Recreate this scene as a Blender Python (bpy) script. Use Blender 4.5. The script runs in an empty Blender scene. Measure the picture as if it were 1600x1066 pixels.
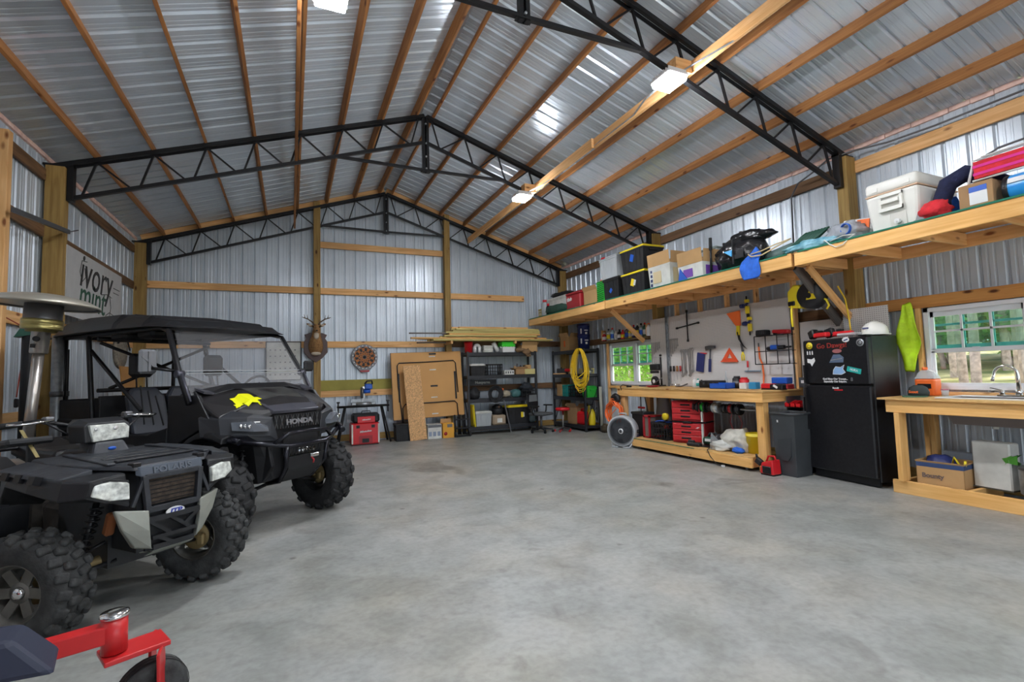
import bpy, bmesh, math, random
from mathutils import Matrix, Vector, noise
R = math.radians
SC = bpy.context.scene
COL = SC.collection
random.seed(7)

# ---------------------------------------------------------------- camera, world, exposure
def cam():
    yaw, pitch, roll = 0.4212, 0.0655, -0.0282
    f = Vector((math.sin(yaw)*math.cos(pitch), math.cos(yaw)*math.cos(pitch), math.sin(pitch)))
    r = Vector((math.cos(yaw), -math.sin(yaw), 0)); u = r.cross(f)
    r2 = r*math.cos(roll) + u*math.sin(roll); u2 = u*math.cos(roll) - r*math.sin(roll)
    c = bpy.data.cameras.new('camera'); o = bpy.data.objects.new('camera', c); COL.objects.link(o)
    m = Matrix((r2, u2, -f)).transposed().to_4x4(); m.translation = (-2.0093, 0, 1.42)
    o.matrix_world = m
    c.sensor_width = 36; c.lens = 771.16/1600*36; c.clip_start = 0.05; c.clip_end = 300
    SC.camera = o
cam()
SC.view_settings.view_transform = 'Standard'; SC.view_settings.look = 'None'
SC.view_settings.gamma = 1; SC.view_settings.use_curve_mapping = False
SC.view_settings.exposure = 0.9
w = bpy.data.worlds.new('world'); SC.world = w; w.use_nodes = True
nt = w.node_tree; bg = nt.nodes['Background']
sky = nt.nodes.new('ShaderNodeTexSky'); sky.sky_type = 'HOSEK_WILKIE'; sky.turbidity = 4
sky.sun_direction = Vector((0.5, 0.35, 0.8)).normalized(); sky.ground_albedo = 0.3
mx = nt.nodes.new('ShaderNodeMixRGB'); mx.inputs[0].default_value = 0.55; mx.inputs[2].default_value = (0.75, 0.82, 0.9, 1)
nt.links.new(sky.outputs[0], mx.inputs[1]); nt.links.new(mx.outputs[0], bg.inputs[0])
bg.inputs[1].default_value = 3.2
def area(name, loc, size, rot, portal=True, power=0, color=(1,1,1)):
    l = bpy.data.lights.new(name, 'AREA'); l.shape = 'RECTANGLE'; l.size, l.size_y = size
    l.energy = power; l.color = color
    if portal: l.cycles.is_portal = True
    o = bpy.data.objects.new(name, l); COL.objects.link(o); o.location = loc; o.rotation_euler = rot
    return o
DOORS = [(-0.9, 4.3, 3.1)]           # open garage doors in the front wall: x0, x1, height
FY = -3.55                                             # front wall
for x0, x1, hh in DOORS:
    area('portal', ((x0+x1)/2, FY-0.02, hh/2), (x1-x0, hh), (R(90), 0, 0))
for y0, y1 in ((7.72, 9.55), (1.45, 3.25)):
    area('portal', (4.97, (y0+y1)/2, 1.57), (0.9, y1-y0), (0, R(90), 0))
s = bpy.data.lights.new('sun', 'SUN'); s.energy = 5.0; s.angle = R(3); s.color = (1, .95, .85)
so = bpy.data.objects.new('sun', s); COL.objects.link(so)
so.rotation_euler = Vector((0.15, -0.35, 0.9)).to_track_quat('Z', 'Y').to_euler()

# ---------------------------------------------------------------- materials
MC = {}
def mat(name, col, rough=.6, metal=0, spec=.5, noise_=0, nscale=8, bump=0, alpha=1, trans=0, emit=0, coat=0, bscale=None, col2=None):
    if name in MC: return MC[name]
    m = bpy.data.materials.new(name); m.use_nodes = True; MC[name] = m
    nt = m.node_tree; b = nt.nodes['Principled BSDF']
    c = tuple(col)+(1,)
    b.inputs['Base Color'].default_value = c; b.inputs['Roughness'].default_value = rough
    b.inputs['Metallic'].default_value = metal; b.inputs['Specular IOR Level'].default_value = spec
    b.inputs['Coat Weight'].default_value = coat
    if alpha < 1: b.inputs['Alpha'].default_value = alpha
    if trans: b.inputs['Transmission Weight'].default_value = trans
    if emit:
        b.inputs['Emission Color'].default_value = c; b.inputs['Emission Strength'].default_value = emit
    if noise_ or bump or col2:
        tc = nt.nodes.new('ShaderNodeTexCoord'); n = nt.nodes.new('ShaderNodeTexNoise')
        n.inputs['Scale'].default_value = nscale; n.inputs['Detail'].default_value = 6
        nt.links.new(tc.outputs['Object'], n.inputs['Vector'])
        r = nt.nodes.new('ShaderNodeValToRGB'); k = noise_ or .15
        e = r.color_ramp.elements; e[0].position = .3; e[1].position = .7
        e[0].color = tuple(v*(1-k) for v in col)+(1,)
        e[1].color = (tuple(col2) if col2 else tuple(min(1, v*(1+k)) for v in col))+(1,)
        nt.links.new(n.outputs['Fac'], r.inputs[0]); nt.links.new(r.outputs[0], b.inputs['Base Color'])
        if bump:
            n2 = nt.nodes.new('ShaderNodeTexNoise'); n2.inputs['Scale'].default_value = bscale or nscale*3
            n2.inputs['Detail'].default_value = 4
            nt.links.new(tc.outputs['Object'], n2.inputs['Vector'])
            bp = nt.nodes.new('ShaderNodeBump'); bp.inputs['Strength'].default_value = bump; bp.inputs['Distance'].default_value = .02
            nt.links.new(n2.outputs['Fac'], bp.inputs['Height']); nt.links.new(bp.outputs[0], b.inputs['Normal'])
    return m

def wood(name, light, dark, knots=.5, rough=.62, axis=0, sc=1.0, stain=None):
    """boards are modelled with their length along local X; grain runs along it"""
    if name in MC: return MC[name]
    m = bpy.data.materials.new(name); m.use_nodes = True; MC[name] = m
    nt = m.node_tree; L = nt.links.new; b = nt.nodes['Principled BSDF']; b.inputs['Roughness'].default_value = rough
    b.inputs['Specular IOR Level'].default_value = .3
    tc = nt.nodes.new('ShaderNodeTexCoord'); oi = nt.nodes.new('ShaderNodeObjectInfo')
    ad = nt.nodes.new('ShaderNodeVectorMath'); ad.operation = 'MULTIPLY_ADD'
    cv = nt.nodes.new('ShaderNodeCombineXYZ')
    for i in range(3): L(oi.outputs['Random'], cv.inputs[i])
    ad.inputs[1].default_value = (37, 17, 11); L(cv.outputs[0], ad.inputs[0]); L(tc.outputs['Object'], ad.inputs[2])
    mp = nt.nodes.new('ShaderNodeMapping'); s = [9*sc, 9*sc, 9*sc]; s[axis] = .55*sc; mp.inputs['Scale'].default_value = s
    L(ad.outputs[0], mp.inputs[0])
    n = nt.nodes.new('ShaderNodeTexNoise'); n.inputs['Scale'].default_value = 3.2; n.inputs['Detail'].default_value = 5; n.inputs['Distortion'].default_value = .6
    L(mp.outputs[0], n.inputs['Vector'])
    r = nt.nodes.new('ShaderNodeValToRGB'); e = r.color_ramp.elements; e[0].position = .32; e[1].position = .66
    e[0].color = tuple(dark)+(1,); e[1].color = tuple(light)+(1,); L(n.outputs['Fac'], r.inputs[0])
    # large patches, board to board tone
    n2 = nt.nodes.new('ShaderNodeTexNoise'); n2.inputs['Scale'].default_value = .9; L(ad.outputs[0], n2.inputs['Vector'])
    hs = nt.nodes.new('ShaderNodeHueSaturation'); mr = nt.nodes.new('ShaderNodeMapRange')
    mr.inputs[1].default_value = .3; mr.inputs[2].default_value = .7; mr.inputs[3].default_value = .78; mr.inputs[4].default_value = 1.18
    L(n2.outputs['Fac'], mr.inputs[0]); L(mr.outputs[0], hs.inputs['Value']); L(r.outputs[0], hs.inputs['Color'])
    # knots
    mp2 = nt.nodes.new('ShaderNodeMapping'); s2 = [8*sc]*3; s2[axis] = 3.3*sc; mp2.inputs['Scale'].default_value = s2; L(ad.outputs[0], mp2.inputs[0])
    v = nt.nodes.new('ShaderNodeTexVoronoi'); v.inputs['Scale'].default_value = .8; v.inputs['Randomness'].default_value = 1; L(mp2.outputs[0], v.inputs['Vector'])
    rk = nt.nodes.new('ShaderNodeValToRGB'); ek = rk.color_ramp.elements; ek[0].position = .07; ek[1].position = .16
    k = 1-knots; ek[0].color = (k*.6, k*.35, k*.25, 1); ek[1].color = (1, 1, 1, 1); L(v.outputs['Distance'], rk.inputs[0])
    mu = nt.nodes.new('ShaderNodeMixRGB'); mu.blend_type = 'MULTIPLY'; mu.inputs[0].default_value = 1
    L(hs.outputs[0], mu.inputs[1]); L(rk.outputs[0], mu.inputs[2]); out = mu.outputs[0]
    L(out, b.inputs['Base Color'])
    bp = nt.nodes.new('ShaderNodeBump'); bp.inputs['Strength'].default_value = .25; bp.inputs['Distance'].default_value = .004
    L(n.outputs['Fac'], bp.inputs['Height']); L(bp.outputs[0], b.inputs['Normal'])
    return m

PINE = wood('pine', (.86, .52, .24), (.70, .36, .13))
PINED = wood('pine_purlin', (.45, .20, .065), (.30, .12, .04))
PINEL = wood('pine_pale', (.84, .50, .19), (.70, .37, .11), .45)
TREAT = wood('treated_post', (.40, .26, .085), (.27, .16, .05), .6)
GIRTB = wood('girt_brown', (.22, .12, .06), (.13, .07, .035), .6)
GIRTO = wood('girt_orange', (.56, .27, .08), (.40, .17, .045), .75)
LUMB = wood('treated_lumber', (.62, .52, .20), (.48, .38, .13), .3)
GREYW = wood('grey_wood', (.17, .15, .14), (.10, .09, .085), .3)
OSB = mat('osb', (.66, .38, .17), .75, noise_=.35, nscale=38, bump=.4)
PLY = mat('ply_green', (.36, .31, .07), .8, noise_=.12, nscale=5)
CHIP = wood('bench_ply', (.68, .42, .17), (.56, .33, .12), .15, sc=.5)
BLK = mat('black_steel', (.012, .012, .014), .42, metal=.3)
BPL = mat('black_plastic', (.011, .0115, .014), .42, noise_=.3, nscale=6, spec=.4)
BPLM = mat('black_plastic_matt', (.014, .014, .016), .6, noise_=.35, nscale=9, spec=.4)
DGR = mat('dark_grey_plastic', (.05, .053, .06), .55, noise_=.2, nscale=5)
SHEEN = mat('satin_grey', (.13, .13, .145), .3, metal=.5)
RUB = mat('rubber', (.018, .018, .019), .78, noise_=.5, nscale=14, bump=.3)
RUBD = mat('rubber_dusty', (.036, .037, .037), .85, noise_=.5, nscale=16, bump=.3)
CHR = mat('chrome', (.75, .75, .76), .15, metal=1)
STEEL = mat('steel', (.45, .46, .47), .35, metal=.9, noise_=.2)
STEELD = mat('steel_dark', (.16, .16, .17), .45, metal=.8)
GALV = mat('galvanised', (.36, .38, .40), .42, metal=.7, noise_=.2, nscale=20)
WHT = mat('white_plastic', (.72, .72, .72), .4)
WHTD = mat('white_worn', (.62, .62, .58), .5, noise_=.2, nscale=4)
WPAINT = mat('white_vinyl', (.75, .76, .80), .4)
YEL = mat('yellow_plastic', (.80, .62, .02), .4)
YELR = mat('yellow_rubber', (.83, .55, .02), .5)
RED = mat('red_plastic', (.60, .012, .018), .35)
REDD = mat('red_dark', (.36, .015, .022), .42)
ORG = mat('orange_plastic', (.90, .17, .03), .4)
GRN = mat('green_plastic', (.03, .50, .05), .4)
DGN = mat('dark_green', (.015, .075, .05), .4)
TEAL = mat('teal_plastic', (.02, .38, .34), .4)
BLU = mat('blue_plastic', (.015, .10, .50), .4)
BLUD = mat('blue_dark', (.02, .03, .13), .45)
NAVY = mat('navy_cloth', (.010, .014, .05), .9, noise_=.3, nscale=20, bump=.4)
BLUC = mat('blue_cloth', (.02, .12, .55), .85, noise_=.2, nscale=14, bump=.4)
REDC = mat('red_cloth', (.60, .02, .03), .85, noise_=.2, nscale=14, bump=.4)
CARD = mat('cardboard', (.50, .30, .13), .85, noise_=.1, nscale=3)
CARDD = mat('cardboard_dark', (.36, .21, .10), .85, noise_=.15, nscale=3)
CLR = mat('clear_plastic', (.62, .66, .68), .3, alpha=.55)
BAG = mat('black_bag', (.012, .012, .014), .18, bump=.9, nscale=5, bscale=9)
def paint(n, c, r=.5): return mat(n, c, r)

# ---------------------------------------------------------------- object helpers
def wmat(o):
    m = Matrix.Identity(4)
    while o is not None:
        m = o.matrix_basis @ m; o = o.parent
    return m
def tag(o, label=None, cat=None, group=None, kind=None):
    if label: o['label'] = label
    if cat: o['category'] = cat
    if group: o['group'] = group
    if kind: o['kind'] = kind
    return o
def thing(name, label, cat, loc=(0, 0, 0), rz=0, group=None):
    o = bpy.data.objects.new(name, None); COL.objects.link(o); o.empty_display_size = .1
    o.location = loc; o.rotation_euler = (0, 0, R(rz)); return tag(o, label, cat, group)
def empty(name, parent):
    o = bpy.data.objects.new(name, None); COL.objects.link(o); o.parent = parent; o.empty_display_size = .05
    return o
def struct(name, loc=(0, 0, 0)):
    o = bpy.data.objects.new(name, None); COL.objects.link(o); o.location = loc; o['kind'] = 'structure'
    return o
def dup(root, loc=None, rz=None, label=None, group=None):
    def cp(o, par):
        c = o.copy(); COL.objects.link(c); c.parent = par
        for ch in list(o.children): cp(ch, c)
        return c
    r = cp(root, None)
    if loc is not None: r.location = loc
    if rz is not None: r.rotation_euler = (0, 0, R(rz))
    if label: r['label'] = label
    if group: r['group'] = group
    return r

class MB:
    def __init__(s): s.bm = bmesh.new(); s.mats = []; s.mi = 0; s.M = Matrix.Identity(4)
    def use(s, m):
        if m not in s.mats: s.mats.append(m)
        s.mi = s.mats.index(m); return s
    def _fin(s, verts, faces=None):
        fs = set(faces or ())
        for v in verts:
            for f in v.link_faces: fs.add(f)
        for f in fs: f.material_index = s.mi
    def faces(s, vs, fs, smooth=False):
        bv = [s.bm.verts.new(s.M @ Vector(v)) for v in vs]
        for f in fs:
            try: q = s.bm.faces.new([bv[i] for i in f]); q.material_index = s.mi; q.smooth = smooth
            except ValueError: pass
        return s
    def box(s, c, d, rot=None, bev=0, taper=1, seg=1):
        m = Matrix.Translation(c)
        if rot: m = m @ (rot if isinstance(rot, Matrix) else Matrix.Rotation(R(rot[2]), 4, 'Z') @ Matrix.Rotation(R(rot[1]), 4, 'Y') @ Matrix.Rotation(R(rot[0]), 4, 'X'))
        r = bmesh.ops.create_cube(s.bm, size=1)
        vs = r['verts']
        for v in vs:
            v.co = Vector((v.co.x*d[0], v.co.y*d[1], v.co.z*d[2]))
            if taper != 1 and v.co.z < 0: v.co.x *= taper; v.co.y *= taper
        if bev:
            es = list({e for v in vs for e in v.link_edges})
            rr = bmesh.ops.bevel(s.bm, geom=es, offset=bev, segments=seg, affect='EDGES', profile=.5)
            vs = list({v for f in rr['faces'] for v in f.verts} | {v for v in vs if v.is_valid})
            fs = {f for v in vs for f in v.link_faces}
            if seg > 1:
                for f in fs: f.smooth = True
        for v in vs: v.co = s.M @ m @ v.co
        s._fin(vs); return s
    def b2(s, a, b, **k):
        return s.box([(p+q)/2 for p, q in zip(a, b)], [abs(q-p) for p, q in zip(a, b)], **k)
    def bar(s, p, q, w, t, up=(0, 0, 1), bev=0):
        p, q = Vector(p), Vector(q); d = q-p; L = d.length; x = d.normalized(); u = Vector(up)
        y = u.cross(x)
        if y.length < 1e-4: y = Vector((0, 1, 0)).cross(x)
        if y.length < 1e-4: y = Vector((1, 0, 0))
        y.normalize(); z = x.cross(y); m = Matrix((x, y, z)).transposed().to_4x4()
        return s.box((p+q)/2, (L, w, t), rot=m, bev=bev)
    def tube(s, pts, r, n=8, closed=False, cap=True, smooth=True):
        pts = [Vector(p) for p in pts]; rr = r if isinstance(r, (list, tuple)) else [r]*len(pts)
        rings = []; prev = None
        for i, p in enumerate(pts):
            if closed: t = pts[(i+1) % len(pts)]-pts[i-1]
            else: t = pts[min(i+1, len(pts)-1)]-pts[max(i-1, 0)]
            if t.length < 1e-9: t = Vector((0, 0, 1))
            t.normalize()
            if prev is None: a = Vector((0, 0, 1)) if abs(t.z) < .9 else Vector((1, 0, 0))
            else: a = prev
            y = a-t*a.dot(t)
            if y.length < 1e-6: y = t.orthogonal()
            y.normalize(); prev = y; z = t.cross(y)
            rings.append([s.bm.verts.new(s.M @ (p+(y*math.cos(2*math.pi*k/n)+z*math.sin(2*math.pi*k/n))*rr[i])) for k in range(n)])
        m = len(rings)
        for i in range(m if closed else m-1):
            A, B = rings[i], rings[(i+1) % m]
            for k in range(n):
                f = s.bm.faces.new((A[k], A[(k+1) % n], B[(k+1) % n], B[k])); f.smooth = smooth; f.material_index = s.mi
        if cap and not closed:
            for ring, rev in ((rings[0], True), (rings[-1], False)):
                f = s.bm.faces.new(ring[::-1] if rev else ring); f.material_index = s.mi
        return s
    def cyl(s, p, q, r, r2=None, n=16): return s.tube([p, q], [r, r if r2 is None else r2], n)
    def lathe(s, prof, c=(0, 0, 0), axis='Z', n=24, smooth=True, cap=True):
        """prof: (radius, height) pairs"""
        c = Vector(c); rings = []
        for (rad, hh) in prof:
            ring = []
            for k in range(n):
                a = 2*math.pi*k/n; u, v = math.cos(a)*rad, math.sin(a)*rad
                co = {'Z': (u, v, hh), 'X': (hh, u, v), 'Y': (v, hh, u)}[axis]
                ring.append(s.bm.verts.new(s.M @ (c+Vector(co))))
            rings.append(ring)
        for A, B in zip(rings, rings[1:]):
            for k in range(n):
                f = s.bm.faces.new((A[k], A[(k+1) % n], B[(k+1) % n], B[k])); f.smooth = smooth; f.material_index = s.mi
        for ring, rev, (rad, hh) in ((rings[0], True, prof[0]), (rings[-1], False, prof[-1])):
            if rad > 1e-5 and cap:
                f = s.bm.faces.new(ring[::-1] if rev else ring); f.material_index = s.mi
        return s
    def prism(s, poly, lo, hi, axis='Z', smooth=False):
        """poly: 2-D outline; axis Z: (x,y) X: (y,z) Y: (x,z)"""
        def P(a, b, t): return {'Z': (a, b, t), 'X': (t, a, b), 'Y': (a, t, b)}[axis]
        n = len(poly); vs = [P(a, b, lo) for a, b in poly]+[P(a, b, hi) for a, b in poly]
        fs = [list(range(n))[::-1], list(range(n, 2*n))]+[(i, (i+1) % n, n+(i+1) % n, n+i) for i in range(n)]
        return s.faces(vs, fs, smooth)
    def loft(s, rings, cap=True, smooth=False, closed=True):
        n = len(rings[0]); vs = [v for r in rings for v in r]; fs = []
        for i in range(len(rings)-1):
            for k in range(n if closed else n-1):
                a = i*n+k; b = i*n+(k+1) % n; fs.append((a, b, b+n, a+n))
        if cap: fs += [list(range(n))[::-1], [len(vs)-n+k for k in range(n)]]
        return s.faces(vs, fs, smooth)
    def ball(s, c, r, n=12, m=8, nz=0, seed=0):
        r = r if isinstance(r, (tuple, list)) else (r, r, r); st = len(s.bm.verts); c = Vector(c)
        rr = bmesh.ops.create_uvsphere(s.bm, u_segments=n, v_segments=m, radius=1)
        for v in rr['verts']:
            k = 1+(nz*noise.noise(v.co*2.3+Vector((seed*3.1, seed, 7))) if nz else 0)
            v.co = s.M @ (c+Vector((v.co.x*r[0]*k, v.co.y*r[1]*k, v.co.z*r[2]*k)))
        for f in {f for v in rr['verts'] for f in v.link_faces}: f.smooth = True; f.material_index = s.mi
        return s
    def build(s, name, m=None, parent=None, world=False, bevel=0, sub=0):
        if not s.mats: s.mats = [m or BPL]
        elif m: s.mats = [m]
        bmesh.ops.recalc_face_normals(s.bm, faces=s.bm.faces)
        me = bpy.data.meshes.new(name)
        if world and parent is not None: s.bm.transform(wmat(parent).inverted())
        s.bm.to_mesh(me); s.bm.free()
        for x in s.mats: me.materials.append(x)
        o = bpy.data.objects.new(name, me); COL.objects.link(o)
        if parent is not None: o.parent = parent
        if bevel:
            b = o.modifiers.new('b', 'BEVEL'); b.width = bevel; b.segments = 2; b.limit_method = 'ANGLE'; b.angle_limit = R(40)
        if sub:
            b = o.modifiers.new('s', 'SUBSURF'); b.levels = sub; b.render_levels = sub
        return o
def mk(name, m, parent, fn, **k):
    b = MB(); fn(b); return b.build(name, m, parent, **k)
def top(o, label, cat, group=None, kind=None, base=None):
    """tag a single-mesh thing built in world coordinates and move its origin to its base"""
    tag(o, label, cat, group, kind)
    if o.type == 'MESH':
        c = Vector(base) if base else None
        if c is None:
            vs = [v.co for v in o.data.vertices]
            c = Vector(((min(v.x for v in vs)+max(v.x for v in vs))/2, (min(v.y for v in vs)+max(v.y for v in vs))/2, min(v.z for v in vs)))
        o.data.transform(Matrix.Translation(-c)); o.location = o.location+c
    return o
_bc = {}
def board(name, p, q, w, t, m, parent=None, up=(0, 0, 1), world=True):
    """a plank of its own: length along local X, w across (horizontal), t along 'up'"""
    p, q = Vector(p), Vector(q); d = q-p; L = d.length; x = d.normalized(); u = Vector(up)
    y = u.cross(x)
    if y.length < 1e-4: y = Vector((0, 1, 0)).cross(x)
    y.normalize(); z = x.cross(y); mm = Matrix((x, y, z)).transposed().to_4x4(); mm.translation = (p+q)/2
    key = (round(L, 3), round(w, 3), round(t, 3), m.name)
    if key not in _bc:
        b = MB(); b.box((0, 0, 0), (L, w, t), bev=min(.004, t*.2, w*.2)); o = b.build(name, m); _bc[key] = o.data
    else:
        o = bpy.data.objects.new(name, _bc[key]); COL.objects.link(o)
    o.parent = parent
    o.matrix_basis = (wmat(parent).inverted() @ mm) if (parent is not None and world) else mm
    return o
_font = {}
def text(name, s, size, m, parent, mtx, depth=.001, shear=0, align='CENTER', sx=1, bold=0):
    """raised lettering as a mesh; mtx places it (text plane is local XY)"""
    c = bpy.data.curves.new(name, 'FONT'); c.body = s; c.size = size; c.extrude = depth; c.align_x = align; c.align_y = 'CENTER'; c.shear = shear
    c.offset = bold; c.resolution_u = 3
    t = bpy.data.objects.new(name, c); COL.objects.link(t)
    dg = bpy.context.evaluated_depsgraph_get(); dg.update()
    me = bpy.data.meshes.new_from_object(t.evaluated_get(dg)); bpy.data.objects.remove(t); bpy.data.curves.remove(c)
    me.materials.clear(); me.materials.append(m)
    o = bpy.data.objects.new(name, me); COL.objects.link(o); o.parent = parent
    me.transform(Matrix.Diagonal((sx, 1, 1, 1)))
    o.matrix_basis = mtx
    return o
def face_mtx(loc, right, up):
    x = Vector(right).normalized(); y = Vector(up); y = (y-x*y.dot(x)).normalized(); z = x.cross(y)
    m = Matrix((x, y, z)).transposed().to_4x4(); m.translation = loc; return m
def local(parent, mtx): return wmat(parent).inverted() @ mtx
def rr(a, b): return random.uniform(a, b)
def arcpts(c, r, a0, a1, n, plane='XZ', r2=None):
    o = []
    for i in range(n+1):
        a = R(a0+(a1-a0)*i/n); u, v = math.cos(a)*r, math.sin(a)*(r2 or r)
        o.append({'XZ': (c[0]+u, c[1], c[2]+v), 'YZ': (c[0], c[1]+u, c[2]+v), 'XY': (c[0]+u, c[1]+v, c[2])}[plane])
    return o
# ---------------------------------------------------------------- structure
W2 = 4.80; BY = 11.66; SL = .329; RZ = 5.69
def chord(x): return RZ-SL*abs(x)
def roofz(x): return RZ+.165-SL*abs(x)

def sheet_mat(name, base, rough, metal, spec=.5, streak=.12, bmp=.35):
    m = bpy.data.materials.new(name); m.use_nodes = True; nt = m.node_tree; L = nt.links.new; b = nt.nodes['Principled BSDF']
    b.inputs['Metallic'].default_value = metal; b.inputs['Roughness'].default_value = rough; b.inputs['Specular IOR Level'].default_value = spec
    tc = nt.nodes.new('ShaderNodeTexCoord'); n = nt.nodes.new('ShaderNodeTexNoise'); n.inputs['Scale'].default_value = 1.3; n.inputs['Detail'].default_value = 5
    L(tc.outputs['Object'], n.inputs['Vector']); r = nt.nodes.new('ShaderNodeValToRGB'); e = r.color_ramp.elements
    e[0].position = .3; e[1].position = .7; e[0].color = tuple(v*(1-streak) for v in base)+(1,); e[1].color = tuple(v*(1+streak) for v in base)+(1,)
    L(n.outputs['Fac'], r.inputs[0]); L(r.outputs[0], b.inputs['Base Color'])
    n2 = nt.nodes.new('ShaderNodeTexNoise'); n2.inputs['Scale'].default_value = 2.2; n2.inputs['Detail'].default_value = 2; L(tc.outputs['Object'], n2.inputs['Vector'])
    bp = nt.nodes.new('ShaderNodeBump'); bp.inputs['Strength'].default_value = bmp; bp.inputs['Distance'].default_value = .012
    L(n2.outputs['Fac'], bp.inputs['Height']); L(bp.outputs[0], b.inputs['Normal'])
    return m
WSH = sheet_mat('wall_sheet', (.56, .62, .69), .31, .22)
RSH = sheet_mat('roof_sheet', (.63, .70, .78), .24, .42, streak=.06, bmp=.12)

def concrete():
    m = bpy.data.materials.new('concrete'); m.use_nodes = True; nt = m.node_tree; L = nt.links.new; b = nt.nodes['Principled BSDF']
    N = nt.nodes.new; tc = N('ShaderNodeTexCoord')
    def nz(sc, det=6, dist=0, mp=None):
        n = N('ShaderNodeTexNoise'); n.inputs['Scale'].default_value = sc; n.inputs['Detail'].default_value = det; n.inputs['Distortion'].default_value = dist
        L(mp or tc.outputs['Object'], n.inputs['Vector']); return n.outputs['Fac']
    def ramp(i, a, ca, bb, cb):
        r = N('ShaderNodeValToRGB'); e = r.color_ramp.elements; e[0].position = a; e[1].position = bb; e[0].color = tuple(ca)+(1,); e[1].color = tuple(cb)+(1,); L(i, r.inputs[0]); return r.outputs[0]
    def mix(a, c, f, mode='MULTIPLY'):
        x = N('ShaderNodeMixRGB'); x.blend_type = mode
        if isinstance(f, float): x.inputs[0].default_value = f
        else: L(f, x.inputs[0])
        L(a, x.inputs[1])
        if isinstance(c, tuple): x.inputs[2].default_value = c+(1,)
        else: L(c, x.inputs[2])
        return x.outputs[0]
    c = ramp(nz(.45, 8, .4), .32, (.285, .295, .280), .68, (.37, .375, .365))
    c = mix(c, ramp(nz(2.6, 8, .8), .35, (.80, .80, .79), .6, (1.05, 1.05, 1.05)), 1.0)
    c = mix(c, ramp(nz(1.1, 4), .45, (1, 1, 1), .75, (1.08, 1.0, .90)), 1.0)            # warm tint areas
    c = mix(c, ramp(nz(22, 10, .3), .30, (.86, .86, .85), .62, (1.06, 1.06, 1.06)), .9)
    c = mix(c, ramp(nz(9, 8), .28, (.80, .79, .78), .46, (1, 1, 1)), .8)
    st = ramp(nz(.75, 9, 1.6), .30, (.55, .52, .50), .37, (1, 1, 1)); c = mix(c, st, .8)  # tyre and oil stains
    sp = N('ShaderNodeTexVoronoi'); sp.inputs['Scale'].default_value = 1.7; L(tc.outputs['Object'], sp.inputs['Vector'])
    c = mix(c, ramp(sp.outputs['Distance'], .025, (.25, .23, .22), .06, (1, 1, 1)), .7)
    L(c, b.inputs['Base Color'])
    L(ramp(nz(1.7, 6), .3, (.30,)*3, .7, (.52,)*3), b.inputs['Roughness']); b.inputs['Specular IOR Level'].default_value = .5
    bp = N('ShaderNodeBump'); bp.inputs['Strength'].default_value = .12; bp.inputs['Distance'].default_value = .01; L(nz(30, 4), bp.inputs['Height']); L(bp.outputs[0], b.inputs['Normal'])
    return m
o = MB().b2((-W2-.1, FY-.1, -.15), (W2+.1, BY+.1, 0)).build('floor', concrete()); o['kind'] = 'structure'

def profile(a, b):
    """offsets (t, d) of the sheet between a and b: trapezoid ribs every 0.2286, two shallow ones between"""
    P = .2286; pat = [(0, .023), (.012, .023), (.031, 0), (.092, 0), (.098, .0035), (.112, .0035), (.118, 0), (.152, 0), (.158, .0035), (.172, .0035), (.178, 0), (.2096, 0)]
    out = []; k = math.floor(a/P)
    while k*P < b:
        for t, d in pat:
            x = k*P+t
            if a < x < b: out.append((x, d))
        k += 1
    def at(x):
        t = x % P; pp = pat+[(P, .023)]
        for (t0, d0), (t1, d1) in zip(pp, pp[1:]):
            if t0 <= t <= t1: return d0+(d1-d0)*(t-t0)/(t1-t0)
        return 0
    return [(a, at(a))]+out+[(b, at(b))]
def sheets(parent, m, t0, t1, fn, cuts=(), name='wall_panel'):
    """fn(t, d, e) -> world point, e = 0 low edge, 1 high edge; cuts: (ta, tb, list of (e0,e1) callable bands)"""
    bounds = [t0]; x = t0
    while x < t1-.001:
        x = min(x+.9144, t1); bounds.append(x)
    for k, (a, b) in enumerate(zip(bounds, bounds[1:])):
        segs = sorted({a, b} | {c for cu in cuts for c in cu[:2] if a < c < b}); mb = MB(); any_ = False
        for u, v in zip(segs, segs[1:]):
            bands = [(0, 1)]
            for cu in cuts:
                if cu[0]-1e-6 <= u and v <= cu[1]+1e-6: bands = cu[2]
            for e0, e1 in bands:
                pr = profile(u-(.03 if u == a and a > t0 else 0), v); off = .0008*(k % 2)
                vs = [fn(t, d+off, e0) for t, d in pr]+[fn(t, d+off, e1) for t, d in pr]; n = len(pr)
                mb.faces(vs, [(i, i+1, n+i+1, n+i) for i in range(n-1)])
        mb.build(name, m, parent, world=True)
H0 = 4.27
wall_back = struct('wall_back', (0, BY, 0))
sheets(wall_back, WSH, -W2, W2, lambda t, d, e: (t, BY+d, e*(roofz(t)+.005)))
wall_left = struct('wall_left', (-W2, 4, 0))
sheets(wall_left, WSH, FY, BY, lambda t, d, e: (-W2-d, t, e*H0))
wall_right = struct('wall_right', (W2, 4, 0))
WINS = [(1.45, 3.29), (7.72, 9.58)]; WZ0, WZ1 = 1.10, 2.04
sheets(wall_right, WSH, FY, BY, lambda t, d, e: (W2+d, t, e*H0), [(a, b, [(0, WZ0/H0), (WZ1/H0, 1)]) for a, b in WINS])
wall_front = struct('wall_front', (0, FY, 0))
sheets(wall_front, WSH, -W2, W2, lambda t, d, e: (t, FY-d, e*(roofz(t)-.02)), [(a, b, [(hh/roofz((a+b)/2), 1)]) for a, b, hh in DOORS])
ceiling = struct('ceiling', (0, 4, RZ))
for sd in (-1, 1):
    sheets(ceiling, RSH, FY-.3, BY+.15, lambda t, d, e, sd=sd: (sd*e*(W2+.25), t, roofz(e*(W2+.25))+d), name='roof_panel')
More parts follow.
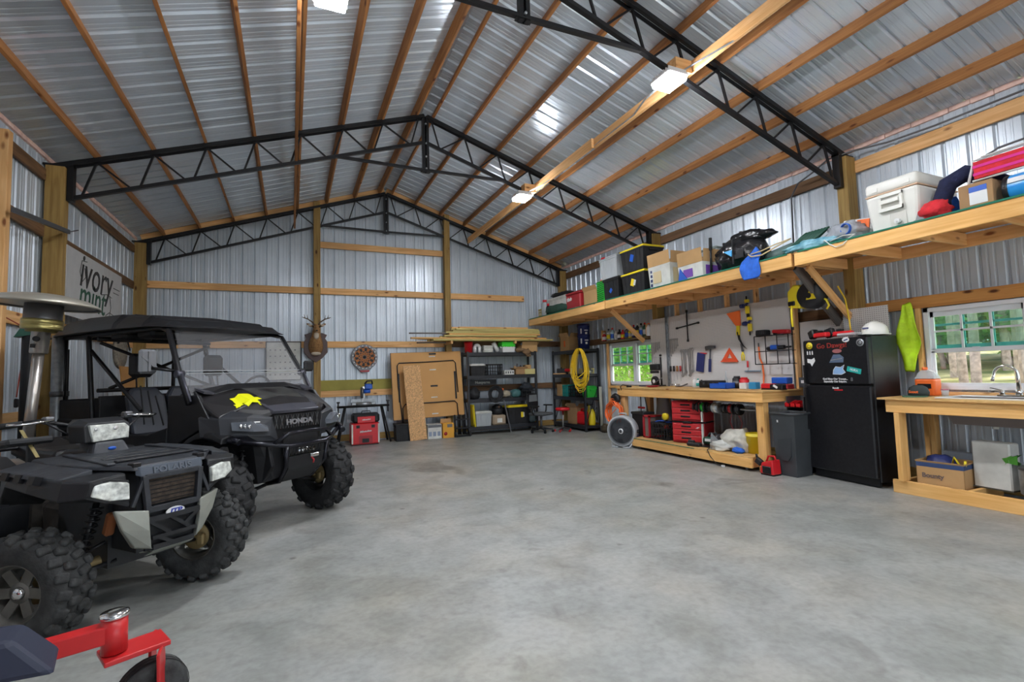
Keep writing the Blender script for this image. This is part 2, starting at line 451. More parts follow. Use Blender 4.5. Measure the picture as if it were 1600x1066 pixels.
mk('ridge_cap', RSH, ceiling, lambda b: b.faces([(-.2, FY, roofz(.2)+.03), (0, FY, roofz(0)+.06), (.2, FY, roofz(.2)+.03), (-.2, BY+.1, roofz(.2)+.03), (0, BY+.1, roofz(0)+.06), (.2, BY+.1, roofz(.2)+.03)], [(0, 1, 4, 3), (1, 2, 5, 4)]), world=True)
# purlins
PX = [.684+.6*k for k in range(7)]
nrm = lambda sd: Vector((sd*SL, 0, 1)).normalized()
for sd in (-1, 1):
    for x in PX+[.13]:
        n = nrm(sd); c = Vector((sd*x, 0, chord(x)+.025))+n*.07
        board('purlin', (c.x, FY+.05, c.z), (c.x, BY-.15, c.z), .038, .14, PINED, ceiling, up=n)
    # rake board against the gable sheet
    a, b = Vector((sd*.02, BY-.12, RZ+.095)), Vector((sd*(W2-.12), BY-.12, chord(W2-.12)+.095))
    board('rake_board', a, b, .038, .13, PINE, wall_back, up=nrm(sd))
# pink strip along the eaves, its colour stands in for sunlight leaking in
GLOW = mat('eave_glow', (.90, .58, .50), .8, noise_=.2, nscale=12)
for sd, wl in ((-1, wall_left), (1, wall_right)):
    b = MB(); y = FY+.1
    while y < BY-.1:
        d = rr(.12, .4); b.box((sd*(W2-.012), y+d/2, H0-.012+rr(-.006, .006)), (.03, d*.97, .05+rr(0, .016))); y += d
    o = b.build('eave_glow_strip', GLOW, wl, world=True)
# steel trusses
def truss(y, label):
    t = thing('steel_truss', label, 'roof truss', (0, y, 0), group='black steel roof trusses')
    th = .05; hb = .44
    for sd in (-1, 1):
        mk('top_chord', BLK, t, lambda b: (b.bar((sd*.02, -.028, RZ), (sd*4.76, -.028, chord(4.76)), .045, th), b.bar((sd*.02, .028, RZ-.02), (sd*4.76, .028, chord(4.76)-.02), .008, th)), world=False)
        mk('bottom_chord', BLK, t, lambda b: b.bar((sd*.02, 0, RZ-hb), (sd*4.55, 0, chord(4.55)-hb), .05, .045))
        mk('end_plate', BLK, t, lambda b: (b.b2((sd*4.50, -.045, chord(4.5)-hb-.05), (sd*4.565, .045, chord(4.5))), b.b2((sd*4.5, -.05, chord(4.56)-.02), (sd*4.82, .05, chord(4.7)+.0))))
        pts = PX
        for k, x in enumerate(pts):
            zt = chord(x)-.02; xo = x+.14; xi = x-.36 if k else .25
            mk('web_bar', BLK, t, lambda b: b.bar((sd*x, 0, zt), (sd*xo, 0, chord(xo)-hb+.01), .024, .024))
            mk('web_bar', BLK, t, lambda b: b.bar((sd*x, 0, zt), (sd*xi, 0, chord(xi)-hb+.01), .022, .022))
            mk('purlin_clip', BLK, t, lambda b: (b.b2((sd*(x+.02), -.035, chord(x)), (sd*(x+.028), .035, chord(x)+.10)), b.b2((sd*(x-.045), -.035, chord(x)+.015), (sd*(x+.03), .035, chord(x)+.03))))
        mk('web_bar', BLK, t, lambda b: b.bar((sd*.11, 0, chord(.11)-.02), (sd*.24, 0, chord(.24)-hb), .022, .022))
        mk('tie_bar', BLK, t, lambda b: (b.bar((sd*.03, 0, 4.785), (sd*1.43, 0, 4.80), .045, .04)))
    mk('king_post', BLK, t, lambda b: (b.b2((-.055, -.03, 4.74), (-.012, .03, RZ+.01)), b.b2((.012, -.03, 4.74), (.055, .03, RZ+.01)), b.b2((-.055, .02, 4.74), (.055, .03, RZ+.01)), b.b2((-.08, -.04, 4.755), (.08, .04, 4.77))))
    mk('bolt', GALV, t, lambda b: b.cyl((0, -.055, 4.80), (0, -.025, 4.8), .014, n=6))
    for z in (5.0, 5.22, 5.55): mk('bolt', GALV, t, lambda b: b.cyl((0, -.055, z), (0, -.025, z), .014, n=6))
    return t
truss(4.0, 'black steel roof truss nearest the camera, carrying the two large bright floodlights')
truss(7.75, 'black steel roof truss halfway down the shed, crossing above the parked side-by-side')
truss(11.47, 'black steel roof truss against the back gable wall, behind the two wall posts')
truss(.25, 'black steel roof truss above the camera position'); 
# posts
def post(parent, x, y, w, d, z1, m=TREAT, z0=0): return board('post', (x, y, z0), (x, y, z1), d, w, m, parent, up=(1, 0, 0))
for y in (.25, 4.0, 7.75, 11.5):
    post(wall_left, -4.665, y-.02, .19, .14, 4.13); post(wall_right, 4.665, y-.02, .19, .14, 4.13)
for x in (-1.5, 1.45): post(wall_back, x, 11.5, .14, .14, chord(x)+.13)
# girts: flat boards outside the posts
def girt(parent, p, q, m=PINE, hgt=.14, th=.038, up=(0, 0, 1), nm='girt'): return board(nm, p, q, th, hgt, m, parent, up=up)
yb = 11.6
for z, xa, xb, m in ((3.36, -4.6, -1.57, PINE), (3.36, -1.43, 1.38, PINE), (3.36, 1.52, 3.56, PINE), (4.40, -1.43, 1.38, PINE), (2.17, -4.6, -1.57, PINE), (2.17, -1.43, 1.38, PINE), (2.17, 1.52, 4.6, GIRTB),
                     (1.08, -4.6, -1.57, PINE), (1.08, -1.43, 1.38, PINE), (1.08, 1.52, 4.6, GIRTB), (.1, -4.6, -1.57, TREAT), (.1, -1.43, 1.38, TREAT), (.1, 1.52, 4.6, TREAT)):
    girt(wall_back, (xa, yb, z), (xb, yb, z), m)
for ya, yb_ in ((-3.4, .18), (.32, 3.91), (4.06, 7.66), (7.8, 11.42)):
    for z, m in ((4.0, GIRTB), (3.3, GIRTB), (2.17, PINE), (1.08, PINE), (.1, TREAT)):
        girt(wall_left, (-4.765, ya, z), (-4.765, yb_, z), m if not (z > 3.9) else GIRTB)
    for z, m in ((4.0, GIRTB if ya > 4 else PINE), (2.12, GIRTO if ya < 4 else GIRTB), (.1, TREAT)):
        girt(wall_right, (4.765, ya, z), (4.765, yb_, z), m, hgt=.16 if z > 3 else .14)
# framing round the windows
for a, b in WINS:
    for yy in (a-.045, b+.045): board('stud', (4.755, yy, .15), (4.755, yy, 2.05), .06, .05, PINEL if b < 4 else PINE, wall_right, up=(0, 1, 0))
    girt(wall_right, (4.745, a-.02, WZ0-.05), (4.745, b+.02, WZ0-.05), PINE if b < 4 else PINEL, hgt=.05, th=.07)
# studs that carry the pegboard and the loft
for yy in (4.82, 5.45, 6.02, 6.62, 7.2, 7.72): board('stud', (4.655, yy, 1.0), (4.655, yy, 2.66), .04, .09, PINE, wall_right, up=(1, 0, 0))
board('stud', (4.60, 4.78, 0), (4.60, 4.78, 2.66), .04, .09, PINE, wall_right, up=(1, 0, 0))
# gap filler sheet of green plywood on back wall and brown osb on left
mk('plywood_strip', PLY, wall_back, lambda b: b.b2((-1.43, 11.575, 1.15), (1.30, 11.59, 1.38)), world=True)

# ---------------------------------------------------------------- windows
def glass_mat():
    m = bpy.data.materials.new('glass'); m.use_nodes = True; nt = m.node_tree; nt.nodes.clear(); N = nt.nodes.new
    o = N('ShaderNodeOutputMaterial'); t = N('ShaderNodeBsdfTransparent'); g = N('ShaderNodeBsdfGlossy'); x = N('ShaderNodeMixShader')
    g.inputs['Roughness'].default_value = .03; x.inputs[0].default_value = .07; t.inputs[0].default_value = (.93, .97, .95, 1)
    nt.links.new(t.outputs[0], x.inputs[1]); nt.links.new(g.outputs[0], x.inputs[2]); nt.links.new(x.outputs[0], o.inputs[0]); return m
GLASS = glass_mat()
def clear_mat(name, tint, gl, rough):
    m = bpy.data.materials.new(name); m.use_nodes = True; nt = m.node_tree; nt.nodes.clear(); N = nt.nodes.new
    o = N('ShaderNodeOutputMaterial'); t = N('ShaderNodeBsdfTransparent'); g = N('ShaderNodeBsdfPrincipled'); x = N('ShaderNodeMixShader')
    g.inputs['Base Color'].default_value = (.6, .6, .62, 1); g.inputs['Roughness'].default_value = rough
    x.inputs[0].default_value = gl; t.inputs[0].default_value = tint+(1,)
    nt.links.new(t.outputs[0], x.inputs[1]); nt.links.new(g.outputs[0], x.inputs[2]); nt.links.new(x.outputs[0], o.inputs[0]); return m
SHIELD = clear_mat('windshield_plastic', (.90, .90, .91), .07, .2)
TEALV = mat('teal_film', (.10, .50, .50), .4)
SCREEN = clear_mat('insect_screen', (.62, .80, .70), .12, .8)
def window(n, a, b):
    wdw = struct(f'window_{n}', (4.80, (a+b)/2, WZ0)); X = 4.80
    fr = mk('window_frame', WPAINT, wdw, lambda q: (q.b2((X-.04, a, WZ0), (X+.04, b, WZ0+.045)), q.b2((X-.04, a, WZ1-.045), (X+.04, b, WZ1)), q.b2((X-.04, a, WZ0), (X+.04, a+.045, WZ1)), q.b2((X-.04, b-.045, WZ0), (X+.04, b, WZ1)),
         q.b2((X-.045, (a+b)/2-.05, WZ0), (X+.045, (a+b)/2+.05, WZ1)), q.b2((X+.03, a-.05, WZ0-.05), (X+.05, a, WZ1+.05)), q.b2((X+.03, b, WZ0-.05), (X+.05, b+.05, WZ1+.05))), world=True)
    for ya, yb2 in ((a+.045, (a+b)/2-.05), ((a+b)/2+.05, b-.045)):
        zm = WZ0+.045+(WZ1-WZ0-.09)*.46; z1 = WZ1-.045; z0 = WZ0+.045; s = .03
        up = empty('upper_sash', wdw); lo = empty('lower_sash', wdw)
        mk('sash_frame', WPAINT, up, lambda q: (q.b2((X+.005, ya, zm-.02), (X+.03, yb2, zm+.03)), q.b2((X+.005, ya, z1-s-.03), (X+.03, yb2, z1)), q.b2((X+.005, ya, zm), (X+.03, ya+s, z1)), q.b2((X+.005, yb2-s, zm), (X+.03, yb2, z1))), world=True)
        wd = (yb2-ya-2*s)
        for k in (1, 2): mk('muntin', WPAINT, up, lambda q: q.b2((X+.008, ya+s+wd*k/3-.011, zm), (X+.022, ya+s+wd*k/3+.011, z1)), world=True)
        mk('muntin', WPAINT, up, lambda q: q.b2((X+.008, ya, (zm+z1)/2-.011), (X+.022, yb2, (zm+z1)/2+.011)), world=True)
        mk('tinted_rail', TEALV, up, lambda q: (q.b2((X+.032, ya+s, (zm+z1)/2+.06), (X+.04, yb2-s, (zm+z1)/2+.085)), q.b2((X+.032, ya+s, zm+.03), (X+.04, yb2-s, zm+.07)), [q.b2((X+.032, ya+s+wd*k/3-.02, zm), (X+.04, ya+s+wd*k/3+.004, z1)) for k in (1, 2)]), world=True)
        mk('pane', GLASS, up, lambda q: q.b2((X+.0145, ya+s, zm), (X+.0165, yb2-s, z1-s)), world=True)
        mk('insect_screen', SCREEN, up, lambda q: q.b2((X+.045, ya, zm), (X+.046, yb2, z1)), world=True)
        mk('sash_frame', WPAINT, lo, lambda q: (q.b2((X-.025, ya, z0), (X, yb2, z0+.03)), q.b2((X-.025, ya, zm-.015), (X, yb2, zm+.02)), q.b2((X-.025, ya, z0), (X, ya+s, zm)), q.b2((X-.025, yb2-s, z0), (X, yb2, zm))), world=True)
        mk('pane', GLASS, lo, lambda q: q.b2((X-.0135, ya+s, z0+.02), (X-.0115, yb2-s, zm)), world=True)
        mk('sash_lock', WPAINT, lo, lambda q: q.b2((X-.03, (ya+yb2)/2-.03, zm+.02), (X-.005, (ya+yb2)/2+.03, zm+.035)), world=True)
window(1, *WINS[0]); window(2, *WINS[1])
# white hook box left of window
# ---------------------------------------------------------------- outside
def ground_mat():
    return mat('leaf_litter', (.26, .34, .08), .95, noise_=.6, nscale=.8, col2=(.60, .46, .26))
o = MB().faces([(-60, -60, -.12), (60, -60, -.12), (60, 60, -.12), (-60, 60, -.12), (5.2, -60, -.1), (5.2, 60, -.1), (40, 60, 2.6), (40, -60, 2.6)], [(0, 1, 2, 3), (4, 5, 6, 7)]).build('ground', ground_mat()); o['kind'] = 'structure'
o = MB().b2((-9, FY-16, -.10), (9, FY-.12, -.02)).build('bounce_apron', mat('bounce_apron_concrete', (.52, .51, .48), .8, noise_=.15, nscale=1.5)); o['kind'] = 'structure'  # unseen pale apron outside the door, added to bounce sun onto the ceiling
BARK = mat('bark', (.62, .46, .46), .9, noise_=.4, nscale=7, bump=.6)
LEAF = mat('leaf', (.20, .50, .06), .6, noise_=.5, nscale=1.1, col2=(.50, .80, .18)); LEAF2 = mat('leaf_bright', (.36, .62, .10), .6, noise_=.4, nscale=1.3, col2=(.72, .90, .34))
for m_ in (LEAF, LEAF2): m_.node_tree.nodes['Principled BSDF'].inputs['Transmission Weight'].default_value = 0
def leaves(b, c, r, n, s):
    vs = []; fs = []
    for i in range(n):
        d = Vector((rr(-1, 1), rr(-1, 1), rr(-1, 1)))
        if d.length > 1: d.normalize()
        p = Vector(c)+Vector((d.x*r[0], d.y*r[1], d.z*r[2])); t = Vector((rr(-1, 1), rr(-1, 1), rr(-.6, .6))).normalized(); u = t.orthogonal().normalized()*s*rr(.5, 1); t = t*s*rr(.6, 1.2)
        k = len(vs); vs += [p-t, p+u*.5, p+t, p-u*.5]; fs.append((k, k+1, k+2, k+3))
    b.faces(vs, fs)
def tree(seed, leaf):
    random.seed(seed); t = thing('woodland_tree', 'x', 'tree', group='woodland trees outside the right-hand windows')
    mk('trunk', BARK, t, lambda b: b.tube([(0, 0, -.6), (.05, 0, 2), (-.05, .08, 5), (.1, 0, 9)], [.115, .10, .085, .05], 9))
    def crown(b):
        for i in range(9): leaves(b, (rr(-1.6, 1.6), rr(-1.6, 1.6), rr(3.6, 9.5)), (rr(.8, 1.6), rr(.8, 1.6), rr(.5, .9)), 260, .11)
    o = mk('crown', leaf, t, crown); o['kind'] = 'stuff'; return t
def bush(seed, leaf):
    random.seed(seed); t = thing('woodland_shrub', 'x', 'shrub', group='shrubs outside the right-hand windows')
    mk('stem', BARK, t, lambda b: [b.tube([(0, 0, -.3), (rr(-.5, .5), rr(-.5, .5), 1.3)], [.03, .012], 5) for i in range(4)])
    o = mk('foliage', leaf, t, lambda b: [leaves(b, (rr(-.7, .7), rr(-.7, .7), rr(.5, 1.9)), (.6, .6, .45), 240, .09) for i in range(7)]); o['kind'] = 'stuff'; return t
TL = 'tall straight woodland tree standing outside'
SLB = 'leafy green shrub growing outside'
pt = [tree(1, LEAF), tree(2, LEAF2), tree(3, LEAF)]; pb = [bush(4, LEAF2), bush(5, LEAF)]
random.seed(11); first = {}
def plant(proto, key, loc, rz, sc, label):
    if key not in first: first[key] = 1; o = proto; o.location = loc; o.rotation_euler = (0, 0, rz); o['label'] = label
    else: o = dup(proto, loc, math.degrees(rz), label)
    nearw = loc[1] < .85*(loc[0]+2); o['label'] = label+(', seen through the window over the sink' if nearw else ', seen through the window behind the workbench'); o['group'] = ('trees' if 'tree' in label.split(' stand')[0].split(' grow')[0] else 'shrubs')+(' outside the sink window' if nearw else ' outside the workbench window')
    o.scale = (sc,)*3
gz = lambda x: -.1+(x-5.2)*.0776
k = 0
for (x, y) in [(12.6, 5.2), (13.4, 6.5), (14.6, 6.0), (15.4, 7.6), (17.0, 7.0), (17.8, 8.9), (20, 8.4), (21.5, 10.6), (13.2, 7.4), (23, 9.6), (11.5, 14.6), (13.2, 16.9), (13.8, 20.5), (15, 18.2), (16.3, 22.6), (18, 24.5), (19.5, 25.5), (21, 29), (14.2, 17.8), (10.6, 15.8), (24, 12), (12.2, 3.6), (23, 31), (26, 33), (27, 13), (12.8, 4.4)]:
    plant(pt[k % 3], f't{k%3}', (x, y, gz(x)), rr(0, 6), rr(.8, 1.15), TL); k += 1
k = 0
for i in range(34):
    a = rr(0, 1)
    if i < 17: x = rr(19, 28); y = .43*(x+2)+rr(-3.5, 3.5)
    else: x = rr(9, 24); y = 1.35*(x+2)-2.0+rr(-3, 4)
    plant(pb[k % 2], f'b{k%2}', (x, y, gz(x)), rr(0, 6), rr(1.6, 2.4) if x > 18 else rr(.8, 1.3), SLB); k += 1
random.seed(21)

# ---------------------------------------------------------------- lamps, lamp boards, conduit
EM = mat('led_lens', (1, 1, 1), .4)
EM.node_tree.nodes['Principled BSDF'].inputs['Emission Color'].default_value = (.93, .96, 1, 1)
EM.node_tree.nodes['Principled BSDF'].inputs['Emission Strength'].default_value = 200
for sd, lb in ((-1, 'long plank hung lengthwise from the trusses on the left roof slope'), (1, 'long plank hung lengthwise from the trusses on the right roof slope')):
    t = thing('lamp_plank', lb, 'plank', (sd*1.95, 4, 4.6))
    for ya, yb2 in ((FY+.2, 5.82), (5.8, 11.3)):
        board('plank', (sd*(1.95+(.0 if ya > 0 or sd < 0 else .039)), ya, 4.70), (sd*(1.95+(.0 if ya > 0 or sd < 0 else .039)), yb2-(.022 if sd < 0 and ya < 0 else 0), 4.70), .038, .14, PINE if sd > 0 else PINED, t)
def lamp(x, y, label, sd):
    t = thing('led_floodlight', label, 'floodlight', (x, y, 4.5), 0, 'floodlights under the roof')
    mk('housing', WHT, t, lambda b: (b.box((0, 0, .035), (.27, .30, .05), bev=.012), [b.b2((-.12, -.13+.04*k, .06), (.12, -.12+.04*k, .085)) for k in range(7)]))
    mk('lens', EM, t, lambda b: b.box((0, 0, -.010), (.24, .27, .042), bev=.010))
    mk('bracket', GALV, t, lambda b: (b.b2((sd*.13, -.06, .03), (sd*.135, .06, .12)), b.b2((sd*.10, -.06, .115), (sd*.20, .06, .12)), b.b2((sd*.20, -.05, .06), (sd*.21, .05, .22))))
    mk('mount_block', PINE, t, lambda b: b.b2((sd*.02, -.09, .1), (sd*.24, .09, .24)))
lamp(1.70, 3.95, 'bright floodlight on the right side of the nearest truss', 1)
lamp(1.70, 7.68, 'smaller-looking bright floodlight above the middle truss, over the back of the shed', 1)
lamp(-1.72, 4.02, 'bright floodlight at the top edge of the picture, left of the ridge', -1)
lamp(1.70, .2, 'added unseen floodlight above the camera on the right', 1); lamp(-1.72, .2, 'added unseen floodlight above the camera on the left', -1)  # two extra floodlights out of view, added as light from the front bay
mk('conduit_pipe', GALV, None, lambda b: (b.tube([(2.02, FY+.5, 4.66), (2.0, 2.6, 4.66), (1.99, 3.3, 4.64), (1.86, 3.75, 4.62), (1.74, 3.95, 4.56)], .011, 6), b.tube([(1.72, 4.1, 4.55), (1.82, 4.5, 4.62), (1.97, 4.9, 4.66), (1.985, 6.8, 4.66), (1.9, 7.3, 4.62), (1.74, 7.6, 4.57)], .011, 6)))
top(bpy.data.objects['conduit_pipe'], 'thin grey metal conduit clipped along the right lamp plank', 'conduit', base=(1.99, 4, 4.6))
mk('conduit_pipe', STEELD, None, lambda b: b.tube([(4.70, 1.0, 4.12), (4.70, 3.0, 4.11), (4.71, 3.5, 4.14), (4.62, 3.85, 4.17), (4.50, 4.1, 4.14), (4.50, 4.3, 4.05), (4.62, 4.62, 4.02), (4.72, 4.8, 3.9), (4.72, 4.82, 3.0)], .012, 6))
top(bpy.data.objects['conduit_pipe.001'], 'dark conduit running above the right wall girt and bending down behind the loft', 'conduit', base=(4.7, 3.5, 4.1))
# ---------------------------------------------------------------- builders for small things
def PR(x, y, z): return (x, y, z)
def tote(label, loc, rz, w, d, h, body, lid, name='storage_tote', group=None, lidh=.04, upside=False):
    t = thing(name, label, 'storage bin', loc, rz, group)
    def f(b):
        tw, td = w*.86, d*.86
        b.loft([[(sx*tw/2, sy*td/2, 0) for sx, sy in ((-1, -1), (1, -1), (1, 1), (-1, 1))], [(sx*w*.47, sy*d*.47, h-.05) for sx, sy in ((-1, -1), (1, -1), (1, 1), (-1, 1))]])
        for k in range(-2, 3):
            if k: b.bar((k*w*.16*.93, -td/2+.004, .02), (k*w*.17, -d*.47+.0, h-.07), .012, .014, up=(0, 1, 0))
        b.box((0, 0, h-.055), (w*.985, d*.985, .03), bev=.006)
        for sx in (-1, 1): b.box((sx*w*.48, 0, h-.09), (.03, d*.4, .04), bev=.006)
    mk('body', body, t, f)
    if lid: mk('lid', lid, t, lambda b: (b.box((0, 0, h-.025), (w, d, lidh), bev=.012), b.box((0, 0, h+.0), (w*.84, d*.8, .025), bev=.008)))
    return t
def carton(label, loc, rz, w, d, h, m=CARD, open_=False, name='cardboard_box', group=None, fl=.6, tape=True):
    t = thing(name, label, 'box', loc, rz, group)
    if open_:
        th = .006
        mk('body', m, t, lambda b: (b.b2((-w/2, -d/2, 0), (w/2, d/2, th)), b.b2((-w/2, -d/2, 0), (w/2, -d/2+th, h)), b.b2((-w/2, d/2-th, 0), (w/2, d/2, h)), b.b2((-w/2, -d/2, 0), (-w/2+th, d/2, h)), b.b2((w/2-th, -d/2, 0), (w/2, d/2, h))))
        for i, (ax, sg, ln, rot) in enumerate((('y', -1, w, 28), ('y', 1, w, 70), ('x', -1, d, 60), ('x', 1, d, 35))):
            L = min(w, d)*fl*.8; a = R(rot)
            if ax == 'y': mk('flap', m, t, lambda b: b.bar((0, sg*d/2, h), (0, sg*(d/2+L*math.sin(a)), h+L*math.cos(a)), ln*.98, .006, up=(0, math.cos(a), -sg*math.sin(a))))
            else: mk('flap', m, t, lambda b: b.bar((sg*w/2, 0, h), (sg*(w/2+L*math.sin(a)), 0, h+L*math.cos(a)), ln*.98, .006, up=(math.cos(a), 0, -sg*math.sin(a))))
    else:
        mk('body', m, t, lambda b: b.box((0, 0, h/2), (w, d, h), bev=.004))
        if tape: mk('tape', paint('tape', (.42, .30, .17), .3), t, lambda b: b.b2((-w/2-.001, -.025, h*.8), (w/2+.001, .025, h+.001)))
    return t
def bucket(label, loc, r, h, m, name='bucket', lid=None, group=None):
    t = thing(name, label, 'bucket', loc, 0, group)
    mk('body', m, t, lambda b: b.lathe([(r*.86, 0), (r*.98, h*.84), (r*1.04, h*.85), (r*1.04, h*.88), (r, h*.89), (r*1.0, h), (r*.93, h), (r*.85, h*.1)], n=20))
    mk('handle', STEEL, t, lambda b: b.tube(arcpts((0, 0, h*.86), r*1.08, 200, 340, 10, 'XZ', r*1.0), .003, 5))
    if lid: mk('lid', lid, t, lambda b: b.lathe([(r*1.07, h*.95), (r*1.07, h+.01), (r*.9, h+.012), (0, h+.012)], n=20))
    return t
def can(label, loc, r, h, m, name='spray_can', cap=None, group=None, cat='can', band=None):
    t = thing(name, label, cat, loc, 0, group)
    mk('body', m, t, lambda b: b.lathe([(r*.96, 0), (r, .01), (r, h*.8), (r*.75, h*.88)], n=14))
    mk('cap', cap or WHT, t, lambda b: b.lathe([(r*.7, h*.86), (r*.7, h), (r*.6, h), (0, h)], n=12))
    if band: mk('label', band, t, lambda b: b.lathe([(r+.001, h*.25), (r+.001, h*.6)], n=14))
    return t
def bottle(label, loc, r, h, m, cap, name='bottle', group=None, band=None):
    t = thing(name, label, 'bottle', loc, 0, group)
    mk('body', m, t, lambda b: b.lathe([(r*.9, 0), (r, .012), (r, h*.62), (r*.85, h*.72), (r*.35, h*.82), (r*.35, h*.88)], n=14))
    mk('cap', cap, t, lambda b: b.lathe([(r*.42, h*.86), (r*.42, h), (0, h)], n=12))
    if band: mk('label', band, t, lambda b: b.lathe([(r+.001, h*.15), (r+.001, h*.5)], n=14))
    return t
def cratef(b, w, d, h, th=.012, nx=6, nz=3):
    for z in [h*k/nz for k in range(nz+1)]:
        b.b2((-w/2, -d/2, z-.006), (w/2, -d/2+th, z+.008)); b.b2((-w/2, d/2-th, z-.006), (w/2, d/2, z+.008))
        b.b2((-w/2, -d/2, z-.006), (-w/2+th, d/2, z+.008)); b.b2((w/2-th, -d/2, z-.006), (w/2, d/2, z+.008))
    for k in range(nx+1):
        x = -w/2+w*k/nx
        for y in (-d/2+th/2, d/2-th/2): b.b2((x-.006, y-th/2, 0), (x+.006, y+th/2, h))
    for k in range(1, nx):
        y = -d/2+d*k/nx
        for x in (-w/2+th/2, w/2-th/2): b.b2((x-th/2, y-.006, 0), (x+th/2, y+.006, h))
    b.b2((-w/2, -d/2, 0), (w/2, d/2, .012))
def crate(label, loc, rz, w, d, h, m, name='milk_crate', group=None):
    t = thing(name, label, 'crate', loc, rz, group); mk('grid_walls', m, t, lambda b: cratef(b, w, d, h)); 
    mk('rim', m, t, lambda b: (b.b2((-w/2-.006, -d/2-.006, h-.02), (w/2+.006, -d/2+.01, h)), b.b2((-w/2-.006, d/2-.01, h-.02), (w/2+.006, d/2+.006, h)), b.b2((-w/2-.006, -d/2, h-.02), (-w/2+.01, d/2, h)), b.b2((w/2-.01, -d/2, h-.02), (w/2+.006, d/2, h))))
    return t
def lump(name, label, cat, loc, rz, r, m, seed=1, nz=.5, group=None, n=20, parts=None):
    """soft crumpled thing resting on its base"""
    nz *= .6
    b = MB(); b.ball((0, 0, r[2]*.82), r, n, int(n*.7), nz, seed)
    for v in b.bm.verts:
        k = noise.noise(v.co*14+Vector((seed, 2, 3)))*.05*max(r); v.co += v.co.normalized()*k
        if v.co.z < 0: v.co.z = 0
    o = b.build(name, m); o.location = loc; o.rotation_euler = (0, 0, R(rz)); return tag(o, label, cat, group)
def coil(pts_fn, n, r, m, name, parent=None, seg=26, k=6):
    b = MB()
    for i in range(n): b.tube([pts_fn(i, j/seg) for j in range(seg)], r, k, closed=True)
    return b.build(name, m, parent)
def cloth(name, label, cat, ctr, pts, th, m, seed=0, fold=.01, sub=1):
    """thin draped sheet from a grid of points (rows of points)"""
    b = MB(); nr, nc = len(pts), len(pts[0])
    vs = [Vector(p)+Vector((noise.noise(Vector(p)*9+Vector((seed,)*3))*fold, noise.noise(Vector(p)*9+Vector((seed+5,)*3))*fold, noise.noise(Vector(p)*9+Vector((seed+9,)*3))*fold)) for r_ in pts for p in r_]
    b.faces(vs, [(i*nc+j, i*nc+j+1, (i+1)*nc+j+1, (i+1)*nc+j) for i in range(nr-1) for j in range(nc-1)], True)
    o = b.build(name, m); s = o.modifiers.new('t', 'SOLIDIFY'); s.thickness = th; s.offset = 0
    q = o.modifiers.new('s', 'SUBSURF'); q.levels = sub; q.render_levels = sub
    return top(o, label, cat, base=ctr)

# ---------------------------------------------------------------- overhead loft shelf on the right wall
GRT = mat('green_turf_strip', (.01, .16, .09), .8)
OSBD = mat('deck_ply', (.55, .28, .09), .7, noise_=.25, nscale=6)
LX = 3.60; LZ0, LZ1 = 2.63, 2.785
def loft(y0, y1, label, braces):
    t = thing('loft_shelf', label, 'shelf', ((LX+4.7)/2, (y0+y1)/2, LZ0), group='overhead timber shelf sections')
    up = (0, 0, 1)
    board('fascia', (LX+.019, y0, (LZ0+LZ1)/2), (LX+.019, y1, (LZ0+LZ1)/2), .038, LZ1-LZ0, PINEL, t)
    board('ledger', (4.59, y0, 2.70), (4.59, y1, 2.70), .038, .14, PINE, t)
    n = max(2, round((y1-y0)/.61))
    for k in range(n+1):
        y = y0+.02+(y1-y0-.04)*k/n; board('joist', (LX+.04, y, 2.71), (4.57, y, 2.71), .038, .13, PINE, t)
    mk('deck', OSBD, t, lambda b: b.b2((LX, y0, LZ1), (4.58, y1, LZ1+.014)), world=True)
    mk('green_edge_mat', GRT, t, lambda b: b.b2((LX-.008, y0+.05, LZ1+.002), (LX+.5, y1-.05, LZ1+.02)), world=True)
    for (xa, za, xb, zb, y, m, w) in braces: board('brace', (xa, y, za), (xb, y, zb), .04 if w < .1 else .04, w, m, t, up=(0, 1, 0) if w < 0 else (1, 0, 1))
    return t
loft(8.03, 11.42, 'far section of the overhead timber shelf, carrying red and white bins', [(3.78, 2.62, 4.56, 2.0, 8.08, PINE, .09)])
loft(4.06, 8.01, 'middle section of the overhead timber shelf, carrying totes and a black bag', [])
loft(-1.6, 4.02, 'near section of the overhead timber shelf, carrying the white cooler', [(3.80, 2.63, 4.56, 2.02, 3.99, PINE, .09)])
t = thing('diagonal_brace', 'weathered grey plank bracing the overhead shelf beside the yellow hose reel', 'brace', (4.1, 4.12, 2.3))
board('plank', (3.78, 4.13, 2.66), (4.56, 4.13, 1.96), .04, .13, GREYW, t, up=(1, 0, 1))
for y, z, s in ((3.3, 3, 0),): pass
LT = LZ1+.021
def onL(y0, y1): return (y0+y1)/2
# far section things
t = crate('olive green slatted wooden crate at the far end of the overhead shelf', (4.05, 11.15, LT), -90, .38, .4, .24, LUMB, 'wooden_crate')
can('clear jar with a red lid at the far end of the overhead shelf', (3.80, 10.86, LT), .10, .42, CLR, 'plastic_jar', RED)
t = tote('white plastic tub with a black tool bag lying on top, on the overhead shelf', (4.05, 10.33, LT), -90, .95, .5, .42, WHTD, WHTD)
o = lump('tool_bag', 'long black bag lying on the white tub on the overhead shelf', 'bag', (4.0, 10.35, LT+.45), 100, (.42, .13, .06), BPLM, 3, .3)
lump('duffel_pouch', 'dark green tarpaulin pouch in front of the white tub on the shelf edge', 'bag', (3.72, 10.15, LT), 95, (.46, .12, .12), mat('green_canvas', (.02, .06, .04), .8, bump=.5), 5, .3)
t = thing('drink_jug', 'black flask standing before the white tub on the overhead shelf', 'flask', (3.68, 10.5, LT)); mk('body', BLK, t, lambda b: b.lathe([(.05, 0), (.055, .18), (.03, .22)], n=12)); mk('cap', RED, t, lambda b: b.lathe([(.032, .22), (.032, .28), (0, .28)], n=10))
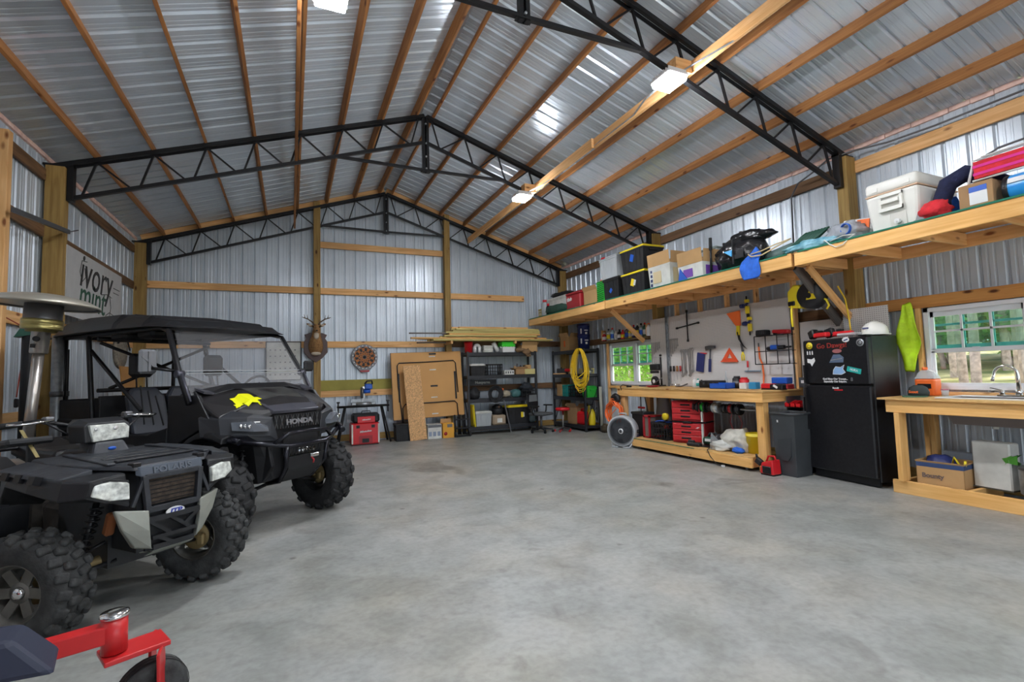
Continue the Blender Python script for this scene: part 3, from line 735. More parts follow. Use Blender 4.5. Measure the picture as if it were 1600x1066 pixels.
t = thing('cooler_box', 'dark red cooler box with white lettering on the overhead shelf', 'cooler', (3.92, 9.44, LT), -90)
mk('body', REDD, t, lambda b: b.box((0, 0, .17), (.60, .36, .34), bev=.02)); mk('lid', REDD, t, lambda b: b.box((0, 0, .365), (.62, .38, .05), bev=.015)); mk('handle', REDD, t, lambda b: b.tube([(-.3, 0, .3), (-.33, 0, .34), (-.33, 0, .44), (.33, 0, .44), (.33, 0, .34), (.3, 0, .3)], .012, 6))
mk('emblem', WHT, t, lambda b: b.prism([(-.24, .20), (-.06, .21), (-.04, .26), (-.09, .29), (-.14, .25), (-.18, .29), (-.25, .27)], -.184, -.180, 'Y'))
t = carton('open cardboard carton holding a wad of striped cloth on the overhead shelf', (4.02, 8.84, LT), -90, .52, .42, .33, CARD, True, fl=.3)
lump('striped_cloth', 'grey and blue striped cloth bundled in the open carton on the overhead shelf', 'cloth', (4.02, 8.85, LT+.26), 0, (.17, .24, .14), mat('stripe_cloth', (.30, .36, .45), .8, noise_=.8, nscale=22), 8, .4)
GS = mat('green_stripes', (.02, .50, .04), .5)
t = thing('gift_bag', 'bright green zebra-striped upright bag behind the dark totes on the shelf', 'bag', (3.88, 8.42, LT), -90)
mk('body', GS, t, lambda b: b.loft([[(-.12, -.09, 0), (.12, -.09, 0), (.12, .09, 0), (-.12, .09, 0)], [(-.12, -.10, .45), (.12, -.10, .45), (.12, .07, .45), (-.12, .07, .45)]]))
for k in range(11): mk('stripe', BLK, t, lambda b: b.bar((-.12, -.1, .03+.04*k), (.12, -.103, .045+.04*k+rr(-.01, .01)), .006, .012, up=(0, 0, 1)))
t = thing('toy_figure', 'orange-topped water gun poking up behind the dark totes on the shelf', 'toy', (4.0, 8.62, LT+.30), -90)
mk('body', CLR, t, lambda b: b.bar((0, 0, 0), (.1, 0, .25), .05, .05)); mk('muzzle', ORG, t, lambda b: b.cyl((-.07, 0, .2), (.07, 0, .27), .035))
tote('upright clear tote with a red latch standing on the smaller black tote', (4.02, 8.15, LT+.47), -90, .62, .46, .44, CLR, CLR)
mk('tote_latch', RED, None, lambda b: b.box((3.78, 8.28, LT+.90), (.02, .12, .03), bev=.004)); top(bpy.data.objects['tote_latch'], 'red latch clip on the clear tote', 'latch')
bpy.data.objects['tote_latch'].name = 'red_clip'
tote('smaller black tote with a blue sticker, beneath the clear tote', (4.0, 8.06, LT), -90, .54, .46, .46, BPLM, BPLM)
t1 = tote('black tote with a yellow lid, lower of the two stacked on the overhead shelf', (4.03, 7.38, LT), -90, .70, .5, .44, BPLM, YEL)
t2 = tote('black tote with a yellow lid, upper of the two stacked on the overhead shelf', (4.03, 7.38, LT+.46), -90, .70, .5, .44, BPLM, YEL)
for tt, m in ((t1, YEL), (t2, BLU)):
    mk('sticker', m, tt, lambda b: b.box((-.0, -.238, .24), (.10, .004, .13), rot=(0, 20, 0)))
mk('sticker', WHT, t1, lambda b: b.box((.06, -.240, .23), (.05, .004, .10), rot=(0, 20, 0)))
mk('sticker', BLU, bpy.data.objects['storage_tote.002'], lambda b: b.box((0, -.217, .2), (.07, .004, .09), rot=(0, 45, 0)))
# white/brown cartons
for y, w, lb, m2 in ((6.62, .60, 'tall white-printed carton with brown flaps standing open on the overhead shelf', mat('print_tan', (.62, .50, .30), .7)), (5.90, .58, 'white and purple printed open carton next to the black bag', mat('print_purple', (.16, .05, .35), .6))):
    t = thing('printed_carton', lb, 'box', (3.98, y, LT), -90)
    hh = .40 if y > 6.5 else .26
    mk('body', WHTD, t, lambda b: b.loft([[(-w*.42, -.2, 0), (w*.42, -.2, 0), (w*.42, .2, 0), (-w*.42, .2, 0)], [(-w*.46, -.22, hh), (w*.46, -.22, hh), (w*.46, .22, hh), (-w*.46, .22, hh)]]))
    mk('flap', CARD, t, lambda b: b.bar((0, -.22, hh), (0, -.235, hh+.22), w*.9, .006, up=(0, -1, 0))); mk('flap', CARD, t, lambda b: b.bar((w*.46, 0, hh), (w*.48, 0, hh+.20), .4, .006, up=(1, 0, 0)))
    mk('flap', CARDD, t, lambda b: b.bar((0, .22, hh), (0, .24, hh+.2), w*.9, .006, up=(0, 1, 0))); mk('flap', CARDD, t, lambda b: b.bar((-w*.46, 0, hh), (-w*.5, 0, hh+.2), .4, .006, up=(1, 0, 0)))
    mk('printed_panel', m2, t, lambda b: (b.box((-.05, -.213, hh*.5), (.20, .006, hh*.5)), b.box((w*.455, 0, hh*.5), (.006, .3, hh*.6))))
    if y > 6.5:
        for i in range(4): mk('print_icon', BLUD, t, lambda b: b.box((-.20, -.214, .08+.08*i), (.045, .006, .05)))
    else: mk('print_wedge', BLU, t, lambda b: b.prism([(-.26, .02), (-.05, .02), (-.22, .24)], -.225, -.212, 'Y'))
t = tote('clear lidded tote lying behind the printed cartons on the overhead shelf', (4.40, 6.1, LT), -90, .62, .3, .58, CLR, mat('smoke_lid', (.10, .13, .12), .4))
for i, (y, h, x) in enumerate(((5.56, .60, 3.85), (5.44, .50, 4.0), (5.30, .66, 4.2))):
    t = thing('folded_pole', ['nearest upright black pole beside the printed cartons', 'shorter black pole just behind the first, next to the black bag', 'black pole standing furthest back behind the black bag'][i], 'pole', (x, y, LT))
    mk('shaft', BLK, t, lambda b: b.cyl((0, 0, 0), (0, -.02, h), .016)); mk('grip', RUB, t, lambda b: b.cyl((0, -.013, h*.68), (0, -.02, h), .024))
t = thing('trash_bag', 'big glossy black garbage bag bundle with straps on the overhead shelf', 'bag', (4.0, 5.1, LT+.045), -90)
mk('body', BAG, t, lambda b: (b.ball((0, 0, .22), (.40, .24, .28), 26, 18, .22, 3), b.ball((-.16, -.04, .16), (.24, .2, .2), 18, 12, .25, 5), b.ball((.12, 0, .42), (.28, .17, .11), 20, 14, .3, 9), b.ball((.36, .0, .40), (.20, .1, .06), 16, 10, .3, 12)))
mk('blue_tag', mat('lightblue', (.10, .45, .85), .5), t, lambda b: b.prism([(-.10, .24), (.04, .24), (.03, .15)], -.27, -.25, 'Y'))
mk('strap', BPLM, t, lambda b: (b.box((.05, -.25, .22), (.02, .012, .36)), b.box((.14, -.24, .16), (.16, .012, .12), bev=.004)))
cloth('blue_towel', 'bright blue towel hanging over the overhead shelf edge', 'towel', (3.6, 4.62, 2.7), [[(3.74, 4.76-.25*j/4, 3.04+.02*j*(4-j)-.12*abs(j-2)) for j in range(5)], [(3.64, 4.78-.28*j/4, 2.92) for j in range(5)], [(3.575, 4.80-.32*j/4, 2.80) for j in range(5)], [(3.56, 4.79-.32*j/4, 2.68+.01*j) for j in range(5)], [(3.565, 4.75-.26*j/4, 2.58+.015*abs(j-1)) for j in range(5)]], .012, BLUC, 3, .06)
t = thing('cargo_strap', 'tan rope loop lying over the blue towel on the shelf', 'rope', (3.7, 4.5, LT)); mk('rope', mat('rope_tan', (.55, .42, .22), .8), t, lambda b: b.tube([(-.1+.0, .17, .12), (-.13, .1, .07), (-.12, -.05, .06), (-.06, -.25, .14), (0, -.38, .2), (-.02, -.2, .18), (-.06, 0, .13), (-.07, .15, .12)], .009, 6))
t = thing('tent_roll', 'grey-green rolled bag behind the blue towel', 'bag', (4.15, 4.55, LT), -90); mk('body', mat('grey_green', (.10, .16, .15), .5), t, lambda b: b.tube([(-.30, .05, .09), (-.28, 0, .11), (.2, -.1, .13), (.24, -.1, .12)], [.05, .1, .11, .06], 14)); mk('strap', BLK, t, lambda b: b.lathe([(.115, 0), (.115, .03)], (0, -.05, .11), 'X', 14))
t = thing('garden_hose', 'dark green garden hose coil lying on the overhead shelf', 'hose', (3.86, 4.10, LT+.02), -90)
for i in range(8): mk('hose_loop', DGN, t, lambda b: b.tube([(.17*math.cos(a)-.10+.040*i, .10*math.sin(a), .125+.12*math.sin(a+1.1)) for a in [2*math.pi*k/22 for k in range(22)]], .012, 6, closed=True))
TARP = mat('blue_tarp', (.03, .34, .52), .3, noise_=.5, nscale=9, bump=.7, col2=(.35, .62, .72))
o = lump('tarp_bundle', 'crumpled shiny turquoise plastic sheet on the edge of the overhead shelf', 'tarpaulin', (3.70, 3.84, LT-.005), 92, (.34, .08, .065), TARP, 21, .7, n=30)
t = thing('leaf_blower', 'green and black power tool lying behind the garden hose', 'power tool', (4.2, 3.72, LT), -90); mk('body', BPLM, t, lambda b: (b.ball((.1, 0, .2), (.20, .09, .07), 14, 10, .2, 2), b.b2((.0, -.06, 0), (.16, .06, .15)))); mk('green_cover', GRN, t, lambda b: b.bar((-.20, -.02, .11), (.10, -.02, .20), .12, .06)); 
t = thing('bubble_pack', 'clear shiny plastic wrap with blue rope beside the white cooler', 'bag', (3.80, 3.52, LT), -90)
mk('wrap', mat('clear_wrap', (.40, .42, .46), .15, alpha=.7, bump=.8, nscale=10), t, lambda b: b.ball((0, 0, .11), (.20, .14, .12), 20, 12, .6, 4)); mk('blue_rope', BLU, t, lambda b: [b.tube([(.08+.05*math.cos(a), -.13+.01*i, .13+.06*math.sin(a)) for a in [2*math.pi*k/14 for k in range(14)]], .006, 5, closed=True) for i in range(4)])
t = thing('printed_package', 'white and orange package standing between the plastic wrap and the cooler', 'package', (3.93, 3.44, LT), -90); mk('body', WHT, t, lambda b: b.box((0, 0, .14), (.32, .10, .24), rot=(0, 8, 0), bev=.01)); mk('orange_patch', ORG, t, lambda b: b.box((.08, -.06, .17), (.13, .012, .13), rot=(0, 8, 0)))
t = thing('string_tangle', 'white cord tangle hanging over the shelf edge by the cooler', 'cord', (3.66, 3.45, LT))
mk('cord', WHTD, t, lambda b: b.tube([(0, .28, .01), (-.03, .2, .05), (-.075, .12, -.02), (-.08, .05, -.07), (-.075, -.03, -.06), (-.05, -.08, 0), (0, -.12, .04), (-.03, 0, .05), (-.02, .15, .02)], .007, 5))
# big white cooler
t = thing('white_cooler', 'large white ice chest on the overhead shelf near the camera', 'cooler', (4.08, 2.98, LT), -90)
CO = mat('cooler_white', (.74, .73, .68), .45, noise_=.06, nscale=3)
mk('body', CO, t, lambda b: b.loft([[(sx*.215, sy*.34, 0) for sx, sy in ((-1, -1), (1, -1), (1, 1), (-1, 1))], [(sx*.235, sy*.36, .2) for sx, sy in ((-1, -1), (1, -1), (1, 1), (-1, 1))], [(sx*.25, sy*.375, .40) for sx, sy in ((-1, -1), (1, -1), (1, 1), (-1, 1))]]), bevel=.03)
mk('lid', CO, t, lambda b: (b.box((0, 0, .475), (.50, .75, .13), bev=.035, seg=3), b.box((0, -.1, .545), (.1, .3, .012), bev=.004)))
mk('seam_strip', mat('cooler_seam', (.62, .42, .28), .6), t, lambda b: b.box((0, 0, .405), (.495, .745, .012)))
mk('handle', CO, t, lambda b: (b.b2((-.11, -.395, .20), (-.085, -.365, .38)), b.b2((.085, -.395, .20), (.11, -.365, .38)), b.b2((-.11, -.40, .35), (.11, -.37, .385)), b.b2((-.11, -.40, .20), (.11, -.37, .235)), b.b2((-.08, -.41, .28), (.08, -.385, .32))))
mk('drain_recess', mat('cooler_shade', (.60, .585, .54), .5), t, lambda b: b.box((0.05, -.352, .09), (.15, .012, .16), bev=.004)); mk('drain_plug', WHT, t, lambda b: (b.cyl((.05, -.36, .07), (.05, -.40, .07), .026), b.cyl((.05, -.38, .07), (.05, -.41, .07), .01)))
[mk('hinge', CO, t, lambda b: b.box((x, -.37, .46), (.06, .02, .04))) for x in (-.15, .15)]
t = thing('teal_tube', 'open end of a grey and teal mat roll beside the cooler', 'tube', (3.74, 2.76, LT), -90); mk('tube', TEAL, t, lambda b: b.lathe([(.055, 0), (.055, .3)], (0, 0, .06), 'Y', 18)); mk('liner', mat('liner_grey', (.3, .3, .32), .6), t, lambda b: b.lathe([(.052, -.004), (.058, 0), (.045, .0), (.045, .3)], (0, 0, .06), 'Y', 18))
lump('red_cloth_bundle', 'crumpled red cloth lying between the cooler and the navy jacket', 'cloth', (3.78, 2.64, LT+.01), 80, (.13, .11, .10), REDC, 31, .6)
lump('blue_cloth_bundle', 'bright blue cloth stuffed behind the red cloth on the shelf', 'cloth', (4.12, 2.66, LT), 80, (.10, .10, .15), BLUC, 33, .5)
t = thing('navy_jacket', 'navy quilted jacket folded upright beside the cardboard roll box', 'jacket', (3.95, 2.50, LT), -90)
mk('body', NAVY, t, lambda b: (b.tube([(-.13, -.05, .0), (-.13, -.06, .2), (-.08, -.03, .36), (.05, 0, .42), (.2, .06, .34), (.32, .1, .28)], [.06, .075, .08, .085, .07, .03], 12)))
t = carton('tan carton with a blue and white printed label near the folding chair', (3.96, 2.31, LT), -90, .25, .42, .25, CARDD, False, tape=False)
mk('label', WHT, t, lambda b: b.box((.02, -.212, .13), (.13, .004, .16))); mk('label_header', BLU, t, lambda b: b.box((.02, -.2135, .19), (.13, .004, .05)))
t = thing('air_mattress_roll', 'bright blue packaged roll with white print at the right edge of the shelf', 'roll', (3.86, 1.85, LT), -90)
mk('roll', mat('cyan_film', (.03, .30, .75), .3), t, lambda b: b.lathe([(.02, -.28), (.11, -.27), (.125, -.24), (.125, .24), (.11, .27), (.02, .28)], (0, 0, .125), 'X', 22)); mk('end_cap', BLK, t, lambda b: b.lathe([(.126, -.275), (.128, -.26), (.128, -.235), (.12, -.235)], (0, 0, .125), 'X', 22))
mk('white_print', WHT, t, lambda b: (b.box((-.17, -.118, .175), (.12, .012, .05), rot=(-24, 0, 0)), b.box((.12, -.118, .175), (.22, .012, .035), rot=(-24, 0, 0))))
t = thing('folding_chair', 'folded beach chair with red and pink striped fabric on top of the shelf boxes', 'chair', (4.0, 1.98, LT+.26), -90)
mk('fabric', REDC, t, lambda b: b.b2((-.34, -.22, .03), (.5, -.2, .19))); 
for i, z in enumerate((.06, .13)): mk('pink_stripe', paint('magenta', (.65, .02, .25), .7), t, lambda b: b.b2((-.345, -.225, z), (.5, -.198, z+.025)))
mk('frame', WHT, t, lambda b: (b.tube([(-.40, -.2, -.02), (-.34, -.2, .21), (-.33, -.1, .24), (.5, -.1, .27)], .012, 8), b.tube([(-.34, .0, .22), (.5, .0, .30)], .011, 8), b.tube([(-.36, -.2, .02), (.5, -.2, .02)], .011, 8), b.tube([(-.3, -.16, .235), (.5, -.16, .25)], .009, 8)))
mk('arm_tube', STEELD, t, lambda b: b.tube([(-.28, -.12, .25), (-.2, -.1, .29), (.5, -.08, .33)], .01, 8))

# ---------------------------------------------------------------- pegboards
def peg_mat():
    m = bpy.data.materials.new('pegboard'); m.use_nodes = True; nt = m.node_tree; L = nt.links.new; N = nt.nodes.new; b = nt.nodes['Principled BSDF']
    tc = N('ShaderNodeTexCoord'); mp = N('ShaderNodeMapping'); mp.inputs['Scale'].default_value = (1/.0254,)*3; L(tc.outputs['Object'], mp.inputs[0])
    sp = N('ShaderNodeSeparateXYZ'); L(mp.outputs[0], sp.inputs[0]); res = []
    for ax in ('Y', 'Z'):
        f = N('ShaderNodeMath'); f.operation = 'FRACT'; L(sp.outputs[ax], f.inputs[0]); s = N('ShaderNodeMath'); s.operation = 'SUBTRACT'; s.inputs[1].default_value = .5; L(f.outputs[0], s.inputs[0])
        p = N('ShaderNodeMath'); p.operation = 'POWER'; p.inputs[1].default_value = 2; a = N('ShaderNodeMath'); a.operation = 'ABSOLUTE'; L(s.outputs[0], a.inputs[0]); L(a.outputs[0], p.inputs[0]); res.append(p.outputs[0])
    ad = N('ShaderNodeMath'); L(res[0], ad.inputs[0]); L(res[1], ad.inputs[1]); lt = N('ShaderNodeMath'); lt.operation = 'LESS_THAN'; lt.inputs[1].default_value = .032; L(ad.outputs[0], lt.inputs[0])
    mx = N('ShaderNodeMixRGB'); mx.inputs[1].default_value = (.66, .64, .63, 1); mx.inputs[2].default_value = (.10, .09, .09, 1); L(lt.outputs[0], mx.inputs[0]); L(mx.outputs[0], b.inputs['Base Color']); b.inputs['Roughness'].default_value = .55
    return m
PEG = peg_mat()
def peg(label, y0, y1, z0, z1, x=4.56):
    o = MB().b2((x, y0, z0), (x+.006, y1, z1)).build('pegboard', PEG); return top(o, label, 'pegboard')
peg('large white pegboard above the workbench, full of hanging tools', 4.83, 7.36, 1.10, 2.41); peg('narrow white pegboard strip beside the far window, left of the metal channel', 7.39, 7.87, 1.10, 2.41)
peg('white pegboard behind the fridge, beneath the yellow hose reel', 4.10, 4.74, 1.1, 2.03, 4.63); peg('white pegboard behind the hard hat on the fridge', 3.55, 4.085, 1.1, 2.12, 4.56)
PX_ = 4.555
def pt(name, label, cat, y, z, group=None): return thing(name, label, cat, (PX_, y, z), -90, group)   # local: x right, y into wall, z up, origin on the board face
t = thing('metal_channel', 'upright galvanised metal channel screwed to the pegboard by the far window', 'channel', (4.55, 7.36, 1.09), -90)
mk('channel', GALV, t, lambda b: (b.b2((-.03, -.004, 0), (.03, 0, 1.32)), b.b2((-.03, -.03, 0), (-.026, 0, 1.32)), b.b2((.026, -.03, 0), (.03, 0, 1.32)))); 
for k in range(8): mk('slot', BLK, t, lambda b: b.b2((-.008, -.006, .1+.15*k), (.008, -.0035, .14+.15*k)))
t = pt('lug_wrench', 'black cross-shaped lug wrench hanging on the pegboard', 'wrench', 6.83, 2.19)
mk('bar', BLK, t, lambda b: (b.cyl((-.26, -.02, -.02), (.26, -.02, .03), .012, n=8), b.cyl((0, -.02, -.27), (0, -.02, .27), .012, n=8)))
for x, z, a in ((-.26, -.02, 1), (.26, .03, 1), (0, -.27, 0), (0, .27, 0)): mk('socket', BLK, t, lambda b: b.cyl((x-.02*a, -.02, z-.02*(1-a)), (x+.02*a, -.02, z+.02*(1-a)), .02, n=8))
def wrench(label, y, z, L, w, group, m=CHR, tilt=0):
    t = pt('combination_wrench', label, 'wrench', y, z, group); a = R(tilt); s, c = math.sin(a), math.cos(a)
    mk('shank', m, t, lambda b: b.bar((0, -.015, 0), (s*L, -.015, -c*L), .006, w*.5, up=(1, 0, 0)))
    mk('ring_end', m, t, lambda b: b.tube([(w*.55*math.cos(q), -.015, w*.55*math.sin(q)) for q in [2*math.pi*k/10 for k in range(10)]], w*.2, 5, closed=True))
    mk('open_end', m, t, lambda b: b.tube([(s*L+w*.6*math.cos(q), -.015, -c*L+w*.6*math.sin(q)) for q in [R(-250+320*k/8) for k in range(9)]], w*.22, 5))
    return t
OR6 = ['leftmost', 'second', 'third', 'fourth', 'fifth', 'rightmost']
for i in range(6): wrench(f'{OR6[i]} of the small wrenches stepping shorter, in the row right of the metal channel', 7.33-.045*i, 1.97, .34-.045*i, .026, 'stepped wrenches right of the channel', STEEL)
for i in range(5): wrench(f'{OR6[i]} wrench of the upper stepped row left of the metal channel', 7.82-.055*i, 1.94, .24-.035*i, .024, 'upper wrenches left of the channel', STEEL)
for i in range(4): wrench(f'{OR6[i]} wrench of the lower stepped row left of the metal channel', 7.82-.06*i, 1.66, .26-.04*i, .024, 'lower wrenches left of the channel', STEEL)
for i in range(6): wrench(f'{OR6[i]} of the six big wrenches bunched at the middle of the pegboard', 7.02-.055*i, 1.74+.02*(i > 3), .44-.03*(i % 3), .04, 'big wrenches on the pegboard', STEEL, rr(-2, 5))
for i in range(4):
    t = pt('screwdriver', f'{OR6[i]} of the screwdrivers in the rack under the stepped wrenches', 'screwdriver', 7.30-.085*i, 1.42, 'screwdrivers on the pegboard')
    mk('handle', [BLK, BLK, mat('wood_handle', (.30, .14, .05), .5), REDD][i], t, lambda b: b.lathe([(.008, -.05), (.02, -.04), (.016, 0), (.02, .05), (.006, .055)], (0, -.03, .0), 'Z', 8)); mk('shaft', STEEL, t, lambda b: b.cyl((0, -.03, -.05), (0, -.03, -.2-.03*(i % 2)), .004, n=6))
t = pt('hatchet', 'small hatchet with a dark steel head and blue grip hanging on the pegboard', 'hatchet', 6.31, 1.62)
mk('head', STEELD, t, lambda b: b.loft([[(-.11, -.03, .10), (-.11, -.02, .10), (-.12, -.02, .17), (-.12, -.03, .17)], [(0, -.045, .12), (0, -.005, .12), (0, -.005, .18), (0, -.045, .18)], [(.10, -.04, .13), (.10, -.01, .13), (.10, -.01, .17), (.10, -.04, .17)]]))
mk('handle', STEELD, t, lambda b: b.bar((0, -.025, .15), (-.03, -.025, -.1), .02, .02)); mk('grip', BLUD, t, lambda b: b.bar((-.025, -.025, -.05), (-.045, -.025, -.27), .03, .035, up=(1, 0, 0)))
t = pt('level_square', 'dark blue rectangular tool pouch hanging tilted on the pegboard', 'tool pouch', 6.56, 1.52)
mk('body', BLUD, t, lambda b: b.box((0, -.02, 0), (.17, .03, .33), rot=(0, 10, 0), bev=.008)); mk('red_clip', RED, t, lambda b: b.box((.08, -.02, .155), (.14, .02, .02), rot=(0, 5, 0)))
t = pt('pruning_saw', 'folding pruning saw with an orange sheath and curved blade on the pegboard', 'saw', 5.75, 2.08)
mk('sheath', ORG, t, lambda b: b.prism([(-.17, .22), (.08, .24), (.08, 0), (.0, 0)], -.04, -.01, 'Y')); mk('grip', YEL, t, lambda b: b.bar((.04, -.03, .0), (.03, -.03, -.15), .03, .05, up=(1, 0, 0))); mk('blade', BLK, t, lambda b: b.tube([(.03, -.03, -.1), (.05, -.03, -.22), (.11, -.03, -.32), (.18, -.03, -.38)], [.02, .018, .012, .003], 6))
for i, (y, z) in enumerate(((5.53, 2.36), (5.50, 2.08))):
    t = pt('bar_clamp', ['upper yellow and black bar clamp hanging right of the pruning saw', 'lower yellow and black bar clamp hanging right of the pruning saw'][i], 'clamp', y, z, 'bar clamps on the pegboard')
    mk('bar', BLK, t, lambda b: b.b2((-.01, -.03, -.17), (.01, -.02, .17))); mk('jaw', YEL, t, lambda b: (b.box((.02, -.04, .09), (.07, .04, .05), bev=.006), b.box((.02, -.04, -.05), (.06, .04, .12), bev=.006))); mk('pad', BLUD, t, lambda b: (b.cyl((-.10, -.04, .02), (-.05, -.04, .02), .035, n=12), b.bar((-.06, -.03, .02), (.03, -.03, .05), .02, .02)))
t = pt('speed_square', 'orange-red triangular speed square on the pegboard', 'square', 5.93, 1.62)
def tri(b):
    o_ = [(-.17, -.09), (.16, -.10), (-.0, .12)]; i_ = [(-.05, -.05), (.045, -.055), (0, .03)]
    vs = [(x, y, z) for y in (-.012, -.003) for x, z in o_+i_]; fs = []
    for k in range(3):
        a, c = k, (k+1) % 3; fs += [(a, c, c+3, a+3), (a+6, a+9, c+9, c+6), (a, a+6, c+6, c), (a+3, c+3, c+9, a+9)]
    b.faces(vs, fs)
mk('blade', paint('square_red', (.70, .09, .03)), t, tri); mk('fence', paint('square_red', (.70, .09, .03)), t, lambda b: b.bar((-.175, -.015, -.10), (.165, -.015, -.11), .03, .018))
t = pt('tin_snips', 'tin snips with yellow grips hanging on the pegboard', 'snips', 5.66, 1.68)
mk('blade', STEELD, t, lambda b: (b.bar((0, -.02, -.02), (-.02, -.02, .11), .008, .035, up=(1, 0, 0)), b.cyl((0, -.03, 0), (0, -.01, 0), .022, n=10))); 
for s in (-1, 1): mk('grip', YEL, t, lambda b: b.tube([(0, -.02, -.02), (s*.022, -.02, -.08), (s*.018, -.02, -.16)], [.01, .012, .011], 8))
t = thing('wire_tool_rack', 'black wire rack holding power tool batteries at the right of the pegboard', 'rack', (4.58, 5.05, 1.45), -90)
def wr(b):
    for z in (0, .19, .42):
        for y in (-.17, -.01): b.tube([(-.28, y, z), (.28, y, z)], .008, 6)
        for x in (-.28, -.09, .1, .28): b.tube([(x, -.17, z), (x, -.01, z)], .005, 5)
    for x in (-.28, -.09, .1, .28):
        for y in (-.17, -.01): b.tube([(x, y, 0), (x, y, .42)], .008, 6)
mk('wire_frame', BLK, t, wr)
t = thing('impact_driver', 'blue and black cordless drill lying in the wire rack', 'drill', (4.49, 5.05, 1.64), -90); mk('body', BPLM, t, lambda b: b.cyl((-.12, 0, .04), (.16, 0, .05), .03, n=12)); mk('blue_body', BLU, t, lambda b: b.box((.0, 0, .055), (.12, .07, .07), bev=.01)); mk('chuck', BLK, t, lambda b: b.cyl((.16, 0, .05), (.26, 0, .05), .015, n=10))
t = thing('battery_charger', 'black battery charger on top left of the wire rack', 'charger', (4.48, 5.23, 1.88), -90); mk('body', BPLM, t, lambda b: b.box((0, 0, .04), (.18, .12, .08), bev=.012)); mk('fin', DGR, t, lambda b: [b.b2((-.07+.03*k, -.062, .02), (-.06+.03*k, .062, .085)) for k in range(5)])
t = thing('red_power_tool', 'red cordless tool on top right of the wire rack', 'power tool', (4.48, 4.92, 1.88), -90); mk('body', RED, t, lambda b: b.box((0, 0, .035), (.26, .09, .06), rot=(0, 4, 0), bev=.015)); mk('grip', BLK, t, lambda b: b.box((-.08, 0, .02), (.08, .08, .04), bev=.01))
t = thing('orange_air_hose', 'orange hose hanging down the pegboard left of the wire rack', 'hose', (4.56, 5.36, 1.1), -90); mk('hose', ORG, t, lambda b: b.tube([(-.02, 0, .62), (-.01, -.01, .55), (.0, -.02, .45), (.04, -.02, .36), (.055, -.02, .2), (.05, -.03, .05), (.05, -.06, .005)], .012, 8)); mk('fitting', STEELD, t, lambda b: b.cyl((-.02, 0, .6), (-.02, 0, .68), .012, n=8))
t = pt('hook_row', 'short blue hook rail holding drill bits on the pegboard', 'hook rail', 5.5, 1.34); mk('rail', mat('pale_blue', (.25, .38, .5), .5), t, lambda b: b.b2((-.14, -.02, 0), (.14, -.002, .02))); 
for k in range(7): mk('hook', STEELD, t, lambda b: b.tube([(-.12+.04*k, -.005, .01), (-.12+.04*k, -.04, 0), (-.12+.04*k, -.045, .02)], .003, 5))
t = pt('red_screwdriver', 'red-handled screwdriver standing alone above the blue hook rail', 'screwdriver', 5.58, 1.38); mk('handle', RED, t, lambda b: b.cyl((0, -.02, .03), (0, -.02, .13), .014, n=8)); mk('shaft', STEEL, t, lambda b: b.cyl((0, -.02, .03), (0, -.02, -.04), .004, n=6))
t = thing('drill_press', 'compact black and silver bench grinder head beside the far window', 'grinder', (4.38, 7.5, 1.10), -90)
mk('column', BLK, t, lambda b: b.cyl((.10, .0, 0), (.10, 0, .55), .018, n=10)); mk('motor', BPLM, t, lambda b: (b.box((-.02, -.02, .36), (.24, .12, .12), bev=.015), b.box((-.05, -.03, .27), (.16, .1, .05), bev=.01))); mk('wheel', BLK, t, lambda b: b.lathe([(.02, -.03), (.085, -.03), (.095, -.02), (.095, .02), (.085, .03), (.02, .03)], (-.02, -.05, .095), 'Y', 20)); mk('hub', WHT, t, lambda b: b.cyl((-.02, -.085, .095), (-.02, -.02, .095), .035, n=14)); mk('knob', BLK, t, lambda b: b.ball((.10, 0, .58), .025, 10, 8)); mk('base', BLK, t, lambda b: b.box((.02, 0, .012), (.22, .16, .024), bev=.005))
# shelf above far window with bottles
t = thing('bottle_shelf', 'dark narrow shelf above the far window lined with bottles', 'shelf', (4.62, 8.75, 2.07), 0); board('shelf_board', (4.6, 7.92, 2.085), (4.6, 9.62, 2.085), .16, .025, GIRTB, t); 
for yy in (7.98, 9.55): board('bracket_board', (4.60, yy, 2.11), (4.60, yy, 2.35), .02, .12, PINE, t, up=(1, 0, 0))
OR = ['first', 'second', 'third', 'fourth', 'fifth', 'sixth', 'seventh', 'eighth', 'ninth', 'tenth', 'eleventh', 'twelfth']
cfg = [(9.50, .05, .20, REDD, 'rusty red'), (9.32, .055, .27, CLR, 'pale clear'), (9.18, .05, .28, mat('lblue', (.4, .55, .62), .4), 'pale blue'), (9.04, .05, .20, WHT, 'white'), (8.92, .05, .22, BLK, 'black'), (8.80, .048, .20, RED, 'red'), (8.66, .05, .24, STEELD, 'dark grey'), (8.54, .045, .21, YEL, 'yellow'), (8.42, .048, .27, BLUD, 'navy'), (8.30, .045, .29, BLK, 'tall black'), (8.18, .05, .28, GALV, 'grey'), (8.06, .048, .28, DGN, 'dark green')]
for i, (y, r, h, m, cn) in enumerate(cfg): bottle(f'{cn} bottle, {OR[i]} from the left on the shelf above the far window', (4.585, y, 2.0985), r, h, m, [WHT, BLK, RED][i % 3], group='bottles above the far window', band=[WHT, YEL, BLU, WHTD][i % 4])
t = thing('white_jug', 'rounded white jug at the right end of the bottle shelf', 'jug', (4.42, 7.95, 2.0985)); t.location = (4.59, 7.945, 2.0985); mk('body', WHT, t, lambda b: b.lathe([(.05, 0), (.055, .02), (.055, .16), (.03, .22), (.015, .24)], n=14)); mk('cap', ORG, t, lambda b: b.cyl((0, 0, .235), (0, 0, .26), .02, n=10))
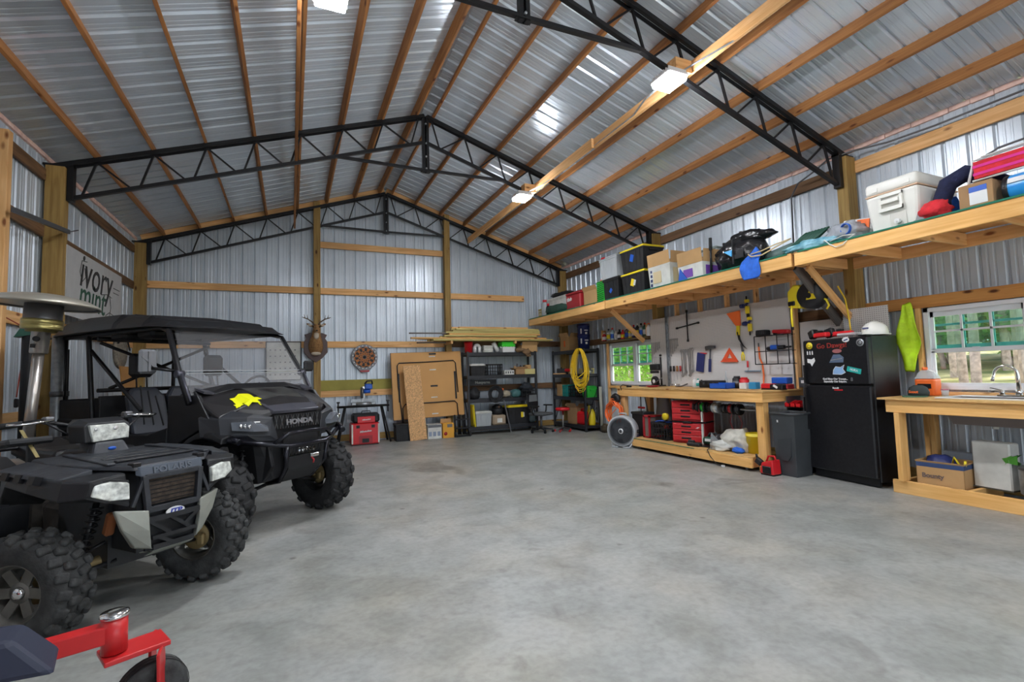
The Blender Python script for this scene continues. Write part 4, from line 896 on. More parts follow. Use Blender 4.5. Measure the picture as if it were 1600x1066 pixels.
# ---------------------------------------------------------------- workbench
BX = 3.78; BZ = 1.09
t = thing('workbench', 'long pine workbench under the pegboard with cluttered top', 'workbench', (4.2, 6.3, 0))
mk('bench_top', CHIP, t, lambda b: b.b2((BX-.03, 4.70, BZ-.02), (4.55, 7.98, BZ)), world=True)
board('apron', (BX, 4.72, 1.0), (BX, 7.96, 1.0), .038, .14, PINEL, t); board('apron', (BX-.018, 4.72+.019, 1.0), (4.54, 4.72+.019, 1.0), .038, .139, PINEL, t); board('apron', (BX+.02, 7.94, 1.0), (4.54, 7.94, 1.0), .038, .138, PINE, t)
for x, y in ((BX+.065, 4.80), (BX+.065, 7.86), (4.46, 4.80), (4.46, 7.86)):
    board('leg', (x, y, 0), (x, y, .95), .12, .10, PINEL if y < 5 else PINE, t, up=(1, 0, 0))
board('leg', (4.40, 6.25, 0), (4.40, 6.25, .95), .09, .04, PINE, t, up=(1, 0, 0))
t = thing('rolling_platform', 'low pine platform on casters beneath the workbench', 'platform', (4.0, 6.1, 0))
board('front_board', (3.67, 4.86, .115), (3.67, 7.45, .115), .038, .13, PINEL, t); board('back_board', (4.35, 4.9, .115), (4.35, 7.45, .115), .038, .13, PINE, t); board('end_board', (3.69, 4.90, .115), (4.33, 4.90, .115), .038, .13, PINE, t); board('end_board', (3.69, 7.43, .115), (4.33, 7.43, .115), .038, .13, PINE, t)
mk('deck', CHIP, t, lambda b: b.b2((3.655, 4.87, .18), (4.37, 7.46, .195)), world=True); mk('green_edge_tape', GRT, t, lambda b: b.b2((3.649, 5.9, .180), (3.656, 7.44, .190)), world=True)
for x, y in ((3.73, 5.0), (3.73, 6.1), (3.73, 7.3), (4.3, 5.0), (4.3, 7.3)):
    c = mk('caster', STEELD, t, lambda b: (b.b2((x-.03, y-.03, .046), (x+.03, y+.03, .052)), b.cyl((x-.012, y, .022), (x+.012, y, .022), .022, n=12)), world=True)
# things on the bench
T = BZ+.001
t = thing('tool_case', 'flat black plastic tool case at the back of the bench', 'case', (4.33, 6.12, T), -90); mk('body', BPLM, t, lambda b: b.box((0, 0, .06), (.44, .16, .12), bev=.012)); mk('latch', DGR, t, lambda b: (b.b2((-.12, -.09, .05), (-.08, -.075, .09)), b.b2((.08, -.09, .05), (.12, -.075, .09)))); mk('handle', BLK, t, lambda b: b.tube([(-.06, -.08, .06), (-.06, -.11, .06), (.06, -.11, .06), (.06, -.08, .06)], .007, 6))
t = thing('parts_tray', 'bright blue open parts tray on the bench in front of the black can', 'tray', (4.14, 5.74, T), -90); mk('walls', BLU, t, lambda b: (b.b2((-.16, -.1, 0), (.16, .1, .008)), b.b2((-.16, -.1, 0), (.16, -.092, .07)), b.b2((-.16, .092, 0), (.16, .1, .09)), b.b2((-.16, -.1, 0), (-.152, .1, .08)), b.b2((.152, -.1, 0), (.16, .1, .08)))); mk('divider', BLU, t, lambda b: b.b2((-.004, -.1, 0), (.004, .1, .06)))
can('black and grey lidded canister on the bench beside the red can', (4.33, 5.62, T), .068, .19, BLK, 'canister', DGR, band=STEELD)
can('bright red round tin on the bench right of the black canister', (4.30, 5.46, T), .07, .17, RED, 'coffee_tin', RED)
t = carton('small white box on the bench left of a blue one', (4.2, 5.37, T), -90, .12, .10, .09, WHT, tape=False, name='small_box'); t = carton('small blue box beside a white one on the bench', (4.2, 5.20, T), -90, .12, .10, .10, mat('sky_blue', (.03, .25, .5), .5), tape=False, name='small_box')
for i, (y, m, cn) in enumerate(((6.52, WHTD, 'squat white'), (6.44, TEAL, 'white teal-capped'), (6.36, CLR, 'clear'))): bottle(f'{cn} bottle standing at the back of the bench near the big wrenches', (4.34, y, T), .035, .17-.02*i, [WHT, WHT, CLR][i], [WHT, TEAL, BLK][i], group='bottles on the bench', band=[None, TEAL, None][i])
t = thing('power_drill', 'red and black cordless sander lying at the near end of the bench', 'power tool', (4.14, 4.86, T), -90); mk('body', RED, t, lambda b: b.box((-.05, 0, .045), (.22, .09, .08), bev=.02)); mk('black_base', BLK, t, lambda b: (b.box((.09, 0, .04), (.2, .10, .075), bev=.015), b.b2((-.14, -.05, 0), (.19, .05, .014)))); mk('white_sticker', WHT, t, lambda b: b.box((.09, -.052, .045), (.07, .004, .03), rot=(0, 30, 0)))
t = thing('tool_case', 'blue and red stacked plastic tool box at the near back corner of the bench', 'case', (4.36, 4.87, T), -90); mk('body', BLU, t, lambda b: b.box((0, 0, .12), (.24, .14, .09), bev=.01)); mk('base', REDD, t, lambda b: b.box((0, 0, .035), (.27, .15, .07), bev=.01))
t = thing('red_tray', 'dark red magnetic tray with tools under the far window', 'tray', (4.12, 7.35, T), -90); mk('body', REDD, t, lambda b: b.lathe([(.08, 0), (.13, .03), (.12, .03), (.07, .008), (0, .008)], n=18)); mk('tool_handle', STEELD, t, lambda b: b.tube([(-.05, 0, .03), (.1, .05, .12), (.2, .06, .17)], .008, 6))
for i in range(6):
    t = thing('socket', f'{OR6[i]} of the short chrome sockets in a line at the back of the bench', 'socket', (4.42, 7.2-.045*i, T), 0, 'sockets on the bench'); mk('body', CHR, t, lambda b: b.lathe([(.016, 0), (.018, .02), (.018, .05), (.012, .05), (.010, .03)], n=10))
t = thing('pliers', 'black pliers lying open behind the sockets on the bench', 'pliers', (4.30, 6.78, T), -90)
mk('jaw', STEELD, t, lambda b: b.bar((0, 0, .02), (.1, .03, .06), .02, .02))
for s in (-1, 1): mk('grip', BLK, t, lambda b: b.tube([(0, 0, .02), (-.06, s*.03, .015), (-.14, s*.025, .015)], .009, 6))
t = thing('funnel_jug', 'tall thin white spout bottle in front of the pegboard', 'bottle', (4.40, 6.0, T+.0)); t.location = (4.44, 5.93, T); mk('body', CLR, t, lambda b: b.lathe([(.03, 0), (.03, .1), (.01, .2), (.006, .27)], n=10))
t = thing('clamp_lamp', 'black cable clamp holding the orange cord at the far end of the bench', 'clamp', (3.86, 7.78, T)); mk('clamp_body', BLK, t, lambda b: (b.tube([(-.13, 0, -.05), (-.15, 0, .02), (-.1, 0, .05), (.04, 0, .03)], .01, 6), b.box((.05, 0, .015), (.1, .03, .03))))
t = thing('long_tool', 'long black and blue pry bar lying along the bench under the far window', 'pry bar', (4.25, 7.65, T), -90); mk('shaft', BLUD, t, lambda b: b.cyl((-.25, 0, .012), (.2, .05, .012), .012, n=8)); mk('hook', BLK, t, lambda b: b.tube([(.2, .05, .012), (.27, .05, .03), (.29, .05, .07)], .01, 6))
# outlet box by fridge
t = thing('outlet_box', 'grey outlet box with a dangling black cable left of the fridge', 'outlet', (4.53, 4.66, 1.12), -90); mk('body', DGR, t, lambda b: b.box((0, 0, .06), (.12, .06, .14), bev=.006)); mk('socket_face', WHT, t, lambda b: b.b2((-.02, -.034, .05), (.02, -.03, .09))); mk('cable', BLK, t, lambda b: b.tube([(.04, -.03, .03), (.09, -.1, -.1), (.10, -.2, -.3), (.09, -.2, -.45)], .006, 5))
# ---- orange cord & fan
t = thing('orange_extension_cord', 'bright orange extension cord coil hanging from the far bench corner', 'cord', (3.66, 7.92, .9))
random.seed(3)
for i in range(14):
    dx = rr(-.03, .03); w_ = rr(.17, .25); h_ = rr(.20, .29)
    mk('cord_loop', ORG, t, lambda b: b.tube([(dx+.035*math.sin(a*2+i)-.02*i/14, w_*math.sin(a)*(1 if math.cos(a) < .5 else .5), -.28+h_*math.cos(a)*1.0+rr(-.006, .006)) for a in [2*math.pi*k/22 for k in range(22)]], .0075, 5, closed=True))
mk('cord_wrap', ORG, t, lambda b: b.tube([(-.03, -.1, -.2), (-.05, .02, -.3), (-.05, .12, -.42), (-.02, .02, -.5)], .0075, 5))
mk('hanging_strap', BLK, t, lambda b: b.ball((.03, .0, -.02), (.07, .13, .10), 14, 10, .2, 2))
def fan():
    t = thing('floor_fan', 'round grey floor fan with a blue base standing at the far end of the workbench', 'fan', (3.60, 7.62, 0), -62)
    G = mat('fan_grey', (.42, .44, .46), .4)
    mk('housing', G, t, lambda b: b.lathe([(.222, -.068), (.272, -.078), (.285, -.06), (.285, .09), (.27, .11), (.255, .11), (.255, -.055), (.222, -.055), (.222, -.068)], (0, 0, .30), 'Y', 36, cap=False))
    bb = mk('base', BLUD, t, lambda b: b.lathe([(.288, -.0), (.292, .01), (.292, .115), (.275, .125)], (0, 0, .30), 'Y', 36, cap=False)); 
    bm = bmesh.new(); bm.from_mesh(bb.data); bmesh.ops.delete(bm, geom=[v for v in bm.verts if v.co.z > .26], context='VERTS'); bm.to_mesh(bb.data); bm.free()
    mk('foot', G, t, lambda b: (b.tube([(-.2, -.05, .08), (-.17, -.1, .015), (-.05, -.11, .012)], .014, 6), b.tube([(.2, -.05, .08), (.17, -.1, .015), (.05, -.11, .012)], .014, 6), b.b2((-.18, .0, 0), (.18, .1, .03))))
    for r_ in [.04+.021*k for k in range(11)]: mk('grille_ring', DGR, t, lambda b: b.tube([(r_*math.cos(a), -.075, .30+r_*math.sin(a)) for a in [2*math.pi*k/28 for k in range(28)]], .0025, 4, closed=True))
    o = mk('grille_spokes', DGR, t, lambda b: [b.bar((.05*math.cos(a), -.073, .3+.05*math.sin(a)), (.25*math.cos(a+.25), -.073, .3+.25*math.sin(a+.25)), .004, .004, up=(0, 1, 0)) for a in [2*math.pi*k/110 for k in range(110)]]); o['kind'] = 'stuff'
    for i in range(5):
        a = 2*math.pi*i/5; mk('blade', mat('fan_blade', (.20, .21, .22), .4), t, lambda b: b.prism([(.05*math.cos(a), .3+.05*math.sin(a)), (.23*math.cos(a-.2), .3+.23*math.sin(a-.2)), (.235*math.cos(a+.35), .3+.235*math.sin(a+.35)), (.05*math.cos(a+.7), .3+.05*math.sin(a+.7))], .0, .006, 'Y'))
    mk('hub_badge', WHT, t, lambda b: b.lathe([(0, -.085), (.045, -.083), (.05, -.075)], (0, 0, .3), 'Y', 20)); mk('hub_oval', DGR, t, lambda b: b.lathe([(0, -.087), (.03, -.0855)], (0, 0, .3), 'Y', 16))
    mk('rear_guard', mat('fan_rear', (.24, .25, .26), .6), t, lambda b: b.lathe([(0, .10), (.16, .105), (.262, .09), (.262, .10), (0, .115)], (0, 0, .3), 'Y', 30)); mk('motor', BLK, t, lambda b: b.cyl((0, .01, .3), (0, .1, .3), .07, n=16)); mk('knob', BLK, t, lambda b: b.cyl((.28, .02, .3), (.32, .02, .3), .035, n=14)); mk('handle', G, t, lambda b: b.tube([(-.08, .03, .58), (-.06, .03, .62), (.06, .03, .62), (.08, .03, .58)], .014, 8))
fan()
# ---- on the rolling platform
PT = .196
def drawers(z, label, latch):
    t = thing('drawer_box', label, 'tool chest', (4.06, 6.32, z), -72); w, d, h = .56, .36, .33
    mk('body', REDD, t, lambda b: b.box((0, .01, h/2), (w, d, h), bev=.008))
    for k in range(3):
        z0 = .035+.095*k; o = mk('drawer', mat('drawer_red', (.50, .025, .03), .4), t, lambda b: b.box((-.01, -d/2+.0, z0+.043), (w-.07, .03, .085), bev=.006))
        mk('pull', BLK, o, lambda b: b.box((-.02, -d/2-.014, z0+.045), (.17, .012, .028), bev=.004))
    mk('side_strip', WHTD, t, lambda b: b.box((w/2-.02, -d/2-.005, h/2), (.025, .03, h*.97)))
    mk('edge_strip', WHTD, t, lambda b: b.box((w/2-.005, d/2, h/2), (.02, .02, h*.97)))
    mk('emblem', WHT, t, lambda b: (b.bar((.15, -d/2-.016, h-.085), (.19, -d/2-.016, h-.06), .002, .008), b.bar((.17, -d/2-.016, h-.085), (.21, -d/2-.016, h-.06), .002, .008)))
    if latch: mk('latch', BLK, t, lambda b: (b.box((0, -d/2-.01, h+.008), (.16, .03, .03), bev=.005), b.box((w/2+.0, 0, h+.01), (.02, .28, .03), bev=.004), b.box((0, 0, h+.006), (w*.98, d*.98, .012))))
drawers(PT+.01, 'red three-drawer modular tool chest, the lower of two under the bench', True); drawers(PT+.36, 'red three-drawer modular tool chest, the upper of two under the bench', False)
crate('black plastic crate of tangled cables on the platform left of the red chests', (4.02, 6.92, PT), -90, .40, .34, .29, BPLM, 'milk_crate')
for i in range(6):
    a0 = rr(0, 6); mk('cable_coil', [BLK, REDD, ORG, BLK, BLU, BLK][i], None, lambda b: b.tube([(4.02+rr(-.03, .03)+.12*math.cos(a+a0), 6.92+.14*math.sin(a), PT+.18+.03*i+.015*math.sin(3*a)) for a in [2*math.pi*k/18 for k in range(18)]], .009, 5, closed=True))
    o = bpy.data.objects['cable_coil' if i == 0 else 'cable_coil.%03d' % i]; top(o, ['lowest black cable loop in the crate under the bench', 'dark red cable loop in the crate under the bench', 'orange cable loop in the crate under the bench', 'black cable loop between the orange and blue ones in the crate', 'blue cable loop in the crate under the bench', 'topmost black cable loop in the crate under the bench'][i], 'cable', 'cables in the black crate')
t = thing('yellow_ball', 'yellow round tape reel on top of the cable crate', 'reel', (3.93, 6.82, PT+.335)); mk('body', YEL, t, lambda b: b.lathe([(.02, -.03), (.06, -.03), (.065, 0), (.06, .03), (.02, .03)], (0, 0, .065), 'X', 18))
t = thing('red_frame_box', 'dark red metal bin frame standing left of the cable crate', 'bin', (4.0, 7.22, PT), -90); mk('frame', REDD, t, lambda b: (b.b2((-.10, -.17, 0), (-.06, -.14, .40)), b.b2((.05, -.17, 0), (.08, -.14, .40)), b.b2((-.10, -.17, .37), (.08, .15, .40)), b.b2((-.10, -.17, 0), (.08, .15, .03)))); mk('panel', mat('mesh_grey', (.18, .15, .13), .7), t, lambda b: b.b2((-.06, -.15, .03), (.05, .14, .37)))
t = thing('rolling_case', 'black upright rolling case with a red-topped handle behind the fan', 'case', (4.1, 7.65, 0), -90); mk('body', BPLM, t, lambda b: b.box((0, 0, .33), (.36, .26, .58), bev=.03)); mk('lid', DGR, t, lambda b: b.box((0, 0, .60), (.38, .28, .05), bev=.015)); mk('handle', STEELD, t, lambda b: (b.tube([(-.1, .05, .6), (-.06, .02, .92)], .01, 6), b.tube([(.1, .05, .6), (.06, .02, .92)], .01, 6))); mk('grip', RED, t, lambda b: b.box((0, -.02, .70), (.18, .05, .035), bev=.01)); mk('wheel', BLK, t, lambda b: b.cyl((-.2, .08, .05), (-.17, .08, .05), .05, n=14)); mk('wheel', BLK, t, lambda b: b.cyl((.17, .08, .05), (.2, .08, .05), .05, n=14))
t = thing('clear_sack', 'translucent plastic sack hanging at the back beneath the bench', 'bag', (4.35, 7.35, .25)); mk('body', mat('sack', (.42, .45, .5), .5), t, lambda b: b.loft([[(-.1, -.12, 0), (.1, -.12, 0), (.1, .12, 0), (-.1, .12, 0)], [(-.06, -.16, .3), (.08, -.16, .3), (.08, .16, .3), (-.06, .16, .3)], [(-.03, -.1, .66), (.04, -.1, .66), (.04, .1, .66), (-.03, .1, .66)]], smooth=True))
# reels on rod
t = thing('spool_rod', 'horizontal metal rod under the bench that carries the wire spools', 'rod', (3.98, 5.6, .80)); mk('rod', GALV, t, lambda b: b.cyl((0, -.78, .0), (0, .72, .0), .012, n=8)); board('hanger', (3.98, 4.84, .76), (3.98, 4.84, .94), .04, .02, PINE, t, up=(0, 1, 0)); board('hanger', (3.98, 6.30, .76), (3.98, 6.30, .94), .04, .02, PINE, t, up=(0, 1, 0))
for y, m, r_, w_, lb in ((6.10, BLK, .095, .07, 'black wire spool, far end of the rod under the bench'), (5.97, GRN, .085, .07, 'green wire spool on the rod under the bench'), (5.84, BLK, .07, .05, 'small black wire spool between the green and white ones'), (5.72, WHTD, .085, .08, 'white wire spool on the rod under the bench'), (5.56, STEELD, .07, .05, 'grey wire spool between the white and red ones'), (5.43, REDD, .08, .07, 'red wire spool on the rod under the bench'), (5.30, STEELD, .085, .04, 'nearly empty dark spool, near end of the rod under the bench')):
    t = thing('wire_spool', lb, 'spool', (3.98, y, .80), 0, 'wire spools on the rod')
    mk('wire', m, t, lambda b: b.lathe([(.03, -w_/2), (r_*.82, -w_/2), (r_*.86, 0), (r_*.82, w_/2), (.03, w_/2)], (0, 0, 0), 'Y', 20))
    for s in (-1, 1): mk('flange', BLK if m is not WHTD else GALV, t, lambda b: b.lathe([(.016, s*w_/2), (r_, s*w_/2), (r_, s*(w_/2+.006)), (.016, s*(w_/2+.006))], (0, 0, 0), 'Y', 22))
t = thing('loose_wire', 'thin dark red wire loop hanging below the red spool', 'wire', (3.98, 5.38, .5)); mk('wire', REDD, t, lambda b: b.tube([(.0, .06, .22), (0, .1, .1), (0, .05, .0), (0, -.08, .0), (0, -.12, .1), (0, -.06, .22)], .004, 5))
# clutter on platform near end
lump('white_rag_heap', 'heap of off-white cloth and plastic near the right end of the platform', 'cloth', (4.0, 5.36, PT), -90, (.27, .20, .17), mat('rag_white', (.52, .50, .44), .8, noise_=.2, nscale=9), 41, .6, n=30)
lump('blue_rag', 'dark blue cloth in front of the off-white heap under the bench', 'cloth', (3.80, 5.20, PT), -90, (.09, .06, .045), BLUC, 43, .6); lump('plastic_bag', 'crinkled white plastic bag at the platform edge under the bench', 'bag', (3.78, 5.50, PT), -90, (.16, .09, .08), WHTD, 45, .8)
bucket('yellow bucket beside the near leg beneath the workbench', (4.02, 5.08, PT), .13, .28, YEL)
t = thing('circular_saw', 'circular saw with a dark green guard lying on the platform under the bench', 'saw', (3.95, 5.82, PT), -80); mk('motor', DGN, t, lambda b: b.cyl((-.12, 0, .09), (.10, 0, .09), .06, n=14)); mk('guard', STEELD, t, lambda b: b.lathe([(.02, 0), (.11, 0), (.11, .03), (.02, .03)], (.11, 0, .10), 'X', 20)); mk('shoe', BLK, t, lambda b: b.b2((-.17, -.12, 0), (.18, .1, .012))); mk('handle', BPLM, t, lambda b: b.tube([(-.1, .02, .12), (-.06, .05, .2), (.05, .05, .2), (.08, .02, .13)], .018, 8)); mk('white_label', WHT, t, lambda b: b.box((-.03, -.055, .105), (.11, .012, .04)))
t = thing('sander', 'flat black power tool at the front edge of the platform under the bench', 'power tool', (3.78, 6.02, PT), -80); mk('body', BPLM, t, lambda b: b.box((0, 0, .03), (.24, .1, .06), bev=.02)); mk('grip', BLK, t, lambda b: b.box((-.05, 0, .07), (.12, .05, .05), bev=.015))
t = thing('metal_guard', 'tilted grey sheet metal guard on the platform beside the white heap', 'guard', (3.86, 5.66, PT), -60); mk('plate', GALV, t, lambda b: b.prism([(-.09, 0), (.09, 0), (.05, .12), (-.06, .24)], -.006, .006, 'Y')); mk('foot', GALV, t, lambda b: b.b2((-.09, -.04, 0), (.09, .04, .006)))
t = thing('plug_lead', 'black cord with a white plug trailing from the platform to the floor', 'cord', (3.64, 5.4, 0)); mk('cord', BLK, t, lambda b: b.tube([(.12, .3, PT+.01), (.0, .22, PT+.008), (-.02, .15, .12), (-.04, .0, .02), (-.02, -.06, .012)], .006, 5)); mk('plug', WHT, t, lambda b: b.box((-.02, -.08, .014), (.03, .05, .026), bev=.005))
# bin rack & trash between bench and fridge
t = thing('bin_rack', 'small dark shelf with rows of parts bins behind the trash can', 'rack', (4.33, 4.55, 0), -90)
mk('frame', STEELD, t, lambda b: (b.b2((-.14, -.15, 0), (-.125, .15, 1.0)), b.b2((.10, -.15, 0), (.115, .15, 1.0)), b.b2((-.14, .13, 0), (.115, .145, 1.0)))); 
for z in (.12, .35, .54, .72, .86): mk('shelf_plate', STEELD, t, lambda b: b.b2((-.14, -.15, z-.01), (.115, .14, z)))
for (z, m, n, cn) in ((.861, RED, 3, 'top row red'), (.721, RED, 3, 'second row red'), (.541, BLU, 3, 'blue')):
    for i in range(n):
        q = thing('parts_bin', f'{["left","middle","right"][i]} open plastic parts bin of the {cn} bins behind the trash can', 'bin', (4.245, 4.645-.08*i, z), -90, 'parts bins between bench and fridge')
        mk('body', m, q, lambda b: (b.b2((-.036, -.11, 0), (.036, .09, .006)), b.b2((-.036, -.11, 0), (.036, -.104, .05)), b.b2((-.036, .084, 0), (.036, .09, .08)), b.prism([(-.11, 0), (.09, 0), (.09, .08), (-.02, .08), (-.11, .05)], -.036, -.031, 'X'), b.prism([(-.11, 0), (.09, 0), (.09, .08), (-.02, .08), (-.11, .05)], .031, .036, 'X')))
t = thing('trash_can', 'dark grey open wheelie trash can standing left of the fridge', 'trash can', (3.97, 4.465, 0), -90); TC = mat('trash_grey', (.045, .05, .055), .5, noise_=.2, nscale=4)
mk('body', TC, t, lambda b: (b.loft([[(sx*.155, sy*.15, 0) for sx, sy in ((-1, -1), (1, -1), (1, 1), (-1, 1))], [(sx*.17, sy*.17, .3) for sx, sy in ((-1, -1), (1, -1), (1, 1), (-1, 1))], [(sx*.195, sy*.2, .80) for sx, sy in ((-1, -1), (1, -1), (1, 1), (-1, 1))], [(sx*.18, sy*.185, .80) for sx, sy in ((-1, -1), (1, -1), (1, 1), (-1, 1))], [(sx*.15, sy*.15, .1) for sx, sy in ((-1, -1), (1, -1), (1, 1), (-1, 1))]])), bevel=.02)
mk('rim', TC, t, lambda b: b.tube([(-.20, -.205, .80), (.20, -.205, .80), (.20, .205, .80), (-.20, .205, .80)], .015, 6, closed=True)); mk('scoop_panel', mat('trash_grey2', (.035, .04, .045), .5), t, lambda b: b.prism([(-.10, .46), (.12, .50), (.10, .26), (.05, .2), (-.04, .2), (-.09, .26)], -.186, -.168, 'Y')); mk('sticker', WHT, t, lambda b: b.box((-.08, -.196, .70), (.02, .004, .03), rot=(5, 0, 0))); t.scale = (.86, .95, 1.0)
t = thing('wet_vac', 'small red and black shop vacuum on the floor by the near bench leg', 'vacuum', (3.90, 4.66, 0), -90); t.location = (3.72, 4.62, 0); t.scale = (.8,)*3
mk('tank', RED, t, lambda b: b.loft([[(-.14, -.1, .02), (.12, -.1, .02), (.12, .1, .02), (-.14, .1, .02)], [(-.10, -.1, .2), (.10, -.1, .26), (.10, .1, .26), (-.10, .1, .2)]]), bevel=.02); mk('motor_cover', BLK, t, lambda b: (b.box((0.0, -.1, .09), (.16, .02, .12), bev=.008), b.b2((-.12, -.09, 0), (.11, .09, .03)))); mk('nozzle', BPLM, t, lambda b: (b.box((-.20, -.02, .19), (.12, .07, .10), rot=(0, 30, 0), bev=.012), b.cyl((-.24, -.02, .25), (-.25, -.02, .31), .018, n=8))); mk('handle', RED, t, lambda b: b.tube([(-.08, 0, .2), (-.03, 0, .30), (.08, 0, .31), (.10, 0, .24)], .016, 8))
# ---------------------------------------------------------------- fridge
FB = mat('fridge_black', (.010, .010, .012), .30, noise_=.3, nscale=30, bump=.12, bscale=160, spec=.35)
t = thing('refrigerator', 'black top-freezer refrigerator covered with stickers beside the trash can', 'refrigerator', (4.415, 3.887, 0), -95)
mk('body', FB, t, lambda b: b.box((0, -.075, .90), (.84, .43, 1.68), bev=.008)); mk('kick_plate', BLK, t, lambda b: b.b2((-.40, -.30, .015), (.40, -.26, .10)))
fd = mk('freezer_door', FB, t, lambda b: b.box((0, -.325, 1.455), (.84, .07, .56), bev=.014)); ld = mk('door', FB, t, lambda b: b.box((0, -.325, .635), (.84, .07, 1.05), bev=.014))
mk('handle', BLK, ld, lambda b: (b.b2((-.40, -.40, .78), (-.375, -.36, 1.13)), b.b2((-.40, -.40, .60), (-.37, -.36, .8)))); mk('handle', BLK, fd, lambda b: b.b2((-.40, -.40, 1.19), (-.375, -.36, 1.42))); mk('hinge', BLK, t, lambda b: b.box((.36, -.30, 1.748), (.1, .1, .016)))
FYY = -.3615
def fm(x, z): return face_mtx((x, FYY, z), (1, 0, 0), (0, 0, 1))
RT = mat('red_letters', (.28, .02, .012), .6)
text('red_lettering', 'Go Dawgs!', .088, RT, fd, fm(-.02, 1.65), align='CENTER', bold=.0012)
text('white_lettering', 'God Bless Our Troops...\nEspecially Our Snipers.', .032, WHT, fd, fm(.0, 1.225), align='CENTER', bold=.0008)
text('brand_lettering', 'Benelli', .03, WHT, ld, fm(.0, 1.13), bold=.0008); mk('red_underline', RED, ld, lambda b: b.b2((-.02, FYY-.001, 1.10), (.09, FYY, 1.115)))
mk('smiley_sticker', YEL, fd, lambda b: b.lathe([(0, FYY-.002), (.045, FYY-.002), (.045, FYY)], (-.32, 0, 1.665), 'Y', 20)); mk('smiley_face', BLK, fd, lambda b: (b.tube(arcpts((-.32, FYY-.003, 1.665), .025, 200, 340, 6), .003, 4), b.box((-.332, FYY-.003, 1.675), (.006, .002, .012)), b.box((-.308, FYY-.003, 1.675), (.006, .002, .012))))
for i in range(3): mk('bullet_sticker', WHT, fd, lambda b: b.prism([(-.36+.035*i, 1.55), (-.345+.035*i, 1.55), (-.345+.035*i, 1.59), (-.3525+.035*i, 1.60), (-.36+.035*i, 1.59)], FYY-.0015, FYY, 'Y'))
mk('eagle_sticker', WHT, fd, lambda b: b.prism([(-.36, 1.50), (-.30, 1.49), (-.26, 1.51), (-.25, 1.47), (-.28, 1.43), (-.30, 1.40), (-.32, 1.44), (-.36, 1.45)], FYY-.0015, FYY, 'Y'))
mk('oval_sticker', WHT, fd, lambda b: b.prism([(.17+.045*math.cos(a), 1.71+.03*math.sin(a)) for a in [2*math.pi*k/18 for k in range(18)]], FYY-.0015, FYY, 'Y')); mk('oval_print', BLUD, fd, lambda b: b.bar((.145, FYY-.002, 1.70), (.195, FYY-.002, 1.715), .002, .014))
mk('round_sticker', GALV, fd, lambda b: b.lathe([(0, FYY-.002), (.045, FYY-.002), (.045, FYY)], (.34, 0, 1.665), 'Y', 20)); mk('round_print', BLK, fd, lambda b: b.tube([(.34+.025*math.cos(a), FYY-.002, 1.665+.025*math.sin(a)) for a in [2*math.pi*k/14 for k in range(14)]], .004, 4, closed=True))
mk('badge_sticker', mat('badge', (.35, .12, .12), .5), fd, lambda b: b.prism([(.05+.06*math.cos(a), 1.58+.025*math.sin(a)) for a in [2*math.pi*k/16 for k in range(16)]], FYY-.0015, FYY, 'Y'))
mk('truck_sticker', mat('truck_grey', (.10, .14, .22), .5), fd, lambda b: b.prism([(-.06, 1.44), (.12, 1.44), (.13, 1.50), (.08, 1.54), (.0, 1.54), (-.03, 1.49)], FYY-.0015, FYY, 'Y')); mk('truck_print', GALV, fd, lambda b: b.bar((-.04, FYY-.002, 1.47), (.11, FYY-.002, 1.49), .002, .012))
mk('map_sticker', mat('map_blue', (.25, .42, .68), .5), fd, lambda b: b.prism([(-.02, 1.30), (.09, 1.295), (.14, 1.32), (.11, 1.36), (.13, 1.41), (.08, 1.38), (.02, 1.39), (-.01, 1.35)], FYY-.0015, FYY, 'Y')); mk('map_rim', WHT, fd, lambda b: b.tube([(-.02, FYY-.002, 1.30), (.09, FYY-.002, 1.295), (.14, FYY-.002, 1.32), (.11, FYY-.002, 1.36), (.13, FYY-.002, 1.41), (.08, FYY-.002, 1.38), (.02, FYY-.002, 1.39), (-.01, FYY-.002, 1.35)], .004, 4, closed=True))
ts = mk('teal_sticker', TEAL, fd, lambda b: b.box((.245, FYY-.001, 1.345), (.17, .002, .06), rot=(0, 14, 0))); text('sticker_lettering', 'HUKA', .035, WHT, fd, face_mtx((.245, FYY-.003, 1.345), (1, 0, -.25), (0, 0, 1)), bold=.0008)
text('serial_sticker', '8', .06, GALV, fd, fm(.21, 1.235))
FT = 1.755
t = thing('hard_hat', 'white hard hat sitting on the right of the fridge top', 'hard hat', (4.36, 3.60, FT), -100); HW = mat('hat_white', (.78, .78, .74), .3)
mk('shell', HW, t, lambda b: b.lathe([(.135, .0), (.133, .05), (.12, .10), (.085, .14), (.04, .16), (0, .162)], n=24)); mk('brim', HW, t, lambda b: b.prism([((.155+(.05 if math.sin(a) < -.3 else 0))*math.cos(a), (.165+(.055 if math.sin(a) < 0 else 0)*abs(math.sin(a)))*math.sin(a)) for a in [2*math.pi*k/28 for k in range(28)]], 0, .008)); mk('ridge', HW, t, lambda b: b.tube([(0, -.13, .05), (0, -.09, .135), (0, 0, .17), (0, .09, .135), (0, .13, .05)], .012, 6)); mk('dark_label', BLUD, t, lambda b: b.box((-.01, -.129, .082), (.07, .012, .016), rot=(-14, 0, 0)))
for lb, y, x, rz in (('red and black battery ratchet at the left of the fridge top', 4.16, 4.17, -110), ('red and black cordless saw in the middle of the fridge top', 3.93, 4.2, -85)):
    t = thing('cordless_tool', lb, 'power tool', (x, y, FT), rz); mk('body', RED, t, lambda b: b.box((.05, 0, .04), (.24, .08, .06), bev=.015)); mk('battery', BLK, t, lambda b: b.box((-.10, 0, .06), (.11, .09, .11), rot=(0, -20, 0), bev=.015)); mk('trigger', BLK, t, lambda b: b.box((.02, 0, .085), (.08, .05, .03), bev=.008))
